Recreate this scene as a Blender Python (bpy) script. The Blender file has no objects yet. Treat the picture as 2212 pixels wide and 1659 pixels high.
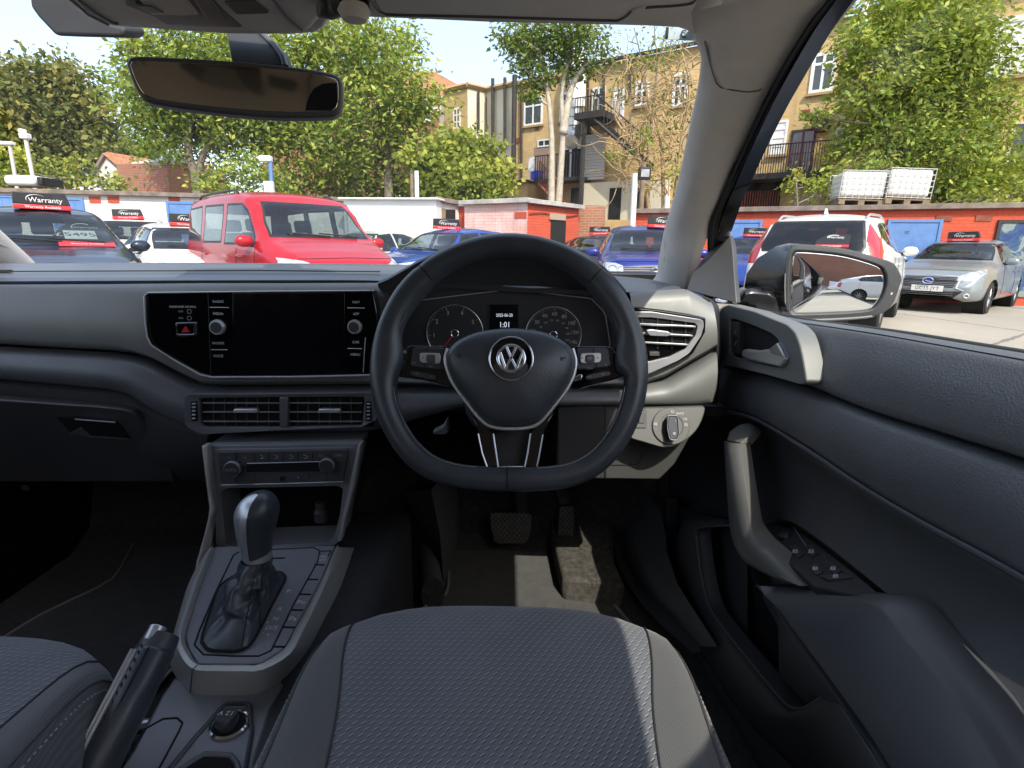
import bpy, bmesh, math, random
from mathutils import Vector, Matrix
from mathutils import noise as mnoise
R = math.radians
random.seed(7)
sc = bpy.context.scene
COL = sc.collection
V = Vector

# ------------------------------------------------------------------ camera
CAM = V((0, 0, 1.12)); FPX = 1200.0; PITCH = R(13.8); ROLL = R(0.9)
_f = V((0, math.cos(PITCH), -math.sin(PITCH)))
_r0 = V((1, 0, 0)); _u0 = V((0, math.sin(PITCH), math.cos(PITCH)))
_r = _r0 * math.cos(ROLL) + _u0 * math.sin(ROLL)
_u = _u0 * math.cos(ROLL) - _r0 * math.sin(ROLL)
cd = bpy.data.cameras.new('camera'); cam = bpy.data.objects.new('camera', cd); COL.objects.link(cam)
cd.sensor_fit = 'HORIZONTAL'; cd.sensor_width = 36; cd.lens = 36 * FPX / 2212
cd.clip_start = 0.02; cd.clip_end = 2000
mw = Matrix((( _r.x, _u.x, -_f.x, CAM.x), (_r.y, _u.y, -_f.y, CAM.y), (_r.z, _u.z, -_f.z, CAM.z), (0, 0, 0, 1)))
cam.matrix_world = mw
sc.camera = cam

# measured photo points -> rays (survey of the photo on a 2212 px wide sheet)
def ray(p): return _f + _r * ((p[0] - 1106) / FPX) - _u * ((p[1] - 829.5) / FPX)
def UY(p, y): d = ray(p); return CAM + d * (y / d.y)
def UX(p, x): d = ray(p); return CAM + d * (x / d.x)
def UZ(p, z): d = ray(p); return CAM + d * ((z - CAM.z) / d.z)
def UP(p, o, n): d = ray(p); return CAM + d * ((o - CAM).dot(n) / d.dot(n))
def zA(x, y): return (x * .3646, y * .3646)
def zB(x, y): return (x * .375 + 691.2, y * .375)
def zC(x, y): return (x * .4686 + 1382.4, y * .4686)
def zD(x, y): return (x * .375, y * .375 + 518.4)
def zE(x, y): return (x * .3906 + 743, y * .3906 + 483.8)
def zF(x, y): return (x * .375, y * .375 + 1036.8)
def zG(x, y): return (x * .375 + 691.2, y * .375 + 1036.8)
def zH(x, y): return (x * .6353 + 1347.8, y * .6353 + 604.8)
def zs(z, pts): return [z(*p) for p in pts]

# ------------------------------------------------------------------ materials
class E:
    """tiny shader-math expression"""
    def __init__(s, nt, k): s.nt = nt; s.k = k
    def op(s, o, *a):
        n = s.nt.nodes.new('ShaderNodeMath'); n.operation = o
        for i, q in enumerate((s,) + a):
            if isinstance(q, E): s.nt.links.new(q.k, n.inputs[i])
            else: n.inputs[i].default_value = q
        return E(s.nt, n.outputs[0])
    def __add__(s, b): return s.op('ADD', b)
    def __sub__(s, b): return s.op('SUBTRACT', b)
    def __mul__(s, b): return s.op('MULTIPLY', b)
    def __truediv__(s, b): return s.op('DIVIDE', b)
    def lt(s, b): return s.op('LESS_THAN', b)
    def gt(s, b): return s.op('GREATER_THAN', b)
    def floor(s): return s.op('FLOOR')
    def fract(s): return s.op('FRACT')
    def abs(s): return s.op('ABSOLUTE')
    def mod(s, b): return s.op('FLOORED_MODULO', b)
    def mx(s, b): return s.op('MAXIMUM', b)
    def mn(s, b): return s.op('MINIMUM', b)

def coords(nt, kind='Object'):
    t = nt.nodes.new('ShaderNodeTexCoord'); return t.outputs[kind]
def xyz(nt, kind='Object'):
    s = nt.nodes.new('ShaderNodeSeparateXYZ'); nt.links.new(coords(nt, kind), s.inputs[0])
    return [E(nt, s.outputs[i]) for i in range(3)]
def noise_tex(nt, scale, detail=3, rough=.55, kind='Object', dist=0, stretch=None):
    n = nt.nodes.new('ShaderNodeTexNoise'); n.inputs['Scale'].default_value = scale
    n.inputs['Detail'].default_value = detail; n.inputs['Roughness'].default_value = rough; n.inputs['Distortion'].default_value = dist
    c = coords(nt, kind)
    if stretch:
        m = nt.nodes.new('ShaderNodeMapping'); m.inputs['Scale'].default_value = stretch
        nt.links.new(c, m.inputs[0]); c = m.outputs[0]
    nt.links.new(c, n.inputs['Vector']); return n.outputs['Fac']
def ramp(nt, fac, stops):
    r = nt.nodes.new('ShaderNodeValToRGB'); el = r.color_ramp.elements
    while len(el) < len(stops): el.new(0.5)
    for e, (p, c) in zip(el, stops): e.position = p; e.color = (*c, 1)
    nt.links.new(fac.k if isinstance(fac, E) else fac, r.inputs[0]); return r.outputs[0]
def mixc(nt, fac, a, b, mode='MIX'):
    m = nt.nodes.new('ShaderNodeMix'); m.data_type = 'RGBA'; m.blend_type = mode
    for i, q in ((0, fac), (6, a), (7, b)):
        if isinstance(q, E): q = q.k
        if hasattr(q, 'is_output'): nt.links.new(q, m.inputs[i])
        elif i == 0: m.inputs[0].default_value = q
        else: m.inputs[i].default_value = (*q, 1) if len(q) == 3 else q
    return m.outputs[2]
def base_mat(name):
    m = bpy.data.materials.new(name); m.use_nodes = True
    nt = m.node_tree; return m, nt, nt.nodes['Principled BSDF']
def setp(b, **k):
    for q, v in k.items():
        b.inputs[q.replace('_', ' ')].default_value = v
def add_bump(nt, b, h, strength, dist=.001):
    n = nt.nodes.new('ShaderNodeBump'); n.inputs['Strength'].default_value = strength; n.inputs['Distance'].default_value = dist
    nt.links.new(h.k if isinstance(h, E) else h, n.inputs['Height']); nt.links.new(n.outputs[0], b.inputs['Normal'])
def mat(name, col, rough=.5, metal=0, spec=.5, coat=0, var=0, vscale=6, grain=0, gscale=900, gdist=.0006, dirt=0, rvar=0, sheen=0):
    m, nt, b = base_mat(name)
    b.inputs['Base Color'].default_value = (*col, 1)
    b.inputs['Roughness'].default_value = rough; b.inputs['Metallic'].default_value = metal
    b.inputs['Specular IOR Level'].default_value = spec
    if coat: b.inputs['Coat Weight'].default_value = coat; b.inputs['Coat Roughness'].default_value = .03
    if sheen: b.inputs['Sheen Weight'].default_value = sheen; b.inputs['Sheen Roughness'].default_value = .5
    if var:
        f = noise_tex(nt, vscale, 5, .6)
        c = ramp(nt, f, [(.3, tuple(q * (1 - var) for q in col)), (.7, tuple(min(1, q * (1 + var)) for q in col))])
        nt.links.new(c, b.inputs['Base Color'])
    if rvar:
        f = E(nt, noise_tex(nt, vscale * 1.7, 4, .65)) * (2 * rvar) + (rough - rvar)
        nt.links.new(f.k, b.inputs['Roughness'])
    if grain:
        v = nt.nodes.new('ShaderNodeTexVoronoi'); v.inputs['Scale'].default_value = gscale; v.feature = 'SMOOTH_F1'
        nt.links.new(coords(nt), v.inputs['Vector'])
        h = E(nt, v.outputs[0]) + E(nt, noise_tex(nt, gscale * .6, 2)) * .6
        add_bump(nt, b, h, grain, gdist)
    return m

MT = {}
MT['dash'] = mat('soft_dash_plastic', (.112, .116, .126), .40, var=.12, grain=.45, gscale=520, gdist=.0008, rvar=.08, vscale=9)
MT['dash_top'] = mat('dash_top_plastic', (.096, .102, .120), .36, var=.10, grain=.30, gscale=600, gdist=.0006, vscale=5)
MT['pull'] = mat('satin_dark_pull', (.14, .14, .135), .36, var=.06)
MT['frame'] = mat('silver_trim_lit', (.42, .42, .40), .40, metal=.3, var=.06, rvar=.06, vscale=14)  # brighter copy of the silver trim, light on the frame put into its colour
MT['armrest'] = mat('smooth_arm_rest', (.085, .088, .096), .42, var=.06, grain=.18, gscale=1400, gdist=.0003)
MT['console'] = mat('console_plastic', (.205, .21, .232), .36, var=.08, grain=.25, gscale=900, gdist=.0004, rvar=.06)
MT['louvre'] = mat('louvre_plastic', (.20, .20, .20), .35)
MT['plastic'] = mat('black_plastic', (.062, .063, .067), .44, var=.15, grain=.25, gscale=800, rvar=.08)
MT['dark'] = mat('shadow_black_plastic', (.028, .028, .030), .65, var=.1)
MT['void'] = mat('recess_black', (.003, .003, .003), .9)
MT['trim'] = mat('silver_grey_trim', (.185, .192, .187), .46, metal=.12, rvar=.07, vscale=14, var=.06, grain=.08, gscale=1500, gdist=.0003)
MT['trim_dk'] = mat('warm_grey_plastic', (.095, .096, .093), .45, var=.08, grain=.2, gscale=900, gdist=.0004)
MT['piano'] = mat('piano_black', (.004, .004, .005), .07, coat=.6, rvar=.05, vscale=22)
MT['screen'] = mat('screen_black', (.004, .004, .0055), .14, spec=.5, rvar=.09, vscale=16)
MT['chrome'] = mat('chrome_trim', (.74, .75, .77), .14, metal=1, var=.03)
MT['satin'] = mat('satin_chrome', (.66, .67, .69), .38, metal=.75, var=.05)
MT['leather'] = mat('black_leather', (.046, .053, .062), .34, var=.2, vscale=25, grain=.22, gscale=700, gdist=.0005, rvar=.08)
MT['airbag'] = mat('grained_airbag_vinyl', (.050, .055, .064), .38, var=.1, grain=.35, gscale=620, gdist=.0006)
MT['button'] = mat('button_plastic', (.042, .044, .050), .42, var=.08)
MT['label'] = mat('printed_white', (.72, .73, .75), .5)
MT['label_dim'] = mat('printed_grey', (.38, .38, .40), .5)
MT['headliner'] = mat('headliner_cloth', (.66, .62, .58), .95, var=.05, vscale=40, grain=.35, gscale=1500, gdist=.0005, sheen=.2)
MT['pillar'] = mat('pillar_cloth', (.66, .605, .535), .9, var=.04, vscale=30, grain=.3, gscale=1500, gdist=.0004, sheen=.15)
MT['carpet'] = mat('black_carpet', (.036, .036, .036), 1, var=.5, vscale=60, grain=1, gscale=700, gdist=.003, sheen=.15)
MT['mat'] = mat('mat_carpet', (.034, .035, .033), 1, var=.35, vscale=45, grain=1, gscale=900, gdist=.002, sheen=.2)
MT['piping'] = mat('grey_piping', (.24, .23, .22), .8)
MT['thread'] = mat('pale_thread', (.42, .42, .40), .8)
MT['rubber'] = mat('black_rubber', (.018, .018, .018), .7)
MT['gloss_black'] = mat('gloss_black_paint', (.006, .006, .007), .18, coat=.5)
MT['red'] = mat('hazard_red', (.65, .02, .03), .35)
MT['metal'] = mat('bare_metal', (.45, .45, .45), .35, metal=.9)
MT['white_lens'] = mat('silver_print', (.6, .6, .62), .3)

def emis(name, col, s):
    m, nt, b = base_mat(name); setp(b, Base_Color=(0.01, .01, .01, 1), Emission_Color=(*col, 1), Emission_Strength=s); return m
MT['lit'] = emis('lit_display_text', (.8, .85, 1), .9)
MT['lit_dim'] = emis('dial_print', (.45, .47, .5), .16)
MT['needle'] = emis('dial_needle', (.7, .03, .05), .12)

def glass(name, tint=(1, 1, 1), refl=1.0, rough=0.0, dust=0):
    m = bpy.data.materials.new(name); m.use_nodes = True; nt = m.node_tree
    for n in list(nt.nodes):
        if n.type == 'BSDF_PRINCIPLED': nt.nodes.remove(n)
    out = nt.nodes['Material Output']
    t = nt.nodes.new('ShaderNodeBsdfTransparent'); t.inputs[0].default_value = (*tint, 1)
    g = nt.nodes.new('ShaderNodeBsdfGlossy'); g.inputs['Roughness'].default_value = rough; g.inputs[0].default_value = (1, 1, 1, 1)
    fr = nt.nodes.new('ShaderNodeFresnel'); ge = nt.nodes.new('ShaderNodeNewGeometry')
    nt.links.new((E(nt, ge.outputs['Backfacing']) * (1 / 1.45 - 1.45) + 1.45).k, fr.inputs[0])     # same reflection from both sides
    f = E(nt, fr.outputs[0]) * refl
    mx = nt.nodes.new('ShaderNodeMixShader'); nt.links.new(f.k, mx.inputs[0])
    nt.links.new(t.outputs[0], mx.inputs[1]); nt.links.new(g.outputs[0], mx.inputs[2])
    if dust:
        d = nt.nodes.new('ShaderNodeBsdfDiffuse'); d.inputs[0].default_value = (.8, .78, .72, 1); m2 = nt.nodes.new('ShaderNodeMixShader')
        k = (E(nt, noise_tex(nt, 3, 6, .7)) - .3).mx(0) * (E(nt, noise_tex(nt, 40, 3, .7)) + .4) * dust
        nt.links.new(k.k, m2.inputs[0]); nt.links.new(mx.outputs[0], m2.inputs[1]); nt.links.new(d.outputs[0], m2.inputs[2]); mx = m2
    nt.links.new(mx.outputs[0], out.inputs[0])
    return m
MT['glass'] = glass('windscreen_glass', (.98, .99, .985), .5, dust=.07)
MT['side_glass'] = glass('side_window_glass', (.96, .975, .965), .35, dust=.05)

def seat_cloth():
    m, nt, b = base_mat('dashed_seat_cloth')
    x, y, z = xyz(nt)
    W_, H_ = .0092, .0066
    v = y / H_; row = v.floor(); u = x / W_ + row.mod(2) * .5
    uo = (u.fract() - .5) * W_; vo = (v.fract() - .5) * H_
    a = uo * .80 + vo * .60; c = vo * .80 - uo * .60
    d = (a.abs().lt(.0027)) * (c.abs().lt(.0007))
    d2 = (a.abs().lt(.0027)) * ((c + .0011).abs().lt(.0006))
    n = noise_tex(nt, 9, 4)
    basec = ramp(nt, n, [(.3, (.112, .120, .136)), (.7, (.152, .162, .182))])
    c1 = mixc(nt, d, basec, (.30, .31, .335)); c2 = mixc(nt, d2, c1, (.025, .027, .032))
    nt.links.new(c2, b.inputs['Base Color']); setp(b, Roughness=.9, Sheen_Weight=.25)
    h = d * 1.0 - d2 * .8 + E(nt, noise_tex(nt, 1500, 2)) * .5 + E(nt, noise_tex(nt, 11, 3, dist=.8)) * 7.0
    add_bump(nt, b, h, .6, .0008); return m
MT['seat_cloth'] = seat_cloth()
def bolster_cloth():
    m, nt, b = base_mat('ribbed_bolster_cloth')
    x, y, z = xyz(nt)
    n = noise_tex(nt, 8, 4)
    r = ((x * 1.0 + y * .12) / .0024).fract().op('PINGPONG', .5)
    basec = ramp(nt, n, [(.3, (.145, .148, .152)), (.7, (.19, .193, .195))])
    c = mixc(nt, r, (.085, .085, .088), basec)
    nt.links.new(c, b.inputs['Base Color']); setp(b, Roughness=.95, Sheen_Weight=.3)
    add_bump(nt, b, r + E(nt, noise_tex(nt, 1200, 2)) * .4, .5, .0006); return m
MT['bolster'] = bolster_cloth()
def pedal_rubber():
    m, nt, b = base_mat('diamond_pedal_rubber')
    x, y, z = xyz(nt)
    s = .0125
    a = ((x + z * .9) / s).fract().op('PINGPONG', .5); c = ((x - z * .9) / s).fract().op('PINGPONG', .5)
    g = a.mn(c); groove = g.lt(.09)
    n = noise_tex(nt, 60, 4)
    col = ramp(nt, n, [(.35, (.06, .06, .055)), (.7, (.12, .115, .10))])
    nt.links.new(mixc(nt, groove, col, (.010, .010, .010)), b.inputs['Base Color']); setp(b, Roughness=.6)
    add_bump(nt, b, groove * -1.0, .8, .002); return m
MT['pedal'] = pedal_rubber()

# ------------------------------------------------------------------ objects
def setprops(o, label=None, cat=None, group=None, kind=None):
    if label: o['label'] = label
    if cat: o['category'] = cat
    if group: o['group'] = group
    if kind: o['kind'] = kind
    return o
def empty(name, loc=(0, 0, 0), rz=0, label=None, cat=None, group=None):
    o = bpy.data.objects.new(name, None); o.empty_display_size = .2; COL.objects.link(o)
    o.location = loc; o.rotation_euler = (0, 0, rz); return setprops(o, label, cat, group)
def link_mesh(name, me, m, parent=None, sharp=35, bevel=0, seg=2, sub=0, solid=0):
    me.name = name
    if m is not None:
        me.materials.clear(); me.materials.append(MT[m] if isinstance(m, str) else m)
    if sharp is not None:
        me.polygons.foreach_set('use_smooth', [True] * len(me.polygons))
        if sharp < 180: me.set_sharp_from_angle(angle=R(sharp))
    o = bpy.data.objects.new(name, me); COL.objects.link(o)
    if parent is not None:
        while parent.parent is not None and parent.parent.parent is not None: parent = parent.parent   # thing > part > sub-part
        o.parent = parent
    if solid:
        q = o.modifiers.new('solid', 'SOLIDIFY'); q.thickness = solid; q.offset = -1
    if sub:
        q = o.modifiers.new('sub', 'SUBSURF'); q.levels = sub; q.render_levels = sub
    if bevel:
        q = o.modifiers.new('bevel', 'BEVEL'); q.width = bevel; q.segments = seg; q.limit_method = 'ANGLE'; q.angle_limit = R(32)
        q.harden_normals = False
    return o
def bm_obj(name, bm, m, parent=None, recalc=True, **k):
    if recalc: bmesh.ops.recalc_face_normals(bm, faces=bm.faces)
    me = bpy.data.meshes.new(name); bm.to_mesh(me); bm.free(); return link_mesh(name, me, m, parent, **k)
def pydata(name, vs, fs, m, parent=None, uvs=None, recalc=True, **k):
    me = bpy.data.meshes.new(name); me.from_pydata([tuple(v) for v in vs], [], fs)
    if uvs:
        l = me.uv_layers.new(name='UVMap')
        for i, lp in enumerate(me.loops): l.data[i].uv = uvs[lp.vertex_index]
    if recalc:
        bm = bmesh.new(); bm.from_mesh(me); bmesh.ops.recalc_face_normals(bm, faces=bm.faces); bm.to_mesh(me); bm.free()
    me.update(); return link_mesh(name, me, m, parent, **k)

def cr(pts, n, closed=False):
    """Catmull-Rom resample of points (any dimension)"""
    P = [V(p) for p in pts]; m = len(P); out = []
    segs = m if closed else m - 1
    L = [ (P[(i + 1) % m] - P[i]).length + 1e-9 for i in range(segs)]; T = sum(L)
    cnt = n if closed else n - 1
    for k in range(n):
        s = T * k / cnt; i = 0
        while i < segs - 1 and s > L[i]: s -= L[i]; i += 1
        t = min(1, s / L[i])
        if closed: a, b, c, d = P[(i - 1) % m], P[i], P[(i + 1) % m], P[(i + 2) % m]
        else: a, b, c, d = P[max(i - 1, 0)], P[i], P[i + 1], P[min(i + 2, m - 1)]
        out.append(.5 * ((2 * b) + (c - a) * t + (2 * a - 5 * b + 4 * c - d) * t * t + (3 * b - a - 3 * c + d) * t ** 3))
    return out
def lin(pts, n):
    P = [V(p) for p in pts]; L = [(P[i + 1] - P[i]).length + 1e-9 for i in range(len(P) - 1)]; T = sum(L); out = []
    for k in range(n):
        s = T * k / (n - 1); i = 0
        while i < len(L) - 1 and s > L[i]: s -= L[i]; i += 1
        out.append(P[i].lerp(P[i + 1], min(1, s / L[i])))
    return out
def rounded(pts, r, seg=4):
    """round the corners of a closed polygon of Vectors"""
    P = [V(p) for p in pts]; out = []
    for i, b in enumerate(P):
        a, c = P[i - 1], P[(i + 1) % len(P)]
        da, dc = (a - b), (c - b); la, lc = da.length, dc.length
        q = min(r, la * .45, lc * .45)
        p0, p2 = b + da * (q / la), b + dc * (q / lc)
        for k in range(seg + 1):
            t = k / seg; out.append((1 - t) ** 2 * p0 + 2 * t * (1 - t) * b + t * t * p2)
    return out
def prism(name, pts, back, m, parent=None, bevel=.0015, seg=2, **k):
    pts = [V(p) for p in pts]; n = len(pts); back = V(back)
    vs = pts + [p + back for p in pts]
    fs = [tuple(range(n)), tuple(range(2 * n - 1, n - 1, -1))] + [(i, (i + 1) % n, n + (i + 1) % n, n + i) for i in range(n)]
    return pydata(name, vs, fs, m, parent, bevel=bevel, seg=seg, **k)
def ring_prism(name, outer, inner, back, m, parent=None, N=48, bevel=.0015, wall=True, **k):
    """frame between two closed outlines, extruded back"""
    o = close_res(outer, N); i = close_res(inner, N)
    # rotate inner so it starts nearest to outer start
    j = min(range(N), key=lambda q: sum((i[(q + t) % N] - o[t]).length for t in range(0, N, 4)))
    i = i[j:] + i[:j]; back = V(back)
    vs = o + i + [p + back for p in o] + [p + back for p in i]; fs = []
    for a in range(N):
        b = (a + 1) % N
        fs += [(a, b, N + b, N + a), (a, 2 * N + a, 2 * N + b, b), (N + a, N + b, 3 * N + b, 3 * N + a), (2 * N + a, 3 * N + a, 3 * N + b, 2 * N + b)]
    return pydata(name, vs, fs, m, parent, bevel=bevel, **k)
def close_res(pts, N):
    P = [V(p) for p in pts]; return lin(P + [P[0]], N + 1)[:-1]
def grid_faces(nr, nc, closed=False, off=0):
    fs = []
    for r in range(nr - 1):
        for c in range(nc if closed else nc - 1):
            d = (c + 1) % nc
            fs.append((off + r * nc + c, off + r * nc + d, off + (r + 1) * nc + d, off + (r + 1) * nc + c))
    return fs
def loft(name, rows, m, parent=None, closed=False, cap=False, **k):
    nc = len(rows[0]); vs = [p for r in rows for p in r]; fs = grid_faces(len(rows), nc, closed)
    if cap: fs += [tuple(range(nc))[::-1], tuple(range((len(rows) - 1) * nc, len(rows) * nc))]
    return pydata(name, vs, fs, m, parent, **k)
def ruled(name, A, B, m, parent=None, n=40, mrows=8, bulge=(0, 0, 0), smooth_cols=True, lip=None, fn=cr, solid=0, **k):
    """surface between two boundary curves of 3-D points, bulged, with lips tucked back"""
    a, b = fn(A, n), fn(B, n); rows = []; bulge = V(bulge)
    for r in range(mrows + 1):
        t = r / mrows
        rows.append([p.lerp(q, t) + bulge * (4 * t * (1 - t)) for p, q in zip(a, b)])
    if lip is not None:
        lip = V(lip); d0 = [(p - q).normalized() for p, q in zip(rows[0], rows[1])]; d1 = [(p - q).normalized() for p, q in zip(rows[-1], rows[-2])]
        L = lip.length
        rows = [[p + lip for p in rows[0]]] + [[p + lip * .25 + d * L * .0 for p, d in zip(rows[0], d0)]] + rows[0:1][:0] + \
               [[p - d * L * .25 for p, d in zip(rows[0], d0)]] + rows[1:-1] + [[p - d * L * .25 for p, d in zip(rows[-1], d1)]] + \
               [[p + lip * .25 for p in rows[-1]], [p + lip for p in rows[-1]]]
    return loft(name, rows, m, parent, solid=solid, **k)
def frames(P, closed, up=None):
    n = len(P); T = []
    for i in range(n):
        a = P[i - 1] if (i > 0 or closed) else P[i]; b = P[(i + 1) % n] if (i < n - 1 or closed) else P[i]
        t = (b - a); T.append(t.normalized() if t.length > 1e-9 else V((0, 0, 1)))
    ref = V(up) if up is not None else (V((0, 0, 1)) if abs(T[0].z) < .9 else V((0, 1, 0)))
    out = []; nrm = (ref - T[0] * ref.dot(T[0])).normalized()
    for t in T:
        if up is not None: nrm = (ref - t * ref.dot(t)).normalized()
        else: nrm = (nrm - t * nrm.dot(t)).normalized()
        out.append((t, nrm, t.cross(nrm)))
    return out
def tube_geo(P, r, seg=10, closed=False, up=None, ell=(1, 1)):
    P = [V(p) for p in P]; fr = frames(P, closed, up); vs = []
    for i, (p, (t, a, b)) in enumerate(zip(P, fr)):
        q = r(i / max(1, len(P) - 1)) if callable(r) else r
        for s in range(seg):
            w = 2 * math.pi * s / seg; vs.append(p + a * (q * ell[0] * math.cos(w)) + b * (q * ell[1] * math.sin(w)))
    n = len(P); fs = []
    for i in range(n if closed else n - 1):
        j = (i + 1) % n
        for s in range(seg):
            d = (s + 1) % seg; fs.append((i * seg + s, i * seg + d, j * seg + d, j * seg + s))
    if not closed: fs += [tuple(range(seg))[::-1], tuple(range((n - 1) * seg, n * seg))]
    return vs, fs
def tube(name, P, r, m, parent=None, seg=10, closed=False, up=None, ell=(1, 1), **k):
    vs, fs = tube_geo(P, r, seg, closed, up, ell); return pydata(name, vs, fs, m, parent, sharp=k.pop('sharp', 50), **k)
class MB:
    """collects shapes into one mesh"""
    def __init__(s): s.v = []; s.f = []; s.uv = []
    def add(s, vs, fs):
        o = len(s.v); s.v += [V(v) for v in vs]; s.f += [tuple(o + i for i in f) for f in fs]; return s
    def box(s, c, d, rz=0, mtx=None):
        vs = []
        for x in (-.5, .5):
            for y in (-.5, .5):
                for z in (-.5, .5): vs.append(V((x * d[0], y * d[1], z * d[2])))
        q = mtx if mtx is not None else Matrix.Rotation(rz, 3, 'Z')
        vs = [q @ v + V(c) for v in vs]
        return s.add(vs, [(0, 1, 3, 2), (4, 6, 7, 5), (0, 4, 5, 1), (2, 3, 7, 6), (0, 2, 6, 4), (1, 5, 7, 3)])
    def tube(s, P, r, seg=8, **k): return s.add(*tube_geo(P, r, seg, **k))
    def prism(s, pts, back):
        pts = [V(p) for p in pts]; n = len(pts); b = V(back)
        return s.add(pts + [p + b for p in pts], [tuple(range(n)), tuple(range(2 * n - 1, n - 1, -1))] + [(i, (i + 1) % n, n + (i + 1) % n, n + i) for i in range(n)])
    def build(s, name, m, parent=None, **k): return pydata(name, s.v, s.f, m, parent, **k)
def lathe(name, c, axis, prof, m, parent=None, seg=32, **k):
    c = V(c); ax = V(axis).normalized(); ref = V((1, 0, 0)) if abs(ax.x) < .8 else V((0, 0, 1))
    a = (ref - ax * ref.dot(ax)).normalized(); b = ax.cross(a); rows = []
    for r, h in prof: rows.append([c + ax * h + a * (r * math.cos(2 * math.pi * i / seg)) + b * (r * math.sin(2 * math.pi * i / seg)) for i in range(seg)])
    return loft(name, rows, m, parent, closed=True, cap=True, **k)
def dome(name, pts, nrm, h, m, parent=None, rings=8, skirt=.012, power=.5, center=None, **k):
    P = [V(p) for p in pts]; nrm = V(nrm).normalized(); n = len(P)
    c = center or sum(P, V((0, 0, 0))) / n
    rows = [[p - nrm * skirt for p in P], P]
    for i in range(1, rings):
        s = 1 - i / rings; rows.append([c + (p - c) * s + nrm * (h * (1 - s * s) ** power) for p in P])
    vs = [p for r in rows for p in r]; fs = grid_faces(len(rows), n, True); o = (len(rows) - 1) * n
    vs.append(c + nrm * h); fs += [(o + i, o + (i + 1) % n, len(vs) - 1) for i in range(n)]
    return pydata(name, vs, fs, m, parent, **k)
def text_mesh(body, size, extrude=0):
    cu = bpy.data.curves.new('t', 'FONT'); cu.body = body; cu.size = size; cu.align_x = 'CENTER'; cu.align_y = 'CENTER'; cu.extrude = extrude; cu.resolution_u = 3
    o = bpy.data.objects.new('t', cu); me = bpy.data.meshes.new_from_object(o)
    bpy.data.objects.remove(o); bpy.data.curves.remove(cu); return me
def text(name, body, o, xd, yd, size, m, parent=None, lift=.0006, bold=0, sx=1):
    me = text_mesh(body, size); xd = V(xd).normalized(); yd = V(yd); yd = (yd - xd * yd.dot(xd)).normalized(); nz = xd.cross(yd)
    o = V(o) + nz * lift
    for v in me.vertices: v.co = o + xd * (v.co.x * sx) + yd * v.co.y + nz * 0
    me.validate(); return link_mesh(name, me, m, parent, sharp=None)
# ================================================================== the car we sit in
HC = empty('hatchback_car', (0, 0, 0), 0, 'car seen from its driver seat, grey dashboard, black steering wheel and dark cloth seats', 'car')
def Yf(y): return lambda p: UY(p, y)
def Zf(z): return lambda p: UZ(p, z)
def Xf(x): return lambda p: UX(p, x)
def label(par, body, p, fn, size, m='label', lift=.0008, name='lettering', sx=1):
    o = fn(p); xd = fn((p[0] + 10, p[1])) - o; yd = fn((p[0], p[1] - 10)) - o
    if abs(yd.normalized().dot(xd.normalized())) > .9: yd = V((0, 1, 0))
    return text(name, body, o, xd, yd, size * xd.length / 10, m, par, lift, sx=sx)
def px3(pts, fn): return [fn(p) for p in pts]
def line(par, name, pts, fn, r, m, seg=6, closed=False, smooth=False, n=24):
    P = px3(pts, fn)
    if smooth: P = cr(P, n, closed)
    return tube(name, P, r, m, par, seg=seg, closed=closed)
BK = V((0, 1, 0))

# ---------------- dashboard
X = [-420, -200, 0, 200, 420, 620, 800, 950, 1100, 1250, 1337, 1407, 1470]
def row(ys, y): return [UY(p, y) for p in zip(X, ys)]
rows = [row([566, 567, 570, 570, 570, 570, 571, 575, 582, 590, 600, 606, 622], 1.62),
        row([566, 567, 569, 568, 568, 569, 571, 574, 580, 588, 597, 604, 620], 1.22),
        row([575, 576, 578, 578, 578, 579, 582, 585, 590, 598, 606, 611, 624], 1.14),
        row([586, 587, 589, 588, 587, 588, 590, 594, 600, 608, 616, 619, 625], 1.085),
        row([595, 596, 597, 596, 595, 595, 596, 602, 610, 616, 624, 624, 627], 1.06),
        row([604, 604, 605, 604, 603, 603, 604, 610, 618, 624, 630, 628, 629], 1.032),
        row([611, 611, 611, 610, 609, 608, 608, 616, 626, 632, 634, 630, 631], 1.016),
        row([616, 616, 616, 614, 613, 612, 612, 620, 630, 636, 637, 633, 634], 1.03)]
rows = [cr(r, 60) for r in rows]
dash = loft('dashboard', [list(c) for c in zip(*[cr(c, 26) for c in zip(*rows)])], 'dash_top', HC, sharp=60)
line(dash, 'seam', zs(zD, [(-300, 180), (0, 181), (800, 178), (1500, 176), (2190, 182)]), Yf(1.081), .0012, 'dark')
prism('demister_slot', px3(zs(zD, [(-200, 172), (50, 172), (50, 184), (-200, 184)]), Yf(1.085)), BK * .01, 'void', dash)
# silver trim across the dash
tt = [(-420, 620), (0, 616), (232, 615), (420, 613), (620, 613), (830, 613), (1000, 620), (1250, 640), (1366, 634), (1445, 629), (1487, 626), (1538, 652)]
tb = [(-420, 738), (0, 745), (112, 752), (232, 758), (285, 764), (326, 777), (405, 818), (435, 831), (475, 833), (860, 830), (1000, 836), (1366, 834), (1440, 815), (1500, 780), (1549, 752)]
def yx(x): return 1.0 if x < 1300 else 1.0
tt = [(-420, 620), (0, 616), (232, 615), (420, 613), (620, 613), (862, 612)]
tb = [(-420, 738), (0, 745), (112, 752), (232, 758), (285, 764), (326, 777), (405, 818), (435, 831), (475, 833), (862, 831)]
TP = ruled('trim_panel', [UY(p, 1.005) for p in tt], [UY(p, .985) for p in tb], 'trim', dash, n=90, mrows=8, bulge=(0, -.012, 0), lip=(0, .03, 0), fn=lin, sharp=40)
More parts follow.
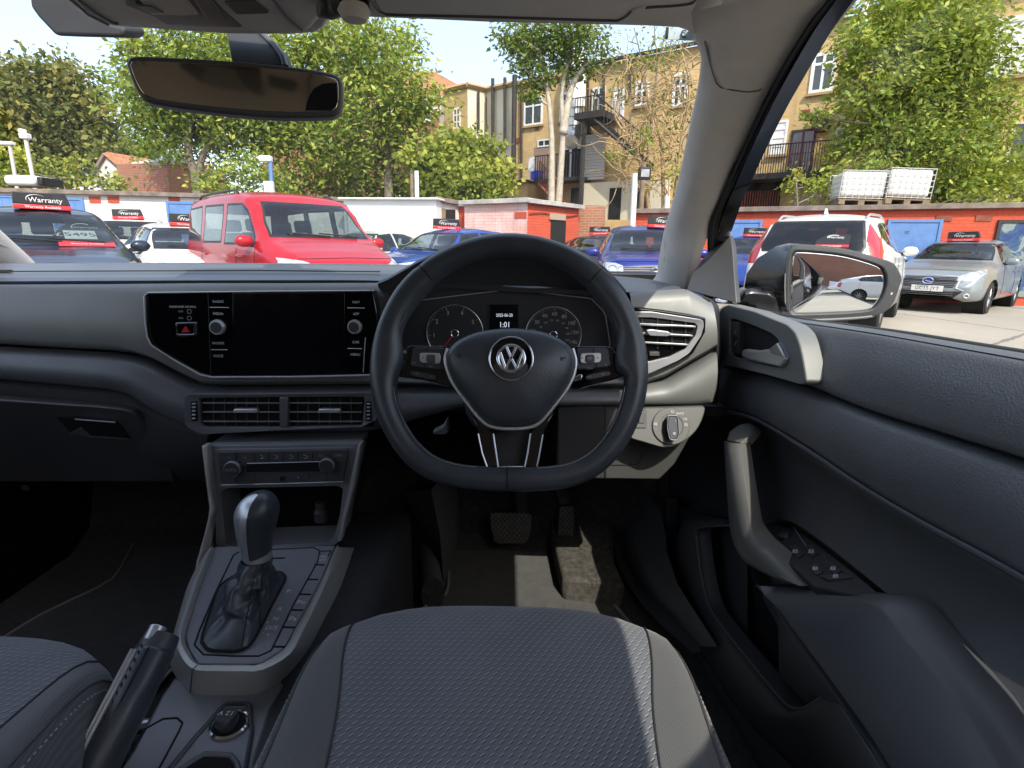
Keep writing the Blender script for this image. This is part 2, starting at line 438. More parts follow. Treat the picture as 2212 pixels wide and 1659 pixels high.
ruled('trim_panel', [UY(p, .995) for p in [(850, 808), (1000, 812), (1250, 812), (1372, 806)]], [UY(p, .985) for p in [(850, 830), (1000, 835), (1250, 836), (1372, 834)]], 'trim', dash, n=20, mrows=4, bulge=(0, -.006, 0), lip=(0, .03, 0), fn=lin, sharp=40)
ruled('trim_panel', [UY(p, 1.005) for p in [(1362, 634), (1400, 631), (1445, 629), (1487, 626), (1538, 652)]], [UY(p, .985) for p in [(1362, 834), (1400, 828), (1440, 815), (1500, 780), (1549, 752)]], 'trim', dash, n=40, mrows=8, bulge=(0, -.012, 0), lip=(0, .03, 0), fn=lin, sharp=40)
# padded band below the trim
mt_ = [(-420, 746), (0, 755), (232, 768), (285, 775), (326, 789), (405, 830), (445, 842), (480, 843), (800, 842), (1000, 843), (1366, 843), (1440, 824), (1548, 760)]
mb_ = [(-420, 805), (0, 822), (240, 845), (285, 857), (326, 888), (400, 922), (450, 935), (480, 936), (800, 935), (1000, 880), (1366, 878), (1440, 877), (1538, 874)]
ruled('padded_band', [UY(p, .992) for p in mt_], [UY(p, .985) for p in mb_], 'dash', dash, n=90, mrows=8, bulge=(0, -.016, 0), lip=(0, .03, 0), fn=lin, sharp=40)
# right end of the band takes the paler trim colour to stand in for sunlight
ruled('sunlit_band_end', [UY(p, .982) for p in [(1376, 838), (1440, 828), (1500, 795), (1549, 762)]], [UY(p, .975) for p in [(1376, 876), (1440, 876.5), (1500, 876), (1537, 873)]],
      'trim', dash, n=20, mrows=6, bulge=(0, -.012, 0), lip=(0, .02, 0), fn=lin)
ruled('dash_side', [UY((1487, 626), 1.02), UY((1538, 652), 1.005), UY((1549, 752), .986), UY((1537, 874), .976)],
      [UY((1487, 626), 1.2), UY((1552, 652), 1.1), UY((1560, 752), 1.1), UY((1549, 874), 1.08)], 'dark', dash, n=12, mrows=3, fn=lin)
# lower passenger side, glove box
ga = [(-420, 800), (0, 818), (240, 841), (285, 853), (326, 884), (400, 918), (452, 932)]
gb = [(-420, 1035), (0, 1040), (120, 1043), (240, 1045), (330, 1046), (400, 1046), (452, 1046)]
ruled('lower_dash', [UY(p, 1.0) for p in ga], [UY(p, 1.10) for p in gb], 'plastic', dash, n=50, mrows=8, bulge=(0, -.02, 0), lip=(0, .05, 0), fn=lin)
gl = zs(zD, [(-700, 880), (0, 920), (560, 958), (690, 972), (765, 990), (860, 1120), (985, 1270), (1010, 1395), (-700, 1395)])
glb = prism('glove_box_lid', [UY(p, .962 + .108 * max(0, (p[1] - 850)) / 195) for p in gl], BK * .03, 'plastic', dash, bevel=.004)
gf = lambda p: UY(p, .957 + .108 * max(0, (p[1] - 850)) / 195)
prism('handle_recess', px3(zs(zD, [(320, 1018), (440, 1022), (670, 1046), (745, 1146), (520, 1132), (410, 1118)]), gf), BK * .01, 'void', glb, bevel=.001)
prism('handle', px3(zs(zD, [(405, 1112), (470, 1078), (525, 1128), (745, 1144), (740, 1150), (520, 1136)]), lambda p: gf(p) - BK * .003), BK * .004, 'dash_top', glb, bevel=.001)
line(glb, 'handle_edge', zs(zD, [(440, 1030), (670, 1048)]), lambda p: gf(p) - BK * .003, .0014, 'satin')
lathe('footwell_lamp', UY(zD(150, 1425), 1.12), (0, -1, -.4), [(.001, 0), (.008, 0), (.007, .004), (.001, .005)], 'dash', dash, seg=16)

# glossy infotainment panel
so = zs(zD, [(820, 318), (850, 300), (1500, 294), (2150, 290), (2190, 520), (2150, 768), (2110, 777), (1225, 787), (1150, 765), (1010, 690), (880, 612), (850, 588), (832, 540)])
scr = prism('infotainment_panel', px3(so, Yf(.968)), BK * .03, 'piano', HC, bevel=.003, seg=3)
fs_ = Yf(.9675)
prism('touchscreen', px3(zs(zD, [(1340, 306), (1985, 304), (1985, 765), (1340, 768)]), Yf(.967)), BK * .003, 'screen', scr, bevel=.0005)
line(scr, 'chrome_edge', zs(zD, [(832, 325), (838, 480), (848, 560), (870, 606), (1000, 690), (1150, 775), (1220, 790), (1700, 788), (2130, 778)]), Yf(.964), .0017, 'satin')
line(scr, 'top_edge', zs(zD, [(832, 322), (850, 303), (1500, 296), (2130, 291)]), Yf(.966), .0010, 'satin')
line(scr, 'side_edge', zs(zD, [(2105, 560), (2092, 762)]), Yf(.967), .0007, 'satin')
line(scr, 'panel_joint', zs(zD, [(1198, 306), (1205, 500), (1215, 775)]), Yf(.9675), .0005, 'button')
for (x, y, n) in ((1258, 355, 'RADIO'), (1258, 425, 'MEDIA'), (1258, 595, 'PHONE'), (1258, 668, 'VOICE'), (2052, 358, 'NAV'), (2052, 426, 'APP'), (2050, 589, 'CAR'), (2048, 660, 'MENU')):
    label(scr, n, zD(x, y), Yf(.9668), 7.6, 'label')
for a, b in (((1208, 388), (1318, 389)), ((1216, 632), (1310, 632)), ((2002, 391), (2100, 392)), ((2002, 625), (2086, 626))):
    line(scr, 'key_line', zs(zD, [a, b]), Yf(.967), .0006, 'label')
label(scr, 'PASSENGER AIR BAG', zD(1053, 385), Yf(.9668), 6.2, 'label')
for x, y, t in ((1043, 412, 'OFF'), (1043, 450, 'ON')): label(scr, t, zD(x, y), Yf(.9668), 6, 'label_dim')
for x, y in ((1090, 412), (1090, 450)):
    tube('airbag_symbol', [UY(zD(x + 12 * math.cos(a), y + 12 * math.sin(a)), .9668) for a in [i * math.pi / 8 for i in range(16)]], .0004, 'label_dim', scr, closed=True, seg=5)
hb = zs(zD, [(1010, 478), (1131, 474), (1128, 553), (1014, 556)])
hz = ring_prism('hazard_button', rounded(px3(hb, Yf(.963)), .002), rounded(px3(zs(zD, [(1018, 485), (1116, 483), (1114, 543), (1020, 545)]), Yf(.963)), .002), BK * .006, 'chrome', scr, N=40, bevel=.0004)
ring_prism('warning_triangle', px3(zs(zD, [(1068, 494), (1092, 531), (1044, 532)]), Yf(.9655)), px3(zs(zD, [(1068, 508), (1080, 526), (1056, 526)]), Yf(.9655)), BK * .001, 'red', hz, N=30, bevel=0)
prism('triangle_fill', px3(zs(zD, [(1068, 503), (1082, 527), (1054, 527)]), Yf(.966)), BK * .001, 'red', hz, bevel=0)
for x, y, rr in ((1256, 502, 39), (2044, 500, 36)):
    c = UY(zD(x, y), .966); r = rr * .375 / FPX * .99
    kn = lathe('rotary_knob', c, (0, -1, 0), [(r * 1.15, 0), (r * 1.1, .004), (r, .006), (r * .97, .0072), (r * .80, .0072)], 'satin', scr)
    lathe('knob_face', c + V((0, -.0071, 0)), (0, -1, 0), [(r * .83, 0), (r * .80, .0012), (.0001, .0012)], 'button', kn)

# centre air vents
vo = zs(zD, [(1058, 908), (1076, 888), (1600, 884), (2142, 878), (2162, 900), (2180, 1030), (2090, 1078), (1600, 1100), (1160, 1122), (1062, 1075)])
vh = zs(zD, [(1150, 912), (1620, 906), (2095, 904), (2100, 930), (2085, 1068), (1620, 1078), (1165, 1078), (1150, 1040)])
cv = ring_prism('centre_air_vent', px3(vo, Yf(.955)), px3(vh, Yf(.957)), BK * .05, 'dash', HC, N=80, bevel=.002)
prism('vent_recess', px3(zs(zD, [(1090, 890), (2150, 885), (2150, 1075), (1150, 1080)]), Yf(.9665)), BK * .004, 'void', cv, bevel=0)
prism('divider', px3(zs(zD, [(1608, 906), (1655, 906), (1655, 1080), (1608, 1080)]), Yf(.953)), BK * .045, 'dash', cv, bevel=.002)
for x0, x1, xt in ((1166, 1610, (1338, 1482)), (1652, 2085, (1828, 1962))):
    for y in (940, 992, 1046):
        P = px3(zs(zD, [(x0, y - 4), (x1, y - 3), (x1, y + 5), (x0, y + 4)]), Yf(.958))
        prism('louvre', P, V((0, .007, -.001)), 'louvre', cv, bevel=.0008)
    for i in range(1, 7):
        x = x0 + (x1 - x0) * i / 7
        prism('vane', px3(zs(zD, [(x - 3, 915), (x + 3, 915), (x + 3, 1070), (x - 3, 1070)]), Yf(.9645)), V((0, .002, 0)), 'plastic', cv, bevel=0)
    P = px3(zs(zD, [(xt[0] + 8, 974), (xt[1] - 4, 974), (xt[1], 992), (xt[1] - 12, 997), (xt[0], 996)]), Yf(.955))
    prism('vent_tab', P, V((0, .012, 0)), 'satin', cv, bevel=.0015)
for xx in ((1096, 1134), (2104, 2140)):
    th = prism('thumb_wheel', px3(zs(zD, [(xx[0], 932), (xx[1] - 5, 930), (xx[1], 1044), (xx[0] + 5, 1044)]), Yf(.9535)), BK * .006, 'void', cv, bevel=.001)
    for k, y in enumerate((945, 965, 986, 1008, 1030)):
        prism('rib', px3(zs(zD, [(xx[0] + 8, y - 4), (xx[1] - 10, y - 5), (xx[1] - 8, y + 3), (xx[0] + 9, y + 4)]), Yf(.952)), BK * .003, 'satin', th, bevel=.0004)

# right-hand vent with chrome surround
vr = zs(zE, [(1560, 455), (1640, 462), (1760, 475), (1920, 500), (2004, 520), (2000, 600), (1932, 720), (1850, 770), (1690, 832), (1560, 850)])
rv = prism('side_air_vent', px3(vr, Yf(.972)), BK * .03, 'piano', HC, bevel=.003)
prism('vent_recess', px3(zs(zE, [(1560, 520), (1700, 528), (1950, 560), (1945, 600), (1900, 680), (1560, 690)]), Yf(.9705)), BK * .002, 'void', rv, bevel=0)
ch = ring_prism('chrome_surround', px3(zs(zE, [(1700, 486), (1985, 530), (1992, 560), (1975, 620), (1910, 715), (1850, 755), (1690, 826), (1560, 850), (1560, 486)]), Yf(.966)),
           px3(zs(zE, [(1700, 516), (1945, 548), (1956, 568), (1945, 615), (1885, 692), (1800, 735), (1690, 762), (1560, 770), (1560, 516)]), Yf(.9675)), BK * .006, 'satin', rv, N=80, bevel=.0015)
for y, x1 in ((558, 1946), (608, 1930), (658, 1905)):
    prism('louvre', px3(zs(zE, [(1560, y - 14), (x1 - 20, y + 4), (x1, y + 6), (x1, y + 16), (x1 - 20, y + 14), (1560, y - 2)]), Yf(.962)), V((0, .008, -.002)), 'satin', rv, bevel=.0008)
for x in (1650, 1735, 1815, 1890):
    prism('vane', px3(zs(zE, [(x - 3, 525), (x + 3, 525), (x + 3, 690), (x - 3, 690)]), Yf(.968)), V((0, .002, 0)), 'button', rv, bevel=0)
prism('vent_tab', rounded(px3(zs(zE, [(1672, 588), (1700, 584), (1795, 596), (1812, 608), (1795, 622), (1690, 618)]), Yf(.955)), .003), V((0, .008, 0)), 'satin', rv, bevel=.002)
prism('thumb_slider', px3(zs(zE, [(1690, 708), (1745, 708), (1745, 730), (1690, 730)]), Yf(.966)), V((0, .006, 0)), 'trim_dk', rv, bevel=.0008)

# instrument binnacle: hood, cowl and dials
hood = zs(zE, [(190, 318), (250, 292), (330, 246), (440, 186), (600, 120), (760, 84), (920, 72), (1100, 86), (1250, 124), (1390, 196), (1490, 284), (1560, 366)])
back = zs(zE, [(240, 318), (300, 292), (380, 250), (480, 200), (620, 140), (770, 106), (920, 96), (1090, 108), (1230, 144), (1360, 206), (1450, 290), (1510, 370)])
inn = zs(zE, [(300, 640), (322, 500), (352, 440), (470, 385), (620, 360), (770, 345), (920, 340), (1090, 346), (1250, 366), (1370, 410), (1452, 480), (1490, 680)])
hf = cr(px3(hood, Yf(.95)), 48); hb_ = cr(px3(back, Yf(1.16)), 48); hi = cr(px3(inn, Yf(1.035)), 48)
h1 = [p + V((0, -.006, -.004)) for p in hf]; h2 = [p + V((0, .0, -.010)) for p in hf]
bz = loft('instrument_hood', [hb_, [a.lerp(b, .5) + V((0, 0, .004)) for a, b in zip(hb_, hf)], hf, h1, h2, [a.lerp(b, .35) + V((0, .02, .01)) for a, b in zip(h2, hi)], hi], 'plastic', HC, sharp=50)
prism('hood_reflection', px3(zs(zE, [(840, 150), (900, 146), (990, 148), (1050, 162), (950, 156), (880, 153)]), Yf(.975)), BK * .004, 'trim_dk', bz, bevel=0)  # pale sliver painted in for a reflection on the hood
# side flanks filling from hood to dash
loft('hood_flank', [[UY(zE(200, 318), .955), UY(zE(290, 640), .985)], [UY(zE(300, 330), 1.03), UY(zE(318, 640), 1.03)]], 'plastic', bz)
loft('hood_flank', [[UY(zE(1560, 366), .955), UY(zE(1560, 680), .985)], [UY(zE(1460, 470), 1.035), UY(zE(1485, 690), 1.035)]], 'plastic', bz)
ci = zs(zE, [(285, 700), (310, 560), (345, 445), (470, 380), (700, 345), (920, 335), (1150, 350), (1370, 405), (1470, 480), (1500, 700), (1500, 880), (285, 880)])
clu = prism('instrument_cluster', px3(ci, Yf(1.04)), BK * .02, 'button', HC, bevel=0)
ring_prism('cluster_edge', px3(zs(zE, [(300, 655), (322, 560), (350, 460), (420, 420), (920, 360), (1370, 410), (1448, 492), (1476, 660), (1470, 700), (300, 700)]), Yf(1.036)),
           px3(zs(zE, [(306, 655), (328, 560), (355, 465), (424, 424), (920, 364), (1366, 415), (1442, 495), (1469, 660), (1464, 696), (308, 696)]), Yf(1.036)), BK * .004, 'satin', clu, N=90, bevel=0)
fd = Yf(1.037)
for cx, cy, r, nums, a0, a1, ndl in ((615, 603, 150, ['0', '1', '2', '3', '4', '5', '6', '7'], 225, -45, 230), (1158, 612, 148, ['0', '10', '20', '30', '40', '60', '80', '100', '120', '140'], 225, -20, 228)):
    ds = fd((zE(cx, cy))); rm = r * .3906 / FPX * 1.10
    dl = lathe('dial', ds, (0, -1, 0), [(rm, 0), (rm, .003), (rm * .97, .003), (rm * .95, .0005), (.0001, .0004)], 'dark', clu, seg=48)
    tube('dial_ring', [ds + V((rm * .985 * math.cos(a), -.003, rm * .985 * math.sin(a))) for a in [i * math.pi / 32 for i in range(64)]], .0008, 'satin', dl, closed=True, seg=6)
    tube('dial_hub', [ds + V((rm * .13 * math.cos(a), -.006, rm * .13 * math.sin(a))) for a in [i * math.pi / 12 for i in range(24)]], .0008, 'chrome', dl, closed=True, seg=6)
    tk = MB()
    for i in range(len(nums) * 5 - 4):
        a = R(a0 + (a1 - a0) * i / (len(nums) * 5 - 5)); q = .86 if i % 5 == 0 else .91
        tk.tube([ds + V((rm * q * math.cos(a), -.0022, rm * q * math.sin(a))), ds + V((rm * .945 * math.cos(a), -.0022, rm * .945 * math.sin(a)))], .00045, seg=4)
    tk.build('dial_ticks', 'lit_dim', dl)
    for i, t in enumerate(nums):
        a = R(a0 + (a1 - a0) * i / (len(nums) - 1))
        text('lettering', t, ds + V((rm * .74 * math.cos(a), -.002, rm * .74 * math.sin(a))), (1, 0, 0), (0, 0, 1), .0115 if len(nums) < 9 else .0098, 'lit_dim', dl)
    if len(nums) > 8:
        for i, t in enumerate(('20', '40', '60', '80', '100', '120', '140', '160', '180', '200', '220')):
            a = R(222 - 242 * i / 10); text('lettering', t, ds + V((rm * .52 * math.cos(a), -.002, rm * .52 * math.sin(a))), (1, 0, 0), (0, 0, 1), .005, 'lit_dim', dl)
    a = R(ndl)
    tube('needle', [ds + V((rm * .16 * math.cos(a), -.005, rm * .16 * math.sin(a))), ds + V((rm * .8 * math.cos(a), -.005, rm * .8 * math.sin(a)))], lambda t: .0013 - .0007 * t, 'needle', dl, seg=6)
dsp = prism('trip_display', px3(zs(zE, [(805, 446), (965, 446), (965, 610), (805, 610)]), Yf(1.036)), BK * .004, 'screen', clu, bevel=.0005)
label(dsp, '2025-06-20', zE(887, 505), Yf(1.035), 9.5, 'lit', sx=.82)
label(dsp, '1:01', zE(889, 558), Yf(1.035), 17, 'lit', sx=.85)

# light switch and knee panel
kd = zs(zE, [(1180, 1005), (1446, 1007), (1446, 1412), (1400, 1412), (1180, 1385)])
prism('knee_panel', [UY(p, .987 + .03 * (p[1] - 876) / 160) for p in kd], BK * .03, 'plastic', HC, bevel=.004)  # left half in darker plastic: the wheel's shadow put into its colour
kp = zs(zE, [(1440, 1006), (1640, 1008), (1990, 1008), (1965, 1080), (1890, 1225), (1830, 1330), (1745, 1416), (1440, 1412)])
knee = prism('knee_panel', [UY(p, .985 + .03 * (p[1] - 876) / 160) for p in kp], BK * .03, 'trim_dk', HC, bevel=.004)
line(knee, 'flap_joint', zs(zE, [(1420, 1333), (1620, 1330), (1645, 1302), (1650, 1270)]), lambda p: UY(p, .9835 + .03 * (p[1] - 876) / 160), .0009, 'dark')
sw = rounded(px3(zs(zE, [(1590, 1120), (1640, 1018), (2003, 1008), (1992, 1060), (1962, 1130), (1915, 1182), (1845, 1226), (1770, 1242), (1680, 1215), (1575, 1185)]), lambda p: UY(p, .972 - .028 * (p[1] - 876) / 90)), .012)
swp = prism('light_switch_panel', sw, BK * .022, 'trim_dk', HC, bevel=.003)
fsw = lambda p: UY(p, .9705 - .028 * (p[1] - 876) / 90)
c = fsw(zE(1807, 1118)); nz = (V((0, -1, -.02))).normalized()
nrm = (fsw(zE(1907, 1118)) - c).cross(fsw(zE(1807, 1018)) - c).normalized()
rs = 106 * .3906 / FPX * .97
sd = lathe('switch_dial', c, nrm, [(rs, 0), (rs, .0015), (rs * .97, .0025), (rs * .66, .0025), (rs * .64, .001), (.001, .001)], 'trim_dk', swp, seg=48)
for i in range(48): pass
kk = rounded([fsw(p) + nrm * .02 for p in zs(zE, [(1778, 1062), (1828, 1066), (1836, 1160), (1826, 1196), (1785, 1196), (1772, 1130)])], .004)
kb = prism('switch_knob', kk, -nrm * .02, 'gloss_black', swp, bevel=.002)
tube('knob_rim', [p + nrm * .0005 for p in kk], .0008, 'satin', kb, closed=True, seg=6)
for t, x, y, s in (('O', 1813, 1040, 8), ('AUTO', 1855, 1050, 6), ('=D', 1884, 1080, 7), ('ID', 1888, 1112, 8), ('0E', 1720, 1108, 8)):
    label(swp, t, zE(x, y), lambda p: fsw(p) + nrm * .003, s, 'label')
label(kb, '*', zE(1808, 1170), lambda p: fsw(p) + nrm * .0215, 16, 'label'); label(kb, 'I', zE(1814, 1095), lambda p: fsw(p) + nrm * .0215, 7, 'label_dim')
th = prism('dimmer_wheel', px3(zs(zE, [(1618, 1034), (1674, 1030), (1672, 1128), (1605, 1128)]), lambda p: fsw(p) - BK * .001), BK * .004, 'plastic', swp, bevel=.001)
prism('wheel_ridge', px3(zs(zE, [(1634, 1048), (1662, 1046), (1660, 1100), (1628, 1100)]), lambda p: fsw(p) - BK * .003), BK * .004, 'button', th, bevel=.001)
# dark under-dash closing panel, bulkhead
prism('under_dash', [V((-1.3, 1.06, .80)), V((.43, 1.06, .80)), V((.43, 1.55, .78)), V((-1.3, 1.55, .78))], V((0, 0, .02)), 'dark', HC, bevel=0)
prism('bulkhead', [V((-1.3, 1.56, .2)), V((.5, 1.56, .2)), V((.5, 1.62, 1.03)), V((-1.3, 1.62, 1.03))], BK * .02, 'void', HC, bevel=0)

# ---------------- steering wheel
WC = CAM + ray(zE(913, 801)) * .74
tl = R(19); WU = V((0, math.sin(tl), math.cos(tl))); WN = V((0, -math.cos(tl), math.sin(tl)))
def wl(x, y, h=0): return WC + V((1, 0, 0)) * x + WU * y + WN * h
def fw(h): return lambda p: UP(p, WC + WN * h, WN)
RC = .1692
def rim_pt(a):
    x, y = RC * math.cos(a), RC * math.sin(a)
    lim = .1505
    if y < 0:
        k = 9; y = -((abs(y) ** -k + lim ** -k) ** (-1 / k)) if abs(y) > 1e-4 else y
    return x, y
N = 120; rimP = [wl(*rim_pt(2 * math.pi * i / N)) for i in range(N)]
vs = []; seg = 18
for i in range(N):
    x, y = rim_pt(2 * math.pi * i / N); p = rimP[i]; t = (rimP[(i + 1) % N] - rimP[i - 1]).normalized(); o = t.cross(WN)
    ang = math.degrees(2 * math.pi * i / N) % 360
    grip = max(math.exp(-((ang - 38) / 15) ** 2), math.exp(-((ang - 142) / 15) ** 2))
    ja = 1 - .06 * max(math.exp(-((ang - a) / .9) ** 2) for a in (48, 132, 270))
    spread = max(math.exp(-((ang - a) / 11) ** 2) for a in (4, 176))
    for s in range(seg):
        w = 2 * math.pi * s / seg
        ri = .0158 * ja + .002 * grip; 
        cx = math.cos(w) * ri; cn = math.sin(w) * .0172 * ja
        if math.cos(w) < 0: cx *= 1 + .75 * spread + .10 * grip
        vs.append(p + o * cx + WN * cn)
fs = []
for i in range(N):
    j = (i + 1) % N
    for s in range(seg): d = (s + 1) % seg; fs.append((i * seg + s, i * seg + d, j * seg + d, j * seg + s))
SW = pydata('steering_wheel', vs, fs, 'leather', HC, sharp=180)
# inner stitching on the lower rim
for a0, a1 in ((285, 352), (188, 255), (20, 46), (134, 160)):
    mb = MB(); n_ = int((a1 - a0) * 1.3)
    for k in range(n_):
        a = R(a0 + (a1 - a0) * k / n_); b_ = R(a0 + (a1 - a0) * (k + .55) / n_)
        q = []
        for g in (a, b_):
            x, y = rim_pt(g); L = math.hypot(x, y); s_ = (L - .0150) / L; q.append(wl(x * s_, y * s_, .0085))
        mb.tube(q, .0006, seg=4)
    mb.build('stitching', 'thread', SW)
for a_ in (48, 132, 270):
    x, y = rim_pt(R(a_)); L = math.hypot(x, y); u_ = V((1, 0, 0)) * (x / L) + WU * (y / L); p = wl(x, y)
    tube('leather_seam', [p + u_ * (.0158 * math.cos(w)) + WN * (.0172 * math.sin(w)) for w in [i * math.pi / 10 for i in range(20)]], .0007, 'void', SW, closed=True, seg=5)
# spokes
H1 = -.008
sl = zs(zE, [(352, 672), (420, 674), (570, 676), (562, 740), (575, 815), (600, 900), (540, 888), (420, 858), (330, 848), (286, 840), (300, 810), (335, 748)])
sr = zs(zE, [(1268, 676), (1400, 676), (1482, 678), (1520, 740), (1556, 822), (1545, 842), (1460, 868), (1370, 890), (1290, 914), (1248, 905), (1268, 820), (1284, 740)])
for pts, dirx in ((sl, -1), (sr, 1)):
    sp = prism('spoke', rounded(px3(pts, fw(H1)), .005), WN * -.022, 'piano', SW, bevel=.003, seg=3)
    mir = (lambda L: L) if dirx < 0 else (lambda L: [(1842 - x, y) for x, y in L])
    q = mir([(362, 780), (378, 690), (400, 682), (556, 684), (552, 740), (558, 800), (540, 806), (380, 792)])
    pad = prism('button_pad', rounded(px3(zs(zE, q), fw(H1 + .004)), .004), WN * -.006, 'button', sp, bevel=.0015)
    rk = rounded(px3(zs(zE, mir([(418, 714), (432, 711), (530, 714), (536, 735), (532, 772), (428, 768), (418, 750)])), fw(H1 + .0065)), .003)
    prism('rocker_switch', rk, WN * -.004, 'satin', sp, bevel=.001)
    prism('rocker_centre', rounded(px3(zs(zE, mir([(455, 722), (505, 722), (505, 766), (455, 766)])), fw(H1 + .0085)), .003), WN * -.004, 'plastic', sp, bevel=.001)
    prism('lower_button', rounded(px3(zs(zE, mir([(368, 812), (400, 812), (490, 832), (510, 842), (502, 862), (480, 862), (362, 838)])), fw(H1 + .004)), .003), WN * -.005, 'button', sp, bevel=.0012)
    line(sp, 'pad_joint', zs(zE, mir([(461, 684), (461, 712)])), fw(H1 + .0045), .0004, 'void')
    line(sp, 'pad_joint', zs(zE, mir([(446, 770), (446, 798)])), fw(H1 + .0045), .0004, 'void')
    f8 = fw(H1 + .0072); fa = fw(H1 + .0046)
    if dirx < 0:
        lt = (('+', 437, 742, 9, f8), ('-', 519, 742, 9, f8), ('SET', 388, 770, 6, fa), ('RES', 480, 790, 5, fa), ('(+', 405, 828, 6, fa), ('(-', 482, 842, 6, fa))
    else:
        lt = (('<', 1318, 742, 9, f8), ('>', 1404, 742, 9, f8), ('OK', 1360, 745, 7, fw(H1 + .009)), ('VIEW', 1358, 800, 6, fa), ('v', 1447, 778, 9, fa), ('<<', 1358, 846, 7, fa), ('>>', 1432, 832, 7, fa))
    for t, x, y, s, fn in lt: label(sp, t, zE(x, y), fn, s, 'label_dim' if fn is not f8 else 'dark')
lo = zs(zE, [(700, 1060), (800, 1100), (825, 1160), (852, 1345), (925, 1350), (998, 1345), (1030, 1150), (1060, 1100), (1160, 1050), (1118, 1130), (1085, 1280), (1062, 1390), (1040, 1402), (930, 1404), (815, 1398), (790, 1380), (770, 1290), (735, 1130)])
ls = prism('lower_spoke', px3(lo, fw(-.012)), WN * -.018, 'piano', SW, bevel=.002)
line(ls, 'chrome_edge', zs(zE, [(742, 1160), (765, 1270), (795, 1352)]), fw(-.0105), .0012, 'satin')
line(ls, 'chrome_edge', zs(zE, [(826, 1160), (842, 1270), (855, 1356), (860, 1345), (990, 1342), (997, 1352), (1002, 1338)]), fw(-.0105), .0012, 'satin')
line(ls, 'chrome_edge', zs(zE, [(1100, 1165), (1082, 1270), (1058, 1385), (1036, 1396)]), fw(-.0105), .0011, 'satin')  # edge line added to give the right arm a highlight
line(ls, 'chrome_edge', zs(zE, [(1032, 1158), (1016, 1270), (1000, 1345)]), fw(-.0105), .0012, 'satin')
prism('spoke_back', px3(zs(zE, [(800, 1120), (1060, 1120), (1005, 1352), (848, 1352)]), fw(-.028)), WN * -.01, 'dark', ls, bevel=0)
# airbag cover and chrome bow
ab = zs(zE, [(566, 720), (590, 682), (640, 640), (740, 598), (880, 578), (990, 580), (1110, 600), (1200, 640), (1252, 682), (1276, 725), (1274, 790), (1258, 850), (1215, 925), (1150, 1010), (1085, 1082), (1030, 1108), (925, 1118), (825, 1110), (770, 1082), (700, 1000), (625, 905), (585, 830), (568, 780)])
abP = cr(px3(ab, fw(.004)), 72, True)
AB = dome('airbag_cover', abP, WN, .026, 'airbag', SW, rings=12, skirt=.03, power=.55, sharp=180)
cb = zs(zE, [(575, 690), (560, 745), (575, 815), (612, 895), (690, 1000), (760, 1085), (820, 1122), (925, 1133), (1035, 1122), (1092, 1090), (1160, 1010), (1228, 920), (1268, 840), (1282, 760), (1264, 690)])
tube('chrome_bow', cr(px3(cb, fw(.002)), 60), .0026, 'satin', SW, seg=8)
prism('bow_end', px3(zs(zE, [(1268, 850), (1300, 828), (1322, 832), (1318, 862), (1270, 872)]), fw(-.002)), WN * -.006, 'chrome', SW, bevel=.0015)
def on_bag(p, lift=0):
    # height of the airbag dome at this point
    c = sum(abP, V((0, 0, 0))) / len(abP); q = UP(p, WC + WN * .028, WN)
    return q + WN * lift
BC = UP(zE(925, 746), WC + WN * .0285, WN); rb = 124 * .3906 / FPX * .71
bd = lathe('badge', BC - WN * .004, WN, [(rb, 0), (rb, .0055), (rb * .97, .0065), (rb * .93, .0045), (.001, .0045)], 'piano', SW, seg=48)
def ring(par, c, r, rr, m, name): return tube(name, [c + V((1, 0, 0)) * (r * math.cos(a)) + WU * (r * math.sin(a)) for a in [i * math.pi / 24 for i in range(48)]], rr, m, par, closed=True, seg=8, up=WN)
ring(bd, BC + WN * .0022, rb * .97, .0013, 'chrome', 'chrome_ring')
rl = rb * .62; BL = BC + WN * .0022
ring(bd, BL, rl * .95, .0026, 'chrome', 'emblem_ring')
def emb(pts): return [BL + V((1, 0, 0)) * (x * rl) + WU * (y * rl) + WN * .0005 for x, y in pts]
mb = MB()
for sgn in (1, -1):
    mb.tube(emb([(.36 * sgn, .84), (.02 * sgn, .10)]), .0024, seg=8); mb.tube(emb([(.80 * sgn, .42), (.40 * sgn, -.72)]), .0024, seg=8); mb.tube(emb([(.40 * sgn, -.74), (.02 * sgn, -.02)]), .0024, seg=8)
mb.build('emblem', 'chrome', bd, sharp=60)
label(AB, 'AIRBAG', zE(925, 938), fw(.0265), 15, 'dark', lift=.0)
for x, y, d in ((628, 728, 1), (1212, 745, -1)):
    line(AB, 'horn_mark', zs(zE, [(x - 16 * d, y - 5), (x + 12 * d, y - 5), (x + 12 * d, y + 10), (x + 2 * d, y + 4)]), fw(.0205), .0007, 'dark')
# column shroud and stalks
tube('column_shroud', [WC + WN * -.03, WC + WN * -.10 + V((0, 0, -.01)), WC + WN * -.26 + V((0, 0, -.03))], lambda t: .062 + .02 * t, 'plastic', HC, seg=20, up=(1, 0, 0), ell=(1, .85))
ad = prism('adjuster_lever', px3(zs(zE, [(490, 1150), (545, 1125), (570, 1080), (580, 1150), (560, 1168), (495, 1165)]), Yf(.86)), BK * .02, 'dash', HC, bevel=.002)
tube('indicator_stalk', [WC + WN * -.05 + V((.05, 0, .01)), WC + WN * -.045 + V((.16, 0, .022))], .008, 'plastic', HC)
tube('wiper_stalk', [WC + WN * -.05 + V((-.05, 0, .01)), WC + WN * -.045 + V((-.16, 0, .022))], .008, 'plastic', HC)

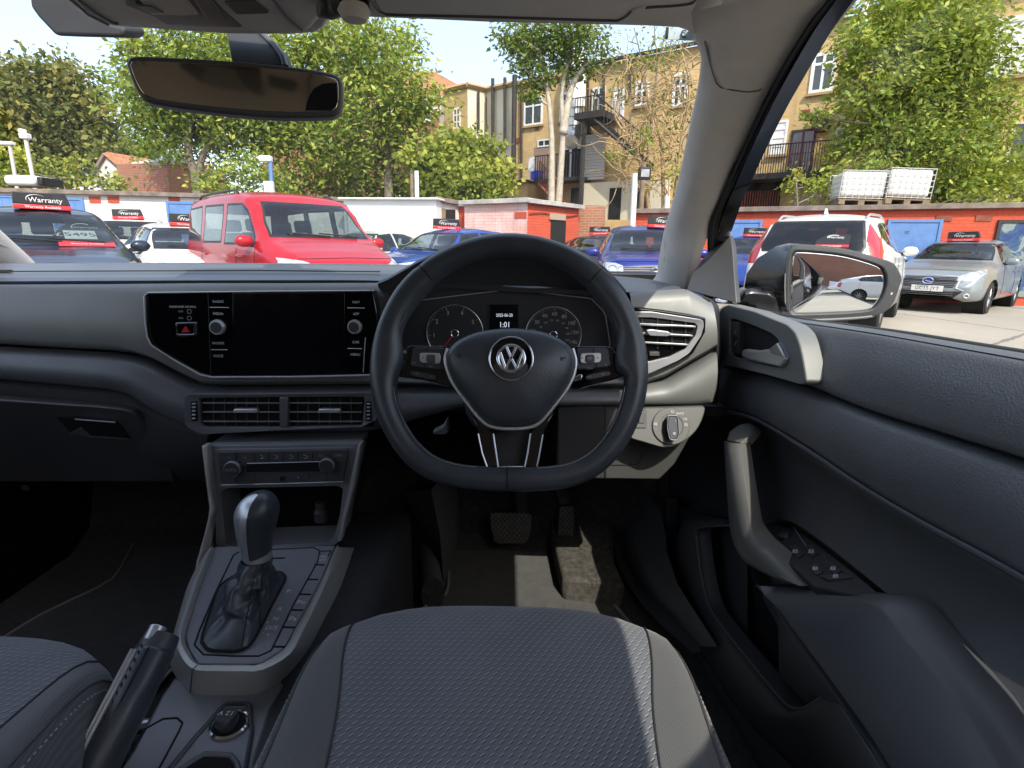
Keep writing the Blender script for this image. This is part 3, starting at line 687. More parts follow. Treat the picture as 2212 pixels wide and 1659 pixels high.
# ---------------- centre console
co = zs(zD, [(1190, 1186), (1600, 1182), (2068, 1172)]) + zs(zF, [(1985, 180), (1958, 345), (1925, 378), (1600, 384), (1290, 392), (1245, 385), (1238, 180)])
hole = zs(zF, [(1270, 70), (1300, 48), (1600, 42), (1950, 34), (1976, 50), (1958, 200), (1925, 330), (1895, 362), (1600, 374), (1320, 384), (1300, 372), (1285, 200)])
CN = ring_prism('centre_console', px3(co, Yf(.94)), px3(hole, Yf(.942)), BK * .07, 'console', HC, N=90, bevel=.002)
cl = zs(zD, [(1254, 1222), (1630, 1214), (2006, 1206), (1978, 1390), (1630, 1402), (1270, 1410)])
prism('face_fill', px3(zs(zD, [(1230, 1205), (2030, 1195), (1990, 1400), (1630, 1412), (1250, 1420)]), Yf(.9385)), BK * .02, 'console', CN, bevel=.001)
mb = MB()
for a, b_ in (((-.52, .80), (-.52, .45)),): pass
loft('storage_cubby', [px3(hole, Yf(.945)), [p + V((0, .14, -.02)) for p in px3(hole, Yf(.945))]], 'dark', CN, closed=True)
prism('cubby_back', [p + V((0, .139, -.02)) for p in px3(hole, Yf(.945))], BK * .01, 'void', CN, bevel=0)
lathe('socket_plug', UY(zF(1850, 235), 1.0), (0, 0, 1), [(.001, 0), (.013, .001), (.014, .02), (.009, .026), (.009, .04), (.001, .041)], 'plastic', CN, seg=16)
cp = prism('climate_panel', rounded(px3(cl, Yf(.931)), .004), BK * .012, 'plastic', CN, bevel=.0012)
line(cp, 'chrome_edge', zs(zD, [(1275, 1412), (1630, 1404), (1975, 1392)]), Yf(.929), .0011, 'satin')
prism('climate_display', px3(zs(zD, [(1420, 1290), (1846, 1280), (1846, 1332), (1420, 1338)]), Yf(.9295)), BK * .003, 'void', cp, bevel=.0005)
line(cp, 'display_edge', zs(zD, [(1424, 1288), (1842, 1277)]), Yf(.9292), .0007, 'satin')
for x, y, rr, t in ((1352, 1308, 50, 'AUTO'), (1892, 1290, 47, '')):
    c = UY(zD(x, y), .930); r = rr * .375 / FPX * .93
    kn = lathe('rotary_knob', c, (0, -1, .0), [(r, 0), (r, .010), (r * .96, .0125), (r * .90, .0125)], 'satin', cp)
    kf = lathe('knob_face', c + V((0, -.0122, 0)), (0, -1, 0), [(r * .92, 0), (r * .9, .0015), (.0001, .0015)], 'button', kn)
    tube('knob_grip', [c + V((0, -.0005, 0)), c + V((0, -.0065, 0))], r * 1.05, 'button', kn, seg=32)
    if t: text('lettering', t, c + V((0, -.0142, 0)), (1, 0, 0), (0, 0, 1), .0075, 'label_dim', kn)
for x in (1360, 1466, 1550, 1632, 1716, 1800, 1900):
    line(cp, 'key_joint', zs(zD, [(x, 1222), (x, 1276)]), Yf(.9305), .0005, 'void')
for x in (1362, 1466, 1780, 1880): line(cp, 'key_joint', zs(zD, [(x, 1345), (x, 1398)]), Yf(.9305), .0005, 'void')
line(cp, 'key_joint', zs(zD, [(1270, 1280), (1300, 1280)]), Yf(.9305), .0005, 'void'); line(cp, 'key_joint', zs(zD, [(1268, 1312), (1296, 1312)]), Yf(.9305), .0005, 'void')
for x, y, t in ((1320, 1252, 'oo'), (1412, 1252, 'oo'), (1850, 1242, 'A/C'), (1955, 1240, 'SYNC')): label(cp, t, zD(x, y), Yf(.930), 6.5, 'label_dim')
for x in (1508, 1590, 1678, 1760):
    line(cp, 'air_symbol', zs(zD, [(x - 12, 1240), (x, 1240), (x + 6, 1252), (x + 14, 1244)]), Yf(.930), .0005, 'label_dim'); line(cp, 'air_symbol', zs(zD, [(x - 8, 1258), (x + 10, 1258)]), Yf(.930), .0005, 'label_dim')
label(cp, '-', zD(1540, 1374), Yf(.930), 8, 'label_dim'); label(cp, '+', zD(1718, 1368), Yf(.930), 8, 'label')
lathe('fan_button', UY(zD(1628, 1374), .930), (0, -1, 0), [(.0045, 0), (.0045, .002), (.0001, .002)], 'void', cp, seg=16)
# upper silver strips
prism('trim_strip', px3(zs(zD, [(1157, 1186), (1190, 1186)]) + zs(zF, [(1206, 10), (1236, 175), (1216, 225), (1190, 395), (1150, 500), (1110, 560), (1130, 470), (1170, 350), (1196, 215), (1202, 160), (1186, 40)]), lambda p: UY(p, .925 if p[1] < 1180 else .92 - (p[1] - 1180) * .0009)), BK * .02, 'frame', CN, bevel=.003)
prism('trim_strip', px3(zs(zD, [(2064, 1174), (2082, 1172)]) + zs(zF, [(2040, 40), (1990, 230), (1968, 352), (1945, 360), (1966, 230), (2010, 40)]), Yf(.925)), BK * .02, 'frame', CN, bevel=.002)
# U-shaped frame around the gear plate
ZP = .600
I = zs(zF, [(1236, 392), (1170, 560), (1110, 735), (1065, 895), (1085, 975), (1140, 1060), (1220, 1064), (1400, 1065), (1500, 1060), (1640, 968), (1700, 860), (1780, 715), (1860, 560), (1935, 385)])
M_ = zs(zF, [(1206, 392), (1130, 560), (1068, 735), (1022, 895), (1036, 1000), (1110, 1088), (1220, 1100), (1400, 1101), (1510, 1094), (1668, 1004), (1738, 884), (1812, 735), (1888, 568), (1956, 388)])
O = zs(zF, [(1150, 470), (1085, 600), (1035, 760), (985, 950), (990, 1090), (1095, 1226), (1200, 1238), (1400, 1240), (1510, 1222), (1640, 1140), (1770, 985), (1870, 800), (1960, 620), (2040, 390)])
n = 60; ri = cr(px3(I, Zf(ZP)), n); rm_ = cr(px3(M_, Zf(ZP + .002)), n); ro = cr(px3(O, Zf(.556)), n)
FR = loft('console_frame', [[p - V((0, 0, .012)) for p in ri], ri, [a.lerp(b, .5) + V((0, 0, .0035)) for a, b in zip(ri, rm_)], rm_, [a.lerp(b, .35) + (b - a) * .12 for a, b in zip(rm_, ro)], [a.lerp(b, .75) + (b - a) * .06 for a, b in zip(rm_, ro)], ro], 'frame', CN, sharp=50)
line(CN, 'frame_joint', zs(zF, [(1140, 1064), (1108, 1092), (1096, 1225)]), lambda p: UZ(p, ZP + .004) if p[1] < 1448 else UZ(p, .5585), .0007, 'dark')
pl = prism('gear_plate', px3(zs(zF, [(1240, 385), (1170, 560), (1112, 735), (1068, 895), (1088, 972), (1142, 1056), (1400, 1060), (1500, 1055), (1636, 966), (1696, 858), (1776, 713), (1856, 558), (1930, 378)]), Zf(ZP - .003)), V((0, 0, -.02)), 'console', CN, bevel=.0015)
fp = Zf(ZP - .0025)
line(pl, 'plate_joint', zs(zF, [(1345, 432), (1385, 410), (1560, 400), (1805, 390), (1842, 408), (1830, 470), (1700, 700), (1562, 982), (1492, 1014), (1340, 1014), (1172, 1006), (1120, 950), (1142, 882), (1240, 650)]), fp, .0011, 'void', closed=True)
for a, b_ in (((1812, 488), (1870, 490)), ((1772, 573), (1832, 574)), ((1728, 658), (1790, 660)), ((1678, 748), (1745, 750)), ((1634, 848), (1698, 850)), ((1578, 960), (1646, 962))):
    line(pl, 'key_joint', zs(zF, [a, b_]), fp, .0014, 'void')
line(pl, 'key_joint', zs(zF, [(1848, 412), (1905, 408), (1890, 440)]), fp, .0010, 'void')
line(pl, 'slot', zs(zF, [(1560, 452), (1640, 450)]), fp, .0016, 'void')
def zlab(t, x, y, s, m='label', par=pl, z=ZP - .0022):
    o = UZ(zF(x, y), z); text('lettering', t, o, (1, 0, 0), (0, 1, 0), s, m, par, .0002)
for t, x, y, s in (('P', 1660, 642, .012), ('R', 1612, 745, .011), ('N', 1588, 800, .011), ('D/S', 1563, 853, .0115), ('+', 1540, 822, .010), ('-', 1518, 878, .010), ('v', 1545, 890, .010)): zlab(t, x, y, s)
for t, x, y, s in (('Po', 1735, 705, .0125), ('Pa', 1687, 800, .0125), ('(A)', 1860, 442, .010), ('OFF', 1856, 462, .008)): zlab(t, x, y, s)
# gear lever: boot, collar, knob
bb = zs(zF, [(1165, 905), (1172, 945), (1205, 978), (1290, 984), (1370, 983), (1440, 948), (1500, 850), (1570, 710), (1638, 580), (1636, 548), (1600, 530), (1480, 540), (1370, 545), (1270, 610), (1225, 720)])
base = cr(px3(bb, Zf(ZP)), 64, True)
top = UY(zF(1480, 450), .715)
axis_top = top; cb_ = sum(base, V((0, 0, 0))) / 64
j0 = 0
tr = []
for k, p in enumerate(base):
    d = p - cb_; d.z = 0; d.normalize(); tr.append(top + V((d.x * .021, d.y * .021, 0)))
rows = []
for r_ in range(19):
    t = r_ / 18; q = []
    for k in range(64):
        p = base[k].lerp(tr[k], t); s_ = math.sin(t * math.pi)
        c_ = cb_.lerp(top, t); d = p - c_; d.z = 0
        pinch = 1 - .24 * s_ * (1 - .3 * t)
        w = mnoise.noise(V((math.cos(k / 64 * 6.283) * 1.3, math.sin(k / 64 * 6.283) * 1.3, t * 3.2))) * .34 + mnoise.noise(V((k / 64 * 5 + t * 7, t * 6, 3))) * .24
        fold = (.15 * math.sin(t * 17 + 2.2 * math.sin(k / 64 * 6.283))) * s_
        p = c_ + d * (pinch * (1 + (w + fold) * s_)) + V((0, 0, .012 * s_ * mnoise.noise(V((k * .2, t * 5, 9)))))
        q.append(p)
    rows.append(q)
GL = boot = loft('gear_lever', rows, 'leather', HC, closed=True, sub=1, sharp=180)
tube('boot_rim', base, .0022, 'void', boot, closed=True, seg=6)
for k in (10, 16, 44): tube('boot_seam', [rows[r_][k] + (rows[r_][k] - cb_.lerp(top, r_ / 18)).normalized() * .0008 for r_ in range(0, 19)], .0006, 'void', boot, seg=4)
lathe('collar', UY(zF(1485, 452), .715), (0, .03, 1), [(.019, 0), (.0195, .012), (.017, .02), (.0165, .032)], 'satin', GL, seg=28)
# knob: rounded body leaning, built from side profile sections
kp_ = [((1400, 430), (1560, 410)), ((1390, 370), (1562, 360)), ((1374, 290), (1582, 280)), ((1364, 200), (1600, 190)), ((1372, 150), (1596, 150)), ((1400, 105), (1575, 110)), ((1440, 80), (1550, 84)), ((1478, 72), (1520, 72))]
rows = []
for a, b_ in kp_:
    A_, B_ = UY(zF(*a), .715), UY(zF(*b_), .715); c_ = (A_ + B_) / 2; h_ = (B_ - A_) / 2
    rows.append([c_ + h_ * math.cos(w) * 1.0 + V((0, 1, 0)) * (h_.length * 1.12 * math.sin(w)) for w in [2 * math.pi * i / 28 for i in range(28)]])
rows = [list(q) for q in zip(*[cr(c, 24) for c in zip(*rows)])]
knb = loft('gear_knob', rows, 'leather', GL, closed=True, cap=True, sharp=180)
band = []
for t in range(24):
    r_ = rows[t]; c_ = sum(r_, V((0, 0, 0))) / 28
    band.append([c_ + (r_[i] - c_) * 1.012 + V((0, -.0006, 0)) for i in (16, 17, 18, 19, 20, 21)])
loft('knob_band', band, 'satin', knb, sharp=180)

# lower console, socket, cup holder
zc = .556
lc = zs(zF, [(930, 1240), (1010, 1130), (1110, 1190), (1400, 1200), (1600, 1120), (1640, 1180), (1560, 1320), (1470, 1620), (1440, 1760), (620, 1760), (760, 1560)])
LC = prism('lower_console', px3(lc, Zf(zc)), V((0, 0, -.08)), 'console', HC, bevel=.004)
fl = Zf(zc + .0004)
line(LC, 'groove', zs(zF, [(980, 1665), (1130, 1480), (1288, 1302), (1310, 1290), (1420, 1290), (1442, 1310), (1452, 1450), (1415, 1665)]), fl, .0030, 'plastic')
line(LC, 'lid_joint', zs(zF, [(700, 1665), (770, 1530), (842, 1430), (940, 1376), (1020, 1371), (1052, 1400), (1030, 1450), (915, 1665)]), fl, .0012, 'void')
ch_ = zs(zF, [(1000, 1700), (1080, 1640), (1180, 1580), (1330, 1588), (1365, 1630), (1400, 1760), (1000, 1760)])
prism('cup_holder', px3(ch_, fl), V((0, 0, -.002)), 'void', LC, bevel=0)
tube('cup_rim', px3(ch_[:6], fl), .003, 'dash', LC, seg=8)
c = UZ(zF(1325, 1415), zc)
sk = lathe('power_socket', c, (0, 0, 1), [(.0225, 0), (.0225, .003), (.020, .0045), (.0175, .003), (.0165, .001)], 'chrome', LC, seg=40)
lathe('socket_well', c, (0, 0, 1), [(.0178, .0005), (.0176, .002), (.0120, .002), (.0001, .0015)], 'void', sk)
kn = lathe('socket_plug', c + V((-.002, -.001, .0)), (-.08, .12, 1), [(.0115, 0), (.0115, .004), (.0132, .006), (.0132, .013), (.0118, .0155), (.0001, .016)], 'button', LC, seg=32)
text('lettering', '12 V', c + V((-.003, .001, .0167)), (-1, 0, 0), (0, -1, .1), .010, 'label', kn)
# console flanks down to the floor
mb = MB()
mb.box((-.30, .80, .42), (.17, .66, .27))
mb.build('tunnel_cover', 'dark', CN, bevel=.03, seg=4)

# hand brake
def hbp(x, y, z): return UZ(zF(x, y), z)
P = [hbp(560, 1650, .575), hbp(650, 1465, .598), hbp(778, 1215, .628), hbp(892, 985, .652)]
P = cr(P, 16)
HB = tube('hand_brake', P,   .0222, 'leather', HC, seg=16, up=(0, 0, 1), ell=(.95, 1.0), sharp=180)
d_ = (P[-1] - P[-2]).normalized(); tube('brake_tip', [P[-1] - d_ * .002, P[-1] + d_ * .010, P[-1] + d_ * .018], lambda t: .0214 - .002 * t, 'plastic', HB, seg=16, up=(0, 0, 1), ell=(.95, 1))
b0 = P[-1] + d_ * .004
tube('release_button', [b0 + V((-.003, -.003, .0105)), b0 + V((-.003, -.003, .0105)) + d_ * .017], .0095, 'satin', HB, seg=14, bevel=.001)
sd_ = d_.cross(V((0, 0, 1))).normalized(); up_ = sd_.cross(d_)
mb = MB()
for i in range(1, 16):
    for s_ in (-.004,): mb.tube([P[i - 1] + up_ * .0214 - sd_ * .003 + d_ * .002, P[i - 1] + up_ * .0214 - sd_ * .005 + d_ * .006], .0007, seg=4)
for i in range(44):
    t = i / 44 * 14.5; k = int(t); p = P[k].lerp(P[k + 1], t - k) + up_ * .0212 + sd_ * .004
    mb.tube([p, p + d_ * .0028 + sd_ * .002], .0006, seg=4)
mb.build('stitching', 'void', HB)
for q in (-.010, -.0145): tube('silver_inlay', [p + up_ * .0190 + sd_ * q * 1 for p in P[:15]], .0024, 'satin', HB, seg=6)
lathe('brake_base', P[0] - d_ * .012, d_, [(.019, -.04), (.019, 0), (.0175, .012), (.001, .013)], 'satin', HB, seg=20)

# ---------------- pedals
BP = UY(zG(1100, 275), 1.36)
def fped(p): return UP(p, BP, V((0, -.94, .34)))
bp = rounded(px3(zs(zG, [(978, 195), (1000, 185), (1195, 187), (1224, 205), (1218, 300), (1195, 358), (1175, 370), (1020, 368), (998, 352), (978, 260)]), fped), .008)
PD = prism('brake_pedal', bp, V((0, .014, -.005)), 'pedal', HC, bevel=.003)
tube('pedal_arm', [fped(zG(1160, 190)) + V((0, .006, 0)), fped(zG(1160, 120)) + V((0, .02, 0)), fped(zG(1165, 20)) + V((0, .08, .0))], .016, 'plastic', PD, seg=8, ell=(1, .6), up=(1, 0, 0))
AP = UY(zG(1415, 270), 1.38)
def fap(p): return UP(p, AP, V((0, -.94, .34)))
ap = rounded(px3(zs(zG, [(1380, 150), (1470, 148), (1466, 300), (1452, 380), (1366, 380), (1370, 280)]), fap), .006)
PA = prism('accelerator_pedal', ap, V((0, .014, -.005)), 'pedal', HC, bevel=.003)
tube('pedal_arm', [fap(zG(1415, 150)) + V((0, .01, 0)), fap(zG(1390, 60)) + V((0, .03, 0)), fap(zG(1385, -40)) + V((0, .09, 0))], .017, 'plastic', PA, seg=8, ell=(1, .6), up=(1, 0, 0))

# ---------------- floor
ZFL = .285
loft('floor_carpet', [[V((-1.2, -1.6, ZFL)), V((.42, -1.6, ZFL))], [V((-1.2, 1.36, ZFL)), V((.42, 1.36, ZFL))], [V((-1.2, 1.44, ZFL + .04)), V((.42, 1.44, ZFL + .04))], [V((-1.2, 1.55, ZFL + .35)), V((.42, 1.55, ZFL + .35))]], 'carpet', HC)
# raised carpet by the accelerator and tunnel bulge
gf1 = zs(zG, [(1478, 165), (1670, 150), (1676, 300), (1690, 460), (1580, 330)])
prism('side_carpet', [UZ(p, .36) for p in zs(zG, [(1300, 150), (1672, 140), (1685, 300), (1694, 462), (1760, 600), (1400, 560)])], V((0, 0, -.07)), mat('sun_toned_carpet', (.10, .092, .08), 1, var=.5, vscale=70, grain=1, gscale=500, gdist=.004), HC, bevel=.01)  # paler than the other carpet: sunlight put into its colour
loft('tunnel_carpet', [px3(zs(zG, [(470, 60), (600, 300), (650, 520), (690, 700)]), Yf(1.3)), px3(zs(zG, [(640, 60), (690, 300), (706, 520), (715, 680)]), Yf(1.22)), [p + V((.02, .2, 0)) for p in px3(zs(zG, [(660, 60), (705, 300), (716, 520), (722, 680)]), Yf(1.24))]], 'carpet', HC)
tube('foot_rest', cr(px3(zs(zG, [(590, 250), (620, 450), (650, 660)]), Zf(.33)), 10), .045, 'carpet', HC, seg=14, ell=(1, .6))
# sill trim / kick panel on the right
kpn = zs(zG, [(1690, 150), (1845, 62), (1900, 40)]), 
KP = loft('kick_panel', [px3(zs(zG, [(1690, 150), (1690, 300), (1705, 460), (1760, 580), (1840, 700), (1960, 830), (2150, 1000)]), Zf(.31)),
                    [p + V((.03, 0, .012)) for p in px3(zs(zG, [(1690, 150), (1690, 300), (1705, 460), (1760, 580), (1840, 700), (1960, 830), (2150, 1000)]), Zf(.31))],
                    px3(zs(zG, [(1845, 66), (1830, 200), (1800, 320), (1850, 440), (1920, 600), (2040, 760), (2200, 960)]), Zf(.40)),
                    px3(zs(zG, [(1910, 40), (1960, 160), (1990, 300), (2000, 420), (2060, 600), (2160, 760), (2290, 960)]), Zf(.44))], 'trim_dk', HC, sharp=60)
prism('kick_recess', px3(zs(zG, [(1850, 70), (2000, 110), (1990, 300), (1985, 400), (1960, 420), (1860, 380), (1850, 300)]), Xf(.405)), V((.03, 0, 0)), 'dark', KP, bevel=.004)

# floor mats: loose, lie on the carpet
def floor_mat(lab, pts, z):
    P = cr(px3(pts, Zf(z)), 60, True)
    m_ = prism('floor_mat', P, V((0, 0, -.006)), 'mat', None, bevel=0)
    setprops(m_, lab, 'floor mat', 'carpet floor mats')
    tube('edge_piping', [p + V((0, 0, .001)) for p in P], .0042, 'piping', m_, closed=True, seg=6)
    return m_
floor_mat('dark carpet mat with grey piping under the pedals in the driver footwell', zs(zG, [(725, 440), (745, 400), (785, 374), (1000, 372), (1380, 376), (1425, 410), (1520, 550), (1630, 650), (1770, 810), (1900, 1000), (1500, 1100), (600, 1000), (590, 800), (604, 730), (640, 704), (690, 690), (725, 660), (742, 560)]), .30)
floor_mat('dark carpet mat with grey piping in the passenger footwell', zs(zF, [(1240, 108), (980, 110), (920, 130), (880, 190), (760, 390), (690, 520), (625, 590), (400, 700), (200, 800), (0, 930), (-250, 1150), (600, 1300), (1100, 900)]), .30)

# ---------------- seats
def make_seat(name):
    cx = -.012; S = []
    ys = [.690, .687, .678, .658, .625, .575, .51, .44, .34, .22, .08, -.06]
    zt = [.52, .585, .625, .645, .655, .655, .648, .640, .630, .620, .612, .606]
    wp = [.19, .19, .19, .188, .186, .180, .168, .160, .152, .150, .150, .150]    # half width of the flat panel
    wo = [.20, .212, .222, .228, .234, .240, .244, .246, .248, .25, .25, .25]
    root_rows = []
    for y, z, p, w in zip(ys, zt, wp, wo):
        f_ = min(1, max(0, (.69 - y) / .28)); bol = .015 * f_
        def zz(x, z=z, p=p, w=w, bol=bol, f_=f_):
            a = abs(x)
            if a <= p: return z + .004 * (1 - (a / p) ** 2) - .004 * f_
            t = (a - p) / (w - p); return z - .004 * f_ + bol * math.sin(t * math.pi * .72) - max(0, t - .45) ** 2 * (.20 - .05 * f_)
        xs = []
        front = .035 * max(0, 1 - abs((y - .735) / .04))
        for x in [-1, -.93, -.82, -.66, -.5, -.33, -.16, 0]: xs.append(-(p + (w - p) * -x) if x < 0 else -p)
        xs = [-(p + (w - p) * q) for q in (1, .93, .82, .66, .5, .33, .16, 0)]
        mid = [-p + 2 * p * i / 12 for i in range(1, 12)]
        root_rows.append((y, z, p, w, zz, xs, mid))
    def yb(x, y): return y - .085 * (abs(x) / .235) ** 4 * max(0, min(1, (y - .2) / .45))   # front edge is bowed
    def P(x, y, zf): return V((cx + x, yb(x, y), zf(x)))
    def fine(rows): return [list(c) for c in zip(*[cr(c, 44) for c in zip(*rows)])]
    panel = [[P(x, r[0], r[4]) for x in ([-r[2]] + r[6] + [r[2]])] for r in root_rows]
    left = []; right = []
    for r in root_rows:
        y, z, p, w, zz, xs, mid = r
        L = [V((cx - w - .004, yb(-w, y), zz(w) - .22)), V((cx - w - .008, yb(-w, y), zz(w) - .05))] + [P(x, y, zz) for x in xs]
        left.append(L); right.append([V((2 * cx - q.x, q.y, q.z)) for q in L])
    st = loft(name, fine(panel), 'seat_cloth', HC, sharp=180)
    fl_, fr_ = fine(left), fine(right)
    loft('bolster', fl_, 'bolster', st, sharp=180); loft('bolster', fr_, 'bolster', st, sharp=180)
    for rows, side in ((fl_, -1), (fr_, 1)):
        tube('seam', [r[-1] + V((0, 0, .0006)) for r in rows], .0013, 'dark', st, seg=6)
        tube('piping', [r[5] + V((0, 0, .001)) for r in rows], .0014, 'plastic', st, seg=6)
        mb = MB(); line_ = [r[5].lerp(r[4], .55) + V((0, 0, .0012)) for r in rows]; pts = lin(line_, 240)
        for i in range(0, 238, 2): mb.tube([pts[i], pts[i].lerp(pts[i + 1], .9)], .0008, seg=4)
        mb.build('stitching', 'thread', st)
    mb = MB(); mb.box((cx, .30, .47), (.44, .70, .20)); mb.build('seat_base', 'dark', st, bevel=.03)
    return st
ds_ = make_seat('driver_seat')
def copy_part(o, off, parent):
    c = o.copy(); COL.objects.link(c); c.parent = parent; c.location = off; return c
ps = copy_part(ds_, V((-.664, -.075, 0)), HC); ps.name = 'passenger_seat'
for ch in list(ds_.children):
    c_ = copy_part(ch, V((0, 0, 0)), ps)
tube('seat_rail', [UZ(zF(700, 1425), .42), UZ(zF(860, 1405), .42)], .008, 'satin', HC); tube('seat_rail', [UZ(zF(700, 1450), .42), UZ(zF(860, 1430), .42)], .006, 'trim_dk', HC)
# ---------------- driver's door (right-hand side)
XD = .46
def dx(x): return lambda p: UX(p, x)
# skin behind everything
DOOR = prism('driver_door', px3(zs(zH, [(150, 250), (300, 100), (620, 170), (1100, 250), (1400, 300), (1700, 360), (2600, 1300), (2600, 2600), (700, 2600), (330, 1500), (150, 1000)]), dx(.475)), V((.03, 0, 0)), 'plastic', HC, bevel=0)
def dl(name, A, B, xa, xb, m, mrows=8, bulge=0, n=50, lip=.02, fn=cr, par=DOOR, **k):
    a = [UX(p, xa(i / (len(A) - 1)) if callable(xa) else xa) for i, p in enumerate(zs(zH, A))]
    b = [UX(p, xb(i / (len(B) - 1)) if callable(xb) else xb) for i, p in enumerate(zs(zH, B))]
    if name in ('upper_pad', 'middle_pad', 'insert'):
        a = fn(a, n) + [a[-1] + V((.01, -.25 * k_, 0)) for k_ in (1, 2, 3)]; b = fn(b, n) + [b[-1] + V((.01, -.25 * k_, 0)) for k_ in (1, 2, 3)]
        rows_n = len(a); A_, B_ = a, b; fn = lambda P, n_: P
    return ruled(name, a, b, m, par, n=n, mrows=mrows, bulge=(-bulge, 0, 0), lip=(lip, 0, 0), fn=fn, sharp=60, **k)
up_t = [(330, 92), (440, 112), (560, 138), (700, 158), (860, 182), (1100, 224), (1360, 270), (1560, 312), (1900, 390)]
up_b = [(310, 284), (400, 302), (520, 330), (622, 360), (800, 434), (1100, 530), (1360, 612), (1560, 690), (1900, 830)]
up = dl('upper_pad', up_t, up_b, .466, .438, 'dash', bulge=.006)
# window sill: rolls over to the glass
sl = cr([UX(p, .468) for p in zs(zH, up_t)], 50)
loft('sill_roll', [sl, [p + V((.010, 0, .004)) for p in sl], [p + V((.028, 0, -.002)) for p in sl], [p + V((.034, 0, -.03)) for p in sl]], 'dash', up, sharp=180)
tube('window_seal', [p + V((.036, 0, -.002)) for p in sl], .006, 'rubber', up, seg=8)
mid_t = [(306, 288), (400, 306), (520, 338), (622, 372), (800, 446), (1100, 546), (1360, 632), (1560, 712), (1900, 860)]
mid_b = [(300, 432), (380, 450), (460, 478), (620, 574), (800, 696), (1000, 816), (1200, 924), (1360, 1014), (1900, 1330)]
dl('middle_pad', mid_t, mid_b, .442, .430, 'dash', bulge=.010)
line(DOOR, 'crease', zs(zH, [(300, 434), (380, 452), (460, 480), (620, 576), (800, 698), (1000, 818), (1200, 926), (1360, 1016), (1500, 1098)]), dx(.426), .0028, 'dash_top', smooth=True, n=60)
ins_t = [(296, 436), (400, 462), (460, 484), (620, 580), (800, 702), (1000, 822), (1200, 930), (1360, 1020), (1900, 1340)]
ins_b = [(240, 790), (360, 815), (470, 835), (570, 832), (890, 1082), (1000, 1195), (1200, 1400), (1360, 1640), (1900, 2200)]
dl('insert', ins_t, ins_b, .455, lambda t: .452 - .06 * t, 'plastic', bulge=-.012)
# sweep from insert onto the arm rest
ar_t = [(476, 1034), (560, 1033), (640, 1040), (760, 1062), (888, 1084), (985, 1190), (1090, 1310), (1200, 1440), (1300, 1590), (1400, 1780)]
ar_b = [(472, 1042), (490, 1075), (530, 1128), (590, 1220), (650, 1310), (710, 1400), (790, 1510), (850, 1600), (900, 1680), (960, 1800)]
ARM = dl('arm_rest', ar_t, ar_b, lambda t: .385, lambda t: .352, 'armrest', bulge=.012, mrows=10, lip=.04)
lower_t = [(540, 1170), (620, 1275), (690, 1395), (780, 1510), (850, 1600), (960, 1800)]
lower_b = [(524, 1230), (530, 1330), (600, 1440), (690, 1420), (860, 1700), (900, 1800)]
dl('arm_rest_side', [(474, 1046), (530, 1140), (600, 1245), (680, 1360), (760, 1475), (850, 1605), (960, 1800)], [(470, 1080), (525, 1180), (526, 1340), (620, 1455), (735, 1420), (870, 1640), (950, 1800)], .365, .395, 'plastic', bulge=.0, lip=.01, fn=lin)
# switch panel on the arm rest
spn = zs(zH, [(462, 842), (500, 830), (572, 832), (760, 976), (890, 1084), (760, 1066), (642, 1040), (560, 965), (500, 905)])
SPO = V((.40, .62, .80))
def fsp(p): return UX(p, .404 - .0000 * p[0])
so_ = UX(zH(500, 850), .425); s1 = UX(zH(642, 1038), .372); s2 = UX(zH(888, 1080), .402)
sn = (s1 - so_).cross(s2 - so_).normalized()
if sn.dot(CAM - so_) < 0: sn = -sn
def fsp(p, h=0): return UP(p, so_ + sn * h, sn)
SP = prism('switch_panel', [fsp(p) for p in spn], sn * -.02, 'dark', DOOR, bevel=.002)
c = fsp(zH(548, 876)); lathe('mirror_switch', c, sn, [(.0095, 0), (.0095, .003), (.008, .006), (.0001, .0065)], 'plastic', SP, seg=24)
for q, ic in (([(560, 905), (585, 898), (612, 930), (590, 945)], (582, 922)), ([(612, 905), (640, 898), (660, 925), (640, 940)], (636, 922)), ([(632, 968), (660, 962), (676, 990), (650, 1002)], (650, 980)), ([(690, 966), (716, 962), (740, 985), (715, 998)], (710, 980)), ([(664, 1004), (750, 996), (780, 1008), (690, 1018)], (719, 1006))):
    P = [fsp(p, .003) for p in zs(zH, q)]
    b_ = prism('window_switch', rounded(P, .002), sn * -.003, 'button', SP, bevel=.0008)
    o = fsp(zH(*ic), .0036); xd = fsp(zH(ic[0] + 8, ic[1]), .0036) - o; yd = fsp(zH(ic[0], ic[1] - 8), .0036) - o
    tube('window_symbol', [o + xd * a + yd * d for a, d in ((-1, -.6), (1, -.6), (1, .5), (-.6, .7))], .0005, 'label', SP, closed=True, seg=5); tube('window_symbol', [o - xd, o + xd], .0005, 'label', SP, seg=5)
line(SP, 'panel_edge', zs(zH, [(575, 838), (620, 905), (640, 920)]), lambda p: fsp(p, .001), .0008, 'satin')
line(SP, 'panel_edge', zs(zH, [(680, 930), (690, 960), (770, 1000)]), lambda p: fsp(p, .001), .0008, 'dash_top')
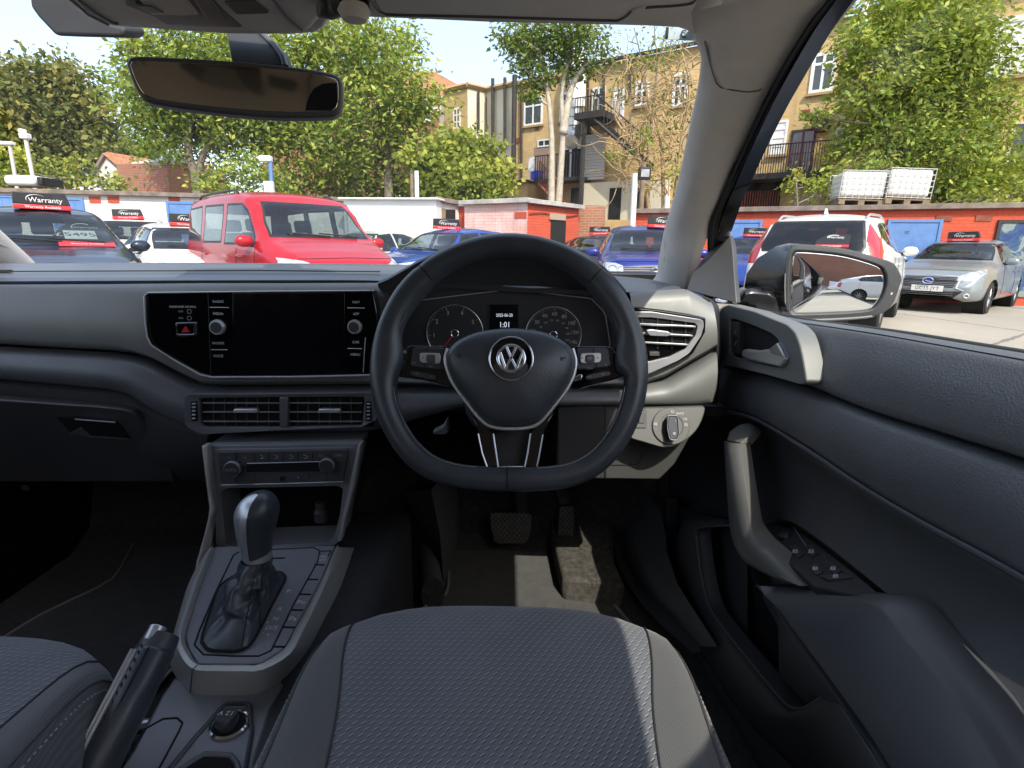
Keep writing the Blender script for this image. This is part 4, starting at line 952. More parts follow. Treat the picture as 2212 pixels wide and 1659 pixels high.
# grab handle
gh = [((352, 535), (372, 500), (418, 484), (446, 500), (440, 516)), ]
gl_ = zs(zH, [(346, 548), (352, 640), (358, 740), (366, 850), (384, 910), (410, 955), (452, 985), (520, 1015), (600, 1038)])
gr_ = zs(zH, [(396, 556), (404, 640), (418, 740), (434, 840), (446, 874), (474, 912), (520, 955), (575, 1002), (640, 1040)])
gx = [.372, .362, .356, .354, .356, .360, .366, .372, .378]
a = cr([UX(p, x) for p, x in zip(gl_, gx)], 40); b = cr([UX(p, x + .004) for p, x in zip(gr_, gx)], 40)
rows = []
for p, q in zip(a, b):
    d = (q - p); nrm = V((-1, -.25, .1)).normalized()
    rows.append([p + V((.03, .006, 0)), p, p.lerp(q, .12) + nrm * .007, p.lerp(q, .5) + nrm * .010, p.lerp(q, .88) + nrm * .006, q, q + V((.012, .012, 0)), q + V((.03, .035, 0))])
GH = loft('grab_handle', rows, 'pull', DOOR, sharp=50)
cap = [UX(p, x) for p, x in zip(zs(zH, [(346, 548), (356, 514), (392, 488), (424, 484), (444, 500), (428, 522), (398, 556)]), (.372, .385, .41, .43, .43, .40, .376))]
prism('grab_handle_top', cap, V((.03, .02, -.01)), 'pull', GH, bevel=.004)
# silver bezel with inner handle
bz_o = zs(zH, [(345, 88), (352, 84), (440, 106), (555, 152), (582, 178), (596, 215), (608, 270), (621, 352), (600, 356), (480, 322), (312, 282), (318, 180), (326, 100)])
bz_i = zs(zH, [(360, 134), (372, 132), (450, 160), (500, 182), (522, 200), (546, 270), (530, 298), (450, 280), (372, 260), (358, 250)])
BZ = ring_prism('handle_bezel', rounded(px3(bz_o, dx(.416)), .006), rounded(px3(bz_i, dx(.420)), .004), V((.03, 0, 0)), 'trim', DOOR, N=100, bevel=.002)
prism('handle_recess', px3(zs(zH, [(350, 120), (560, 170), (580, 320), (340, 280)]), dx(.4285)), V((.005, 0, 0)), 'void', BZ, bevel=0)
lk = prism('lock_buttons', rounded(px3(zs(zH, [(366, 140), (392, 146), (390, 252), (368, 246)]), dx(.419)), .002), V((.02, 0, 0)), 'plastic', BZ, bevel=.001)
for y in (178, 218): tube('lock_symbol', px3(zs(zH, [(376, y + 5), (382, y - 8)]), dx(.4183)), .0006, 'label', BZ, seg=5)
line(BZ, 'lock_joint', zs(zH, [(370, 194), (390, 198)]), dx(.4183), .0005, 'void')
hd = zs(zH, [(400, 238), (412, 234), (450, 240), (490, 234), (520, 210), (548, 262), (544, 278), (526, 296), (480, 286), (420, 272), (398, 262)])
prism('inner_handle', px3(hd, dx(.412)), V((.014, 0, 0)), 'satin', BZ, bevel=.004, seg=3)
prism('handle_flank', px3(zs(zH, [(490, 236), (520, 212), (546, 264), (500, 250)]), dx(.4098)), V((.006, 0, 0)), 'metal', BZ, bevel=.002)
# lower door: pocket and rail
lp_o = [(150, 762), (240, 790), (300, 812), (366, 832)]
dl('lower_panel', [(148, 764), (250, 794), (366, 826), (420, 900)], [(140, 1020), (190, 1220), (280, 1330), (420, 1400)], .452, .42, 'plastic', bulge=.0, mrows=6)
dl('pocket_wall', [(252, 852), (310, 850), (366, 856), (420, 960), (480, 1060), (540, 1150)], [(262, 900), (290, 1100), (360, 1230), (460, 1360), (560, 1450), (620, 1440)], .45, .44, 'void', bulge=-.01, mrows=5)
po_a = [(366, 834), (300, 836), (258, 842), (246, 858), (250, 900), (262, 1000), (288, 1105), (340, 1185), (420, 1285), (500, 1385), (552, 1442), (586, 1458), (620, 1452), (690, 1412), (720, 1425), (880, 1665), (960, 1790)]
po_b = [(366, 822), (300, 812), (236, 806), (196, 830), (176, 900), (186, 1020), (206, 1140), (250, 1240), (300, 1330), (360, 1420), (420, 1500), (480, 1560), (540, 1620), (600, 1680), (660, 1740), (740, 1800), (800, 1900)]
dl('door_pocket', po_a, po_b, .385, .405, 'plastic', bulge=.014, mrows=8, n=80, lip=.03)
tube('pocket_lip', cr([UX(p, .384) for p in zs(zH, po_a)], 80), .0022, 'dash', DOOR, seg=8)
dl('door_lower', [(176, 900), (206, 1140), (300, 1330), (420, 1500), (540, 1620), (700, 1790)], [(160, 980), (170, 1120), (250, 1320), (330, 1450), (420, 1600), (520, 1790)], .405, .43, 'plastic', bulge=.01, mrows=4)
tube('door_seal', cr([UX(p, .432) for p in zs(zH, [(40, 860), (70, 910), (140, 930), (160, 1040), (200, 1190), (300, 1360), (440, 1600)])], 40), .008, 'rubber', HC, seg=8)
# mirror sail panel, tweeter
sa = [UY(p, y) for p, y in zip(zs(zC, [(376, 1092), (414, 1086), (428, 1140), (438, 1280), (447, 1398), (330, 1370), (214, 1338), (240, 1260), (300, 1178)]), (1.24, 1.22, 1.2, 1.16, 1.12, 1.16, 1.2, 1.22, 1.24))]
prism('mirror_sail', sa, V((.012, .01, 0)), 'plastic', DOOR, bevel=.002)
lathe('tweeter', UX(zC(376, 1386), .452), (-.25, -.35, 1), [(.001, 0), (.013, 0), (.013, .0025), (.0095, .003), (.009, .0015), (.0001, .0015)], 'satin', up, seg=24)

# ---------------- A pillars, roof lining, screen
pl_l = zs(zC, [(232, 60), (262, 170), (282, 235), (276, 330), (262, 420), (222, 610), (185, 790), (150, 930), (112, 1060), (88, 1190), (78, 1262), (50, 1302)])
pl_r = zs(zC, [(905, -60), (860, 0), (780, 95), (720, 180), (640, 310), (560, 460), (480, 630), (400, 800), (345, 930), (300, 1040), (250, 1160), (213, 1338)])
ya = [.74, .79, .82, .87, .92, 1.02, 1.12, 1.2, 1.28, 1.37, 1.42, 1.46]
yb_ = [.62, .64, .69, .73, .80, .88, .97, 1.06, 1.13, 1.18, 1.22, 1.28]
a = cr([UY(p, y) for p, y in zip(pl_l, ya)], 50); b = cr([UY(p, y) for p, y in zip(pl_r, yb_)], 50)
cols = []
for p, q in zip(a, b):
    d = (q - p); nrm = V((-.75, -.62, -.2)).normalized()
    cols.append([p + V((.01, .03, .0)), p, p.lerp(q, .08) + nrm * .006, p.lerp(q, .3) + nrm * .020, p.lerp(q, .55) + nrm * .026, p.lerp(q, .8) + nrm * .016, p.lerp(q, .95) + nrm * .004, q, q + V((.02, .01, 0))])
PIL = loft('windscreen_pillar', cols, 'pillar', HC, sharp=180)
jl = [(300, 190), (322, 290), (350, 380), (372, 402), (420, 414), (500, 424), (545, 418), (560, 410)]
def bvh_of(o):
    from mathutils.bvhtree import BVHTree
    me = o.data; return BVHTree.FromPolygons([v.co for v in me.vertices], [p.vertices for p in me.polygons])
_pb = bvh_of(PIL)
def on(bv, p, fallback, lift=.0):
    d = ray(p).normalized(); h = bv.ray_cast(CAM, d)
    return h[0] - d * lift if h[0] else fallback
tube('trim_joint', [on(_pb, zC(*q), UY(zC(*q), .85), .0005) for q in jl], .0012, 'trim_dk', PIL, seg=6)
sq = [on(_pb, zC(*q), UY(zC(*q), 1.4), .001) for q in [(100, 1115), (117, 1112), (112, 1200), (84, 1220)]]
tube('airbag_tag', sq, .0007, 'trim_dk', PIL, seg=4, closed=True)
# black door frame and seals beside it
fr_l = zs(zC, [(905, -60), (862, 0), (782, 95), (722, 180), (642, 310), (562, 460), (482, 630), (402, 800), (347, 930), (302, 1040), (300, 1176)])
fr_r = zs(zC, [(1030, -70), (985, 0), (905, 110), (845, 205), (760, 350), (672, 505), (580, 690), (512, 840), (470, 930), (428, 1050), (414, 1090)])
yc = [.63, .645, .69, .735, .805, .885, .975, 1.065, 1.135, 1.185, 1.25]; yd_ = [.58, .60, .64, .68, .75, .83, .93, 1.02, 1.09, 1.16, 1.22]
a = cr([UY(p, y) for p, y in zip(fr_l, yc)], 50); b = cr([UY(p, y) for p, y in zip(fr_r, yd_)], 50)
out = V((.05, .0, .0)); cols = []
for p, q in zip(a, b):
    d = q - p
    cols.append([p + out * .2, p + out * .35, p.lerp(q, .16) - out * .06, p.lerp(q, .30) + out * .3, p.lerp(q, .36) + out * .42, p.lerp(q, .44) + out * .05, p.lerp(q, .62) - out * .12, p.lerp(q, .86) - out * .05, q, q + (q - CAM).normalized() * .03, q + (q - CAM).normalized() * .06])
loft('door_frame', cols, 'gloss_black', DOOR, sharp=60)
tube('frame_seal', [p.lerp(q, .27) for p, q in zip(a, b)], .004, 'rubber', DOOR, seg=8)
# side glass
def gx_(z): return .486 - (z - 1.03) * .30
fe = [V((0, q.y - .004, q.z)) for q in b[::-1]]
gp = [V((0, p.y, p.z - .004)) for p in sl if p.y < 1.13][::4]
gp = [V((gx_(p.z), p.y, p.z)) for p in ([V((0, 1.15, 1.06))] + gp + [V((0, -.32, 1.0)), V((0, -.36, 1.36))] + [V((0, .45, 1.375))] + fe[::-4])]
SWN = pydata('side_window', gp, [tuple(range(len(gp)))], 'side_glass', DOOR, sharp=None)
# roof lining: front edge follows the top of the windscreen opening
edge = zs(zA, [(-700, -220), (0, -100), (250, -50), (420, -5), (520, 75)]) + [(233, 54), (365, 64), (492, 72), (600, 73), (671, 70), (690, 60), (703, 38), (712, 34)] + zs(zB, [(300, 96), (650, 110), (1000, 126), (1500, 136), (1900, 146), (2080, 156), (2150, 180), (2190, 222)])
edge = [p for p in edge]
zr = [1.385] * len(edge)
e3 = lin([UZ(p, 1.385) for p in edge], 80)
rows = [[p + V((0, .03, .014)) for p in e3], [p + V((0, .012, .004)) for p in e3], e3, [p + V((0, -.012, .003)) for p in e3], [V((p.x, p.y - .10, 1.402)) for p in e3], [V((p.x * 1.02, .45, 1.42)) for p in e3], [V((p.x * 1.04, -.3, 1.43)) for p in e3], [V((p.x * 1.02, -1.3, 1.40)) for p in e3]]
RL = loft('roof_lining', rows, 'headliner', HC, sharp=180)
# cant rail between roof lining and door
er = [r[-1] for r in rows[3:]]
dr = [UY(zC(905, -60), .62), V((.355, .60, 1.372)), V((.375, .45, 1.375)), V((.385, -.3, 1.375)), V((.36, -1.3, 1.36))]
loft('cant_rail', [er, [p.lerp(q, .5) + V((.0, 0, .006)) for p, q in zip(er, dr)], dr, [p + V((.006, 0, -.004)) for p in dr]], 'headliner', RL, sharp=180)
el = [r[0] for r in rows[3:]]
loft('cant_rail', [el, [V((-1.06, p.y, 1.375)) for p in el], [V((-1.12, p.y, 1.37)) for p in el]], 'headliner', RL, sharp=180)
# header corner above the pillar
hc = px3(zs(zC, [(60, 40), (140, 96), (200, 110), (245, 140), (268, 190), (284, 240), (420, 250), (640, 100), (900, -60), (400, -120), (60, -100)]), Yf(.80))
# sun visor
vz = 1.372
vp = zs(zB, [(262, -60), (300, 8), (328, 55), (370, 78), (440, 86), (900, 96), (1300, 108), (1660, 118), (1718, 116), (1768, 92), (1800, 62), (1880, 44), (2010, 36), (2120, 24), (2160, 6), (2190, -60)])
VIS = prism('sun_visor', px3(vp, Zf(vz)), V((0, 0, .014)), 'headliner', HC, bevel=.006, seg=3)
tube('visor_edge', cr(px3(vp, Zf(vz - .0005)), 60), .0014, 'trim_dk', VIS, seg=6)
prism('visor_flap', px3(zs(zB, [(1790, 72), (1830, 50), (1880, 44), (1868, 62), (1830, 74)]), Zf(vz - .002)), V((0, 0, .004)), 'pillar', VIS, bevel=.001)
tube('visor_clip', px3(zs(zB, [(-10, 25), (60, 40), (110, 20)]), Zf(1.365)), .012, 'trim_dk', RL, seg=12)
lathe('visor_pivot', UZ(zB(195, 30), 1.362), (0, 0, -1), [(.001, 0), (.014, 0), (.017, .006), (.012, .014), (.001, .016)], 'pillar', RL, seg=20)
tube('visor_pin', px3(zs(zB, [(120, 15), (280, 22)]), Zf(1.368)), .006, 'void', RL, seg=8)
# overhead console
oc = zs(zA, [(300, -400), (390, -30), (470, 60), (560, 108), (640, 140), (800, 160), (1000, 172), (1200, 184), (1380, 195), (1560, 198), (1760, 198), (1845, 190), (1880, 150), (1930, 96), (1940, 40), (1960, -400)])
OC = prism('overhead_console', px3(oc, Zf(1.368)), V((0, 0, .03)), 'headliner', HC, bevel=.010, seg=4)
fo = Zf(1.3675)
prism('lamp_panel', px3(zs(zA, [(720, -60), (735, 30), (900, 95), (985, 145), (1200, 160), (1435, 165), (1440, 155), (1330, 60), (1220, -60)]), fo), V((0, 0, .004)), 'trim_dk', OC, bevel=.002)
prism('lamp_lens', px3(zs(zA, [(770, -60), (900, 90), (1100, 96), (1180, 92), (1060, -60)]), Zf(1.3655)), V((0, 0, .004)), mat('lamp_lens', (.30, .30, .29), .3, var=.1, vscale=60), OC, bevel=.002)
prism('lamp_button', px3(zs(zA, [(1110, -60), (1220, 112), (1330, 118), (1300, 70), (1200, -60)]), Zf(1.3655)), V((0, 0, .004)), 'trim_dk', OC, bevel=.002)
prism('lamp_button', px3(zs(zA, [(800, 30), (880, 80), (975, 80), (900, 40)]), Zf(1.3645)), V((0, 0, .003)), 'dash', OC, bevel=.001)
prism('sensor_window', rounded(px3(zs(zA, [(1325, 10), (1400, 88), (1590, 82), (1596, 70), (1510, 4)]), Zf(1.3665)), .004), V((0, 0, .003)), 'plastic', OC, bevel=.001)
for q in ([(470, 0), (560, 70), (660, 130), (700, 140)], [(420, 0), (520, 85), (640, 146)], [(1590, -40), (1700, 100), (1790, 180)]): line(OC, 'moulding_edge', zs(zA, q), fo, .0016, 'trim_dk')
# black camera housing at the top left
ch1 = zs(zA, [(168, -40), (176, 40), (220, 100), (325, 212), (500, 216), (710, 222), (738, 210), (744, 160), (640, 130), (480, 40), (430, -40)])
tr_ = px3(ch1, Yf(.90)); prism('camera_housing', tr_, V((.0, .05, .015)), 'dark', HC, bevel=.008, seg=3)
# interior mirror
mo = zs(zA, [(744, 372), (750, 345), (775, 330), (840, 327), (900, 330), (1200, 345), (1500, 367), (1800, 400), (1960, 428), (2010, 448), (2030, 490), (2030, 600), (2015, 655), (1985, 682), (1930, 690), (1700, 694), (1500, 684), (1250, 660), (1000, 626), (870, 600), (825, 568), (785, 500)])
mi = zs(zA, [(770, 385), (776, 366), (800, 360), (900, 362), (1200, 376), (1500, 396), (1800, 428), (1950, 456), (1992, 472), (2004, 500), (2004, 595), (1992, 640), (1970, 655), (1920, 660), (1700, 662), (1500, 652), (1250, 630), (1000, 598), (890, 576), (845, 548), (810, 490)])
MP = UY((505, 185), .77); mn_ = V((.22, -.97, .10)).normalized()
def fm(h): return lambda p: UP(p, MP + mn_ * h, mn_)
RM = prism('interior_mirror', cr(px3(mo, fm(0)), 90, True), mn_ * -.022, 'trim_dk', HC, bevel=.007, seg=4)
_m, _nt, _b = base_mat('tinted_mirror'); setp(_b, Base_Color=(.72, .60, .44, 1), Metallic=1, Roughness=.12); MT['mirror_dark'] = _m
prism('mirror_glass', cr(px3(mi, fm(.0012)), 90, True), mn_ * -.003, 'mirror_dark', RM, bevel=.0006)
bl = zs(zA, [(1996, 492), (1960, 490), (1910, 496), (1860, 525), (1830, 570), (1815, 615), (1808, 654), (1960, 655), (1992, 630), (2000, 590)])
prism('reflected_corner', px3(bl, fm(.0016)), mn_ * -.001, 'void', RM, bevel=0)  # black patch stands in for the dark corner of the reflection
st_ = [UY(p, y) for p, y in zip(zs(zA, [(1340, 190), (1350, 260), (1366, 362), (1690, 395), (1676, 340), (1630, 270), (1550, 190)]), (.86, .84, .80, .80, .82, .85, .88))]
prism('mirror_stem', st_, V((0, .03, .004)), 'dark', RM, bevel=.003)
tube('stem_edge', [UY(p, y) for p, y in zip(zs(zA, [(1545, 190), (1628, 270), (1676, 340), (1692, 396)]), (.875, .845, .815, .795))], .004, 'trim_dk', RM, seg=8)
# parking permit on the screen, seen from inside
pf = Yf(.815)
pm = prism('permit_sticker', px3(zs(zB, [(1998, 150), (2150, 150), (2200, 236), (1985, 226)]), pf), BK * .001, mat('sticker_paper', (.42, .52, .55), .6, var=.1, vscale=80), HC, bevel=0)
label(pm, 'c', zB(2092, 190), lambda p: pf(p) - BK * .001, 34, 'dark'); label(pm, '.', zB(2042, 180), lambda p: pf(p) - BK * .001, 18, 'dark'); label(pm, '°', zB(2028, 168), lambda p: pf(p) - BK * .001, 14, 'dark')
line(pm, 'sticker_mark', zs(zB, [(2000, 160), (1996, 220)]), lambda p: pf(p) - BK * .001, .002, 'dark')
# windscreen glass
wt = [p + V((0, .03, .012)) for p in e3]
wbm = [V((x, 1.66 - .10 * ((x + .35) / .85) ** 2, 1.07)) for x in [(-1.20 + 1.68 * i / 79) for i in range(80)]]
loft('windscreen', [[a.lerp(b, t / 6) + V((0, .02, .02)) * (4 * t / 6 * (1 - t / 6)) for a, b in zip(wt, wbm)] for t in range(7)], 'glass', HC, sharp=180)
# left pillar foot
lpf = [UY(p, y) for p, y in zip(zs(zA, [(-400, 1260), (0, 1438), (80, 1480), (150, 1520), (215, 1560), (100, 1600), (-400, 1600)]), (1.1, 1.3, 1.36, 1.42, 1.48, 1.48, 1.3))]
LP = prism('windscreen_pillar', lpf, V((-.03, .03, 0)), 'pillar', HC, bevel=.006)
tube('pillar_trim', cr([V((-1.27, 1.44, 1.04)), V((-1.18, 1.18, 1.19)), V((-1.07, .94, 1.32)), V((-1.02, .80, 1.385))], 16), .055, 'pillar', LP, seg=12, ell=(1, .8))
# outer shell: keeps the light out; right middle pillar shaped for its shadow
mb = MB()
def wallbox(x0, x1, y0, y1, z0, z1): mb.box(((x0 + x1) / 2, (y0 + y1) / 2, (z0 + z1) / 2), (x1 - x0, y1 - y0, z1 - z0))
wallbox(-1.23, .53, -1.9, -1.82, .2, .98); wallbox(-1.235, -1.20, -1.8, 1.6, .2, 1.0)
wallbox(.50, .545, -1.8, 1.55, .2, .95); wallbox(-1.2, .5, -1.8, 1.6, .18, .22)
mb.tube([V((-1.21, -.1, .98)), V((-1.10, -.18, 1.41))], .06); mb.prism([V((.50, .28, 1.0)), V((.50, -.26, .96)), V((.385, -.38, 1.42)), V((.385, -.28, 1.42)), V((.405, -.22, 1.31))], V((-.05, 0, 0)))  # unseen right pillar widened to shade the arm rest and seat
mb.tube([V((-1.2, -1.2, .98)), V((-1.02, -1.3, 1.40))], .12); mb.tube([V((.5, -1.2, .98)), V((.32, -1.3, 1.40))], .12)
mb.prism([V((-1.12, .70, 1.42)), V((.36, .70, 1.42)), V((.38, -.3, 1.455)), V((.34, -1.4, 1.42)), V((-1.05, -1.4, 1.42)), V((-1.12, -.3, 1.455))], V((0, 0, .02)))
mb.prism([V((-1.2, 1.62, 1.06)), V((.5, 1.62, 1.06)), V((.45, 2.4, .93)), V((.3, 2.55, .85)), V((-1.0, 2.55, .85)), V((-1.15, 2.4, .93))], V((0, 0, -.3)))
mb.build('outer_shell', 'gloss_black', HC, bevel=.01)

# ---------------- door mirror
mc = UY(zC(920, 1310), 1.22); mnn = V((-.243, -.970, .010)).normalized()
def fw2(h): return lambda p: UP(p, mc + mnn * h, mnn)
ho = zs(zC, [(694, 1140), (730, 1126), (820, 1130), (950, 1146), (1080, 1182), (1150, 1204), (1180, 1222), (1208, 1275), (1206, 1300), (1180, 1378), (1150, 1424), (1100, 1452), (1000, 1466), (850, 1474), (720, 1474), (690, 1466), (668, 1420), (664, 1300), (672, 1180)])
gi = zs(zC, [(706, 1164), (730, 1156), (850, 1164), (950, 1178), (1060, 1208), (1112, 1230), (1132, 1256), (1138, 1300), (1122, 1362), (1090, 1412), (1060, 1430), (960, 1440), (800, 1446), (712, 1446), (694, 1430), (690, 1320), (696, 1200)])
hp = cr(px3(ho, fw2(0)), 80, True); cc = sum(hp, V((0, 0, 0))) / 80
rows = [[p.lerp(cc, .02) + mnn * .0 for p in hp]]
for s_, h_ in ((1.0, -.006), (1.03, -.04), (.98, -.09), (.86, -.135), (.6, -.165), (.3, -.178), (.02, -.18)):
    rows.append([cc + (p - cc) * s_ + mnn * h_ + V((-.25 * -h_, 0, 0)) for p in hp])
MR = loft('door_mirror', rows, 'gloss_black', HC, closed=True, sharp=180)
ring_prism('mirror_frame', hp, cr(px3(gi, fw2(.002)), 80, True), mnn * -.02, 'plastic', MR, N=90, bevel=.003)
tube('mirror_lip', [p + mnn * .001 for p in hp[8:] if True][34:66], .003, 'trim', MR, seg=8)
_m, _nt, _b = base_mat('mirror_silver'); setp(_b, Base_Color=(.86, .88, .88, 1), Metallic=1, Roughness=.01); MT['mirror'] = _m
dome('mirror_glass', cr(px3(gi, fw2(-.0045)), 80, True), mnn, .0042, 'mirror', MR, rings=14, skirt=.002, power=1.0, sharp=180)
prism('mirror_lamp', px3(zs(zC, [(1138, 1352), (1166, 1348), (1162, 1358), (1134, 1362)]), fw2(.001)), mnn * -.002, 'label', MR, bevel=0)
prism('mirror_foot', px3(zs(zC, [(520, 1330), (600, 1340), (700, 1400), (700, 1474), (450, 1400), (480, 1340)]), Yf(1.24)), V((.0, .06, 0)), 'gloss_black', MR, bevel=.01)
loft('mirror_back', [px3(zs(zC, [(690, 1120), (620, 1140), (540, 1192), (492, 1262), (480, 1330), (486, 1385), (560, 1395)]), Yf(1.30)), px3(zs(zC, [(694, 1130), (676, 1180), (668, 1250), (666, 1320), (668, 1390), (680, 1440), (700, 1470)]), Yf(1.225))], 'gloss_black', MR, sharp=180)
# ================================================================== outside
from mathutils.bvhtree import BVHTree
from mathutils.geometry import intersect_point_line
def paint(name, col, metal=.0, rough=.28, coat=1.0):
    if col[0] > .4 and col[1] < .1: coat = .3
    m, nt, b = base_mat(name); setp(b, Base_Color=(*col, 1), Metallic=metal, Roughness=rough, Coat_Weight=coat * .6, Coat_Roughness=.05, Specular_IOR_Level=.3)
    n = noise_tex(nt, 3, 5); c = ramp(nt, n, [(.3, tuple(q * .93 for q in col)), (.7, col)]); 
    z = xyz(nt)[2]; dirt = (z * -2.2 + 1.1).mx(0.0).mn(.35) * E(nt, noise_tex(nt, 9, 5)) * 1.1
    nt.links.new(mixc(nt, dirt, c, (.16, .14, .11)), b.inputs['Base Color'])
    add_bump(nt, b, noise_tex(nt, 60, 2), .015, .002); return m
MT['car_glass'] = glass('car_glass', (.50, .56, .54), 1.6)
MT['car_glass_dk'] = glass('tinted_car_glass', (.12, .13, .13), 1.5)
MT['cabin'] = mat('car_cabin', (.045, .045, .047), .8, var=.2)
MT['cabin_pale'] = mat('car_cabin_pale', (.35, .30, .23), .8, var=.2)
MT['tyre'] = mat('tyre_rubber', (.020, .020, .020), .85, var=.3, vscale=30)
MT['alloy'] = mat('alloy_rim', (.42, .42, .43), .3, metal=.9)
MT['headlamp'] = mat('headlamp_glass', (.62, .64, .66), .10, metal=.45, coat=1, var=.35, vscale=14)
MT['tail_red'] = mat('tail_lamp_red', (.42, .012, .018), .15, coat=1, var=.2, vscale=20)
MT['trim_blk'] = mat('car_black_trim', (.014, .014, .015), .45, var=.2)
MT['plate'] = mat('number_plate_white', (.72, .72, .70), .4)
MT['plate_y'] = mat('number_plate_yellow', (.70, .50, .05), .4)
MT['sign_red'] = mat('sign_red', (.62, .03, .035), .4, var=.08)
MT['sign_blk'] = mat('sign_black', (.016, .016, .018), .45, var=.2)
MT['sign_wht'] = mat('sign_white', (.80, .80, .79), .5)

def I1(tab, t):
    if t <= tab[0][0]: return tab[0][1]
    for (a, va), (b, vb) in zip(tab, tab[1:]):
        if t <= b: k = (t - a) / (b - a); k = k * k * (3 - 2 * k) * .35 + k * .65; return va + (vb - va) * k
    return tab[-1][1]
HATCH = dict(L=4.0, prof=[(0, .60), (.012, .72), (.05, .84), (.14, .93), (.24, .99), (.285, 1.02), (.36, 1.20), (.44, 1.40), (.50, 1.46), (.62, 1.50), (.78, 1.47), (.88, 1.41), (.94, 1.18), (.975, .98), (1, .66)],
    bw=[(0, .58), (.02, .68), (.07, .77), (.2, .84), (.5, .87), (.75, .86), (.9, .81), (.97, .74), (1, .62)],
    tw=[(0, .46), (.05, .60), (.2, .68), (.285, .70), (.36, .64), (.44, .57), (.6, .575), (.85, .53), (.92, .54), (.97, .56), (1, .5)],
    bz=[(0, .56), (.05, .74), (.14, .83), (.285, .92), (.6, .965), (.86, 1.03), (.95, .98), (1, .62)],
    side=[[(.345, .985), (.37, 1.06), (.455, 1.375), (.565, 1.42), (.565, 1.0)], [(.58, 1.0), (.58, 1.42), (.70, 1.41), (.77, 1.34), (.82, 1.14), (.80, 1.05)]],
    ws=[(-.66, 1.05), (-.60, 1.24), (-.525, 1.405), (.525, 1.405), (.60, 1.24), (.66, 1.05)], rw=[(-.50, 1.08), (-.48, 1.36), (.48, 1.36), (.50, 1.08)],
    hl=[(.40, .66), (.42, .74), (.56, .83), (.72, .88), (.76, .80), (.66, .67)], gr=[(-.36, .56), (-.38, .68), (.38, .68), (.36, .56)], lg=[(-.46, .26), (-.42, .42), (.42, .42), (.46, .26)],
    tl=[(.60, .70), (.56, .96), (.66, 1.0), (.74, .92), (.74, .72)], wh=(.185, .80), wr=.30)
def scaled(S, L=None, kz=1, kx=1, zs_=None, **over):
    D = dict(S); 
    if L: D['L'] = L
    f = (lambda z: z * kz)
    for k in ('prof', 'bz'): D[k] = [(t, f(z)) for t, z in S[k]]
    for k in ('bw', 'tw'): D[k] = [(t, x * kx) for t, x in S[k]]
    D['side'] = [[(t, f(z)) for t, z in q] for q in S['side']]
    for k in ('ws', 'rw', 'hl', 'gr', 'lg', 'tl'): D[k] = [(x * kx, f(z)) for x, z in S[k]]
    D.update(over); return D
SUV = scaled(HATCH, 4.55, 1.0, 1.05,
    prof=[(0, .72), (.012, .90), (.05, 1.0), (.14, 1.07), (.25, 1.12), (.29, 1.15), (.36, 1.36), (.42, 1.56), (.49, 1.63), (.62, 1.67), (.80, 1.65), (.91, 1.58), (.955, 1.36), (.985, 1.10), (1, .76)],
    bz=[(0, .68), (.05, .88), (.14, .96), (.29, 1.04), (.6, 1.10), (.86, 1.20), (.95, 1.12), (1, .72)],
    bw=[(0, .62), (.02, .74), (.07, .82), (.2, .89), (.5, .91), (.75, .91), (.9, .87), (.97, .82), (1, .72)],
    tw=[(0, .5), (.05, .64), (.2, .72), (.29, .73), (.42, .62), (.6, .625), (.85, .60), (.95, .62), (1, .6)],
    side=[[(.345, 1.11), (.37, 1.2), (.44, 1.51), (.56, 1.56), (.56, 1.13)], [(.575, 1.13), (.575, 1.56), (.70, 1.56), (.70, 1.16)], [(.715, 1.18), (.715, 1.555), (.82, 1.50), (.88, 1.34), (.86, 1.24)]],
    ws=[(-.70, 1.18), (-.63, 1.38), (-.57, 1.56), (.57, 1.56), (.63, 1.38), (.70, 1.18)], rw=[(-.63, 1.12), (-.66, 1.20), (-.57, 1.55), (.57, 1.55), (.66, 1.20), (.63, 1.12)],
    hl=[(.42, .80), (.44, .90), (.60, .98), (.78, 1.02), (.82, .94), (.70, .81)], gr=[(-.38, .66), (-.40, .84), (.40, .84), (.38, .66)], lg=[(-.5, .34), (-.46, .52), (.46, .52), (.5, .34)],
    tl=[(.70, .95), (.66, 1.10), (.62, 1.50), (.70, 1.52), (.84, 1.15), (.86, .95)], wh=(.19, .79), wr=.345)
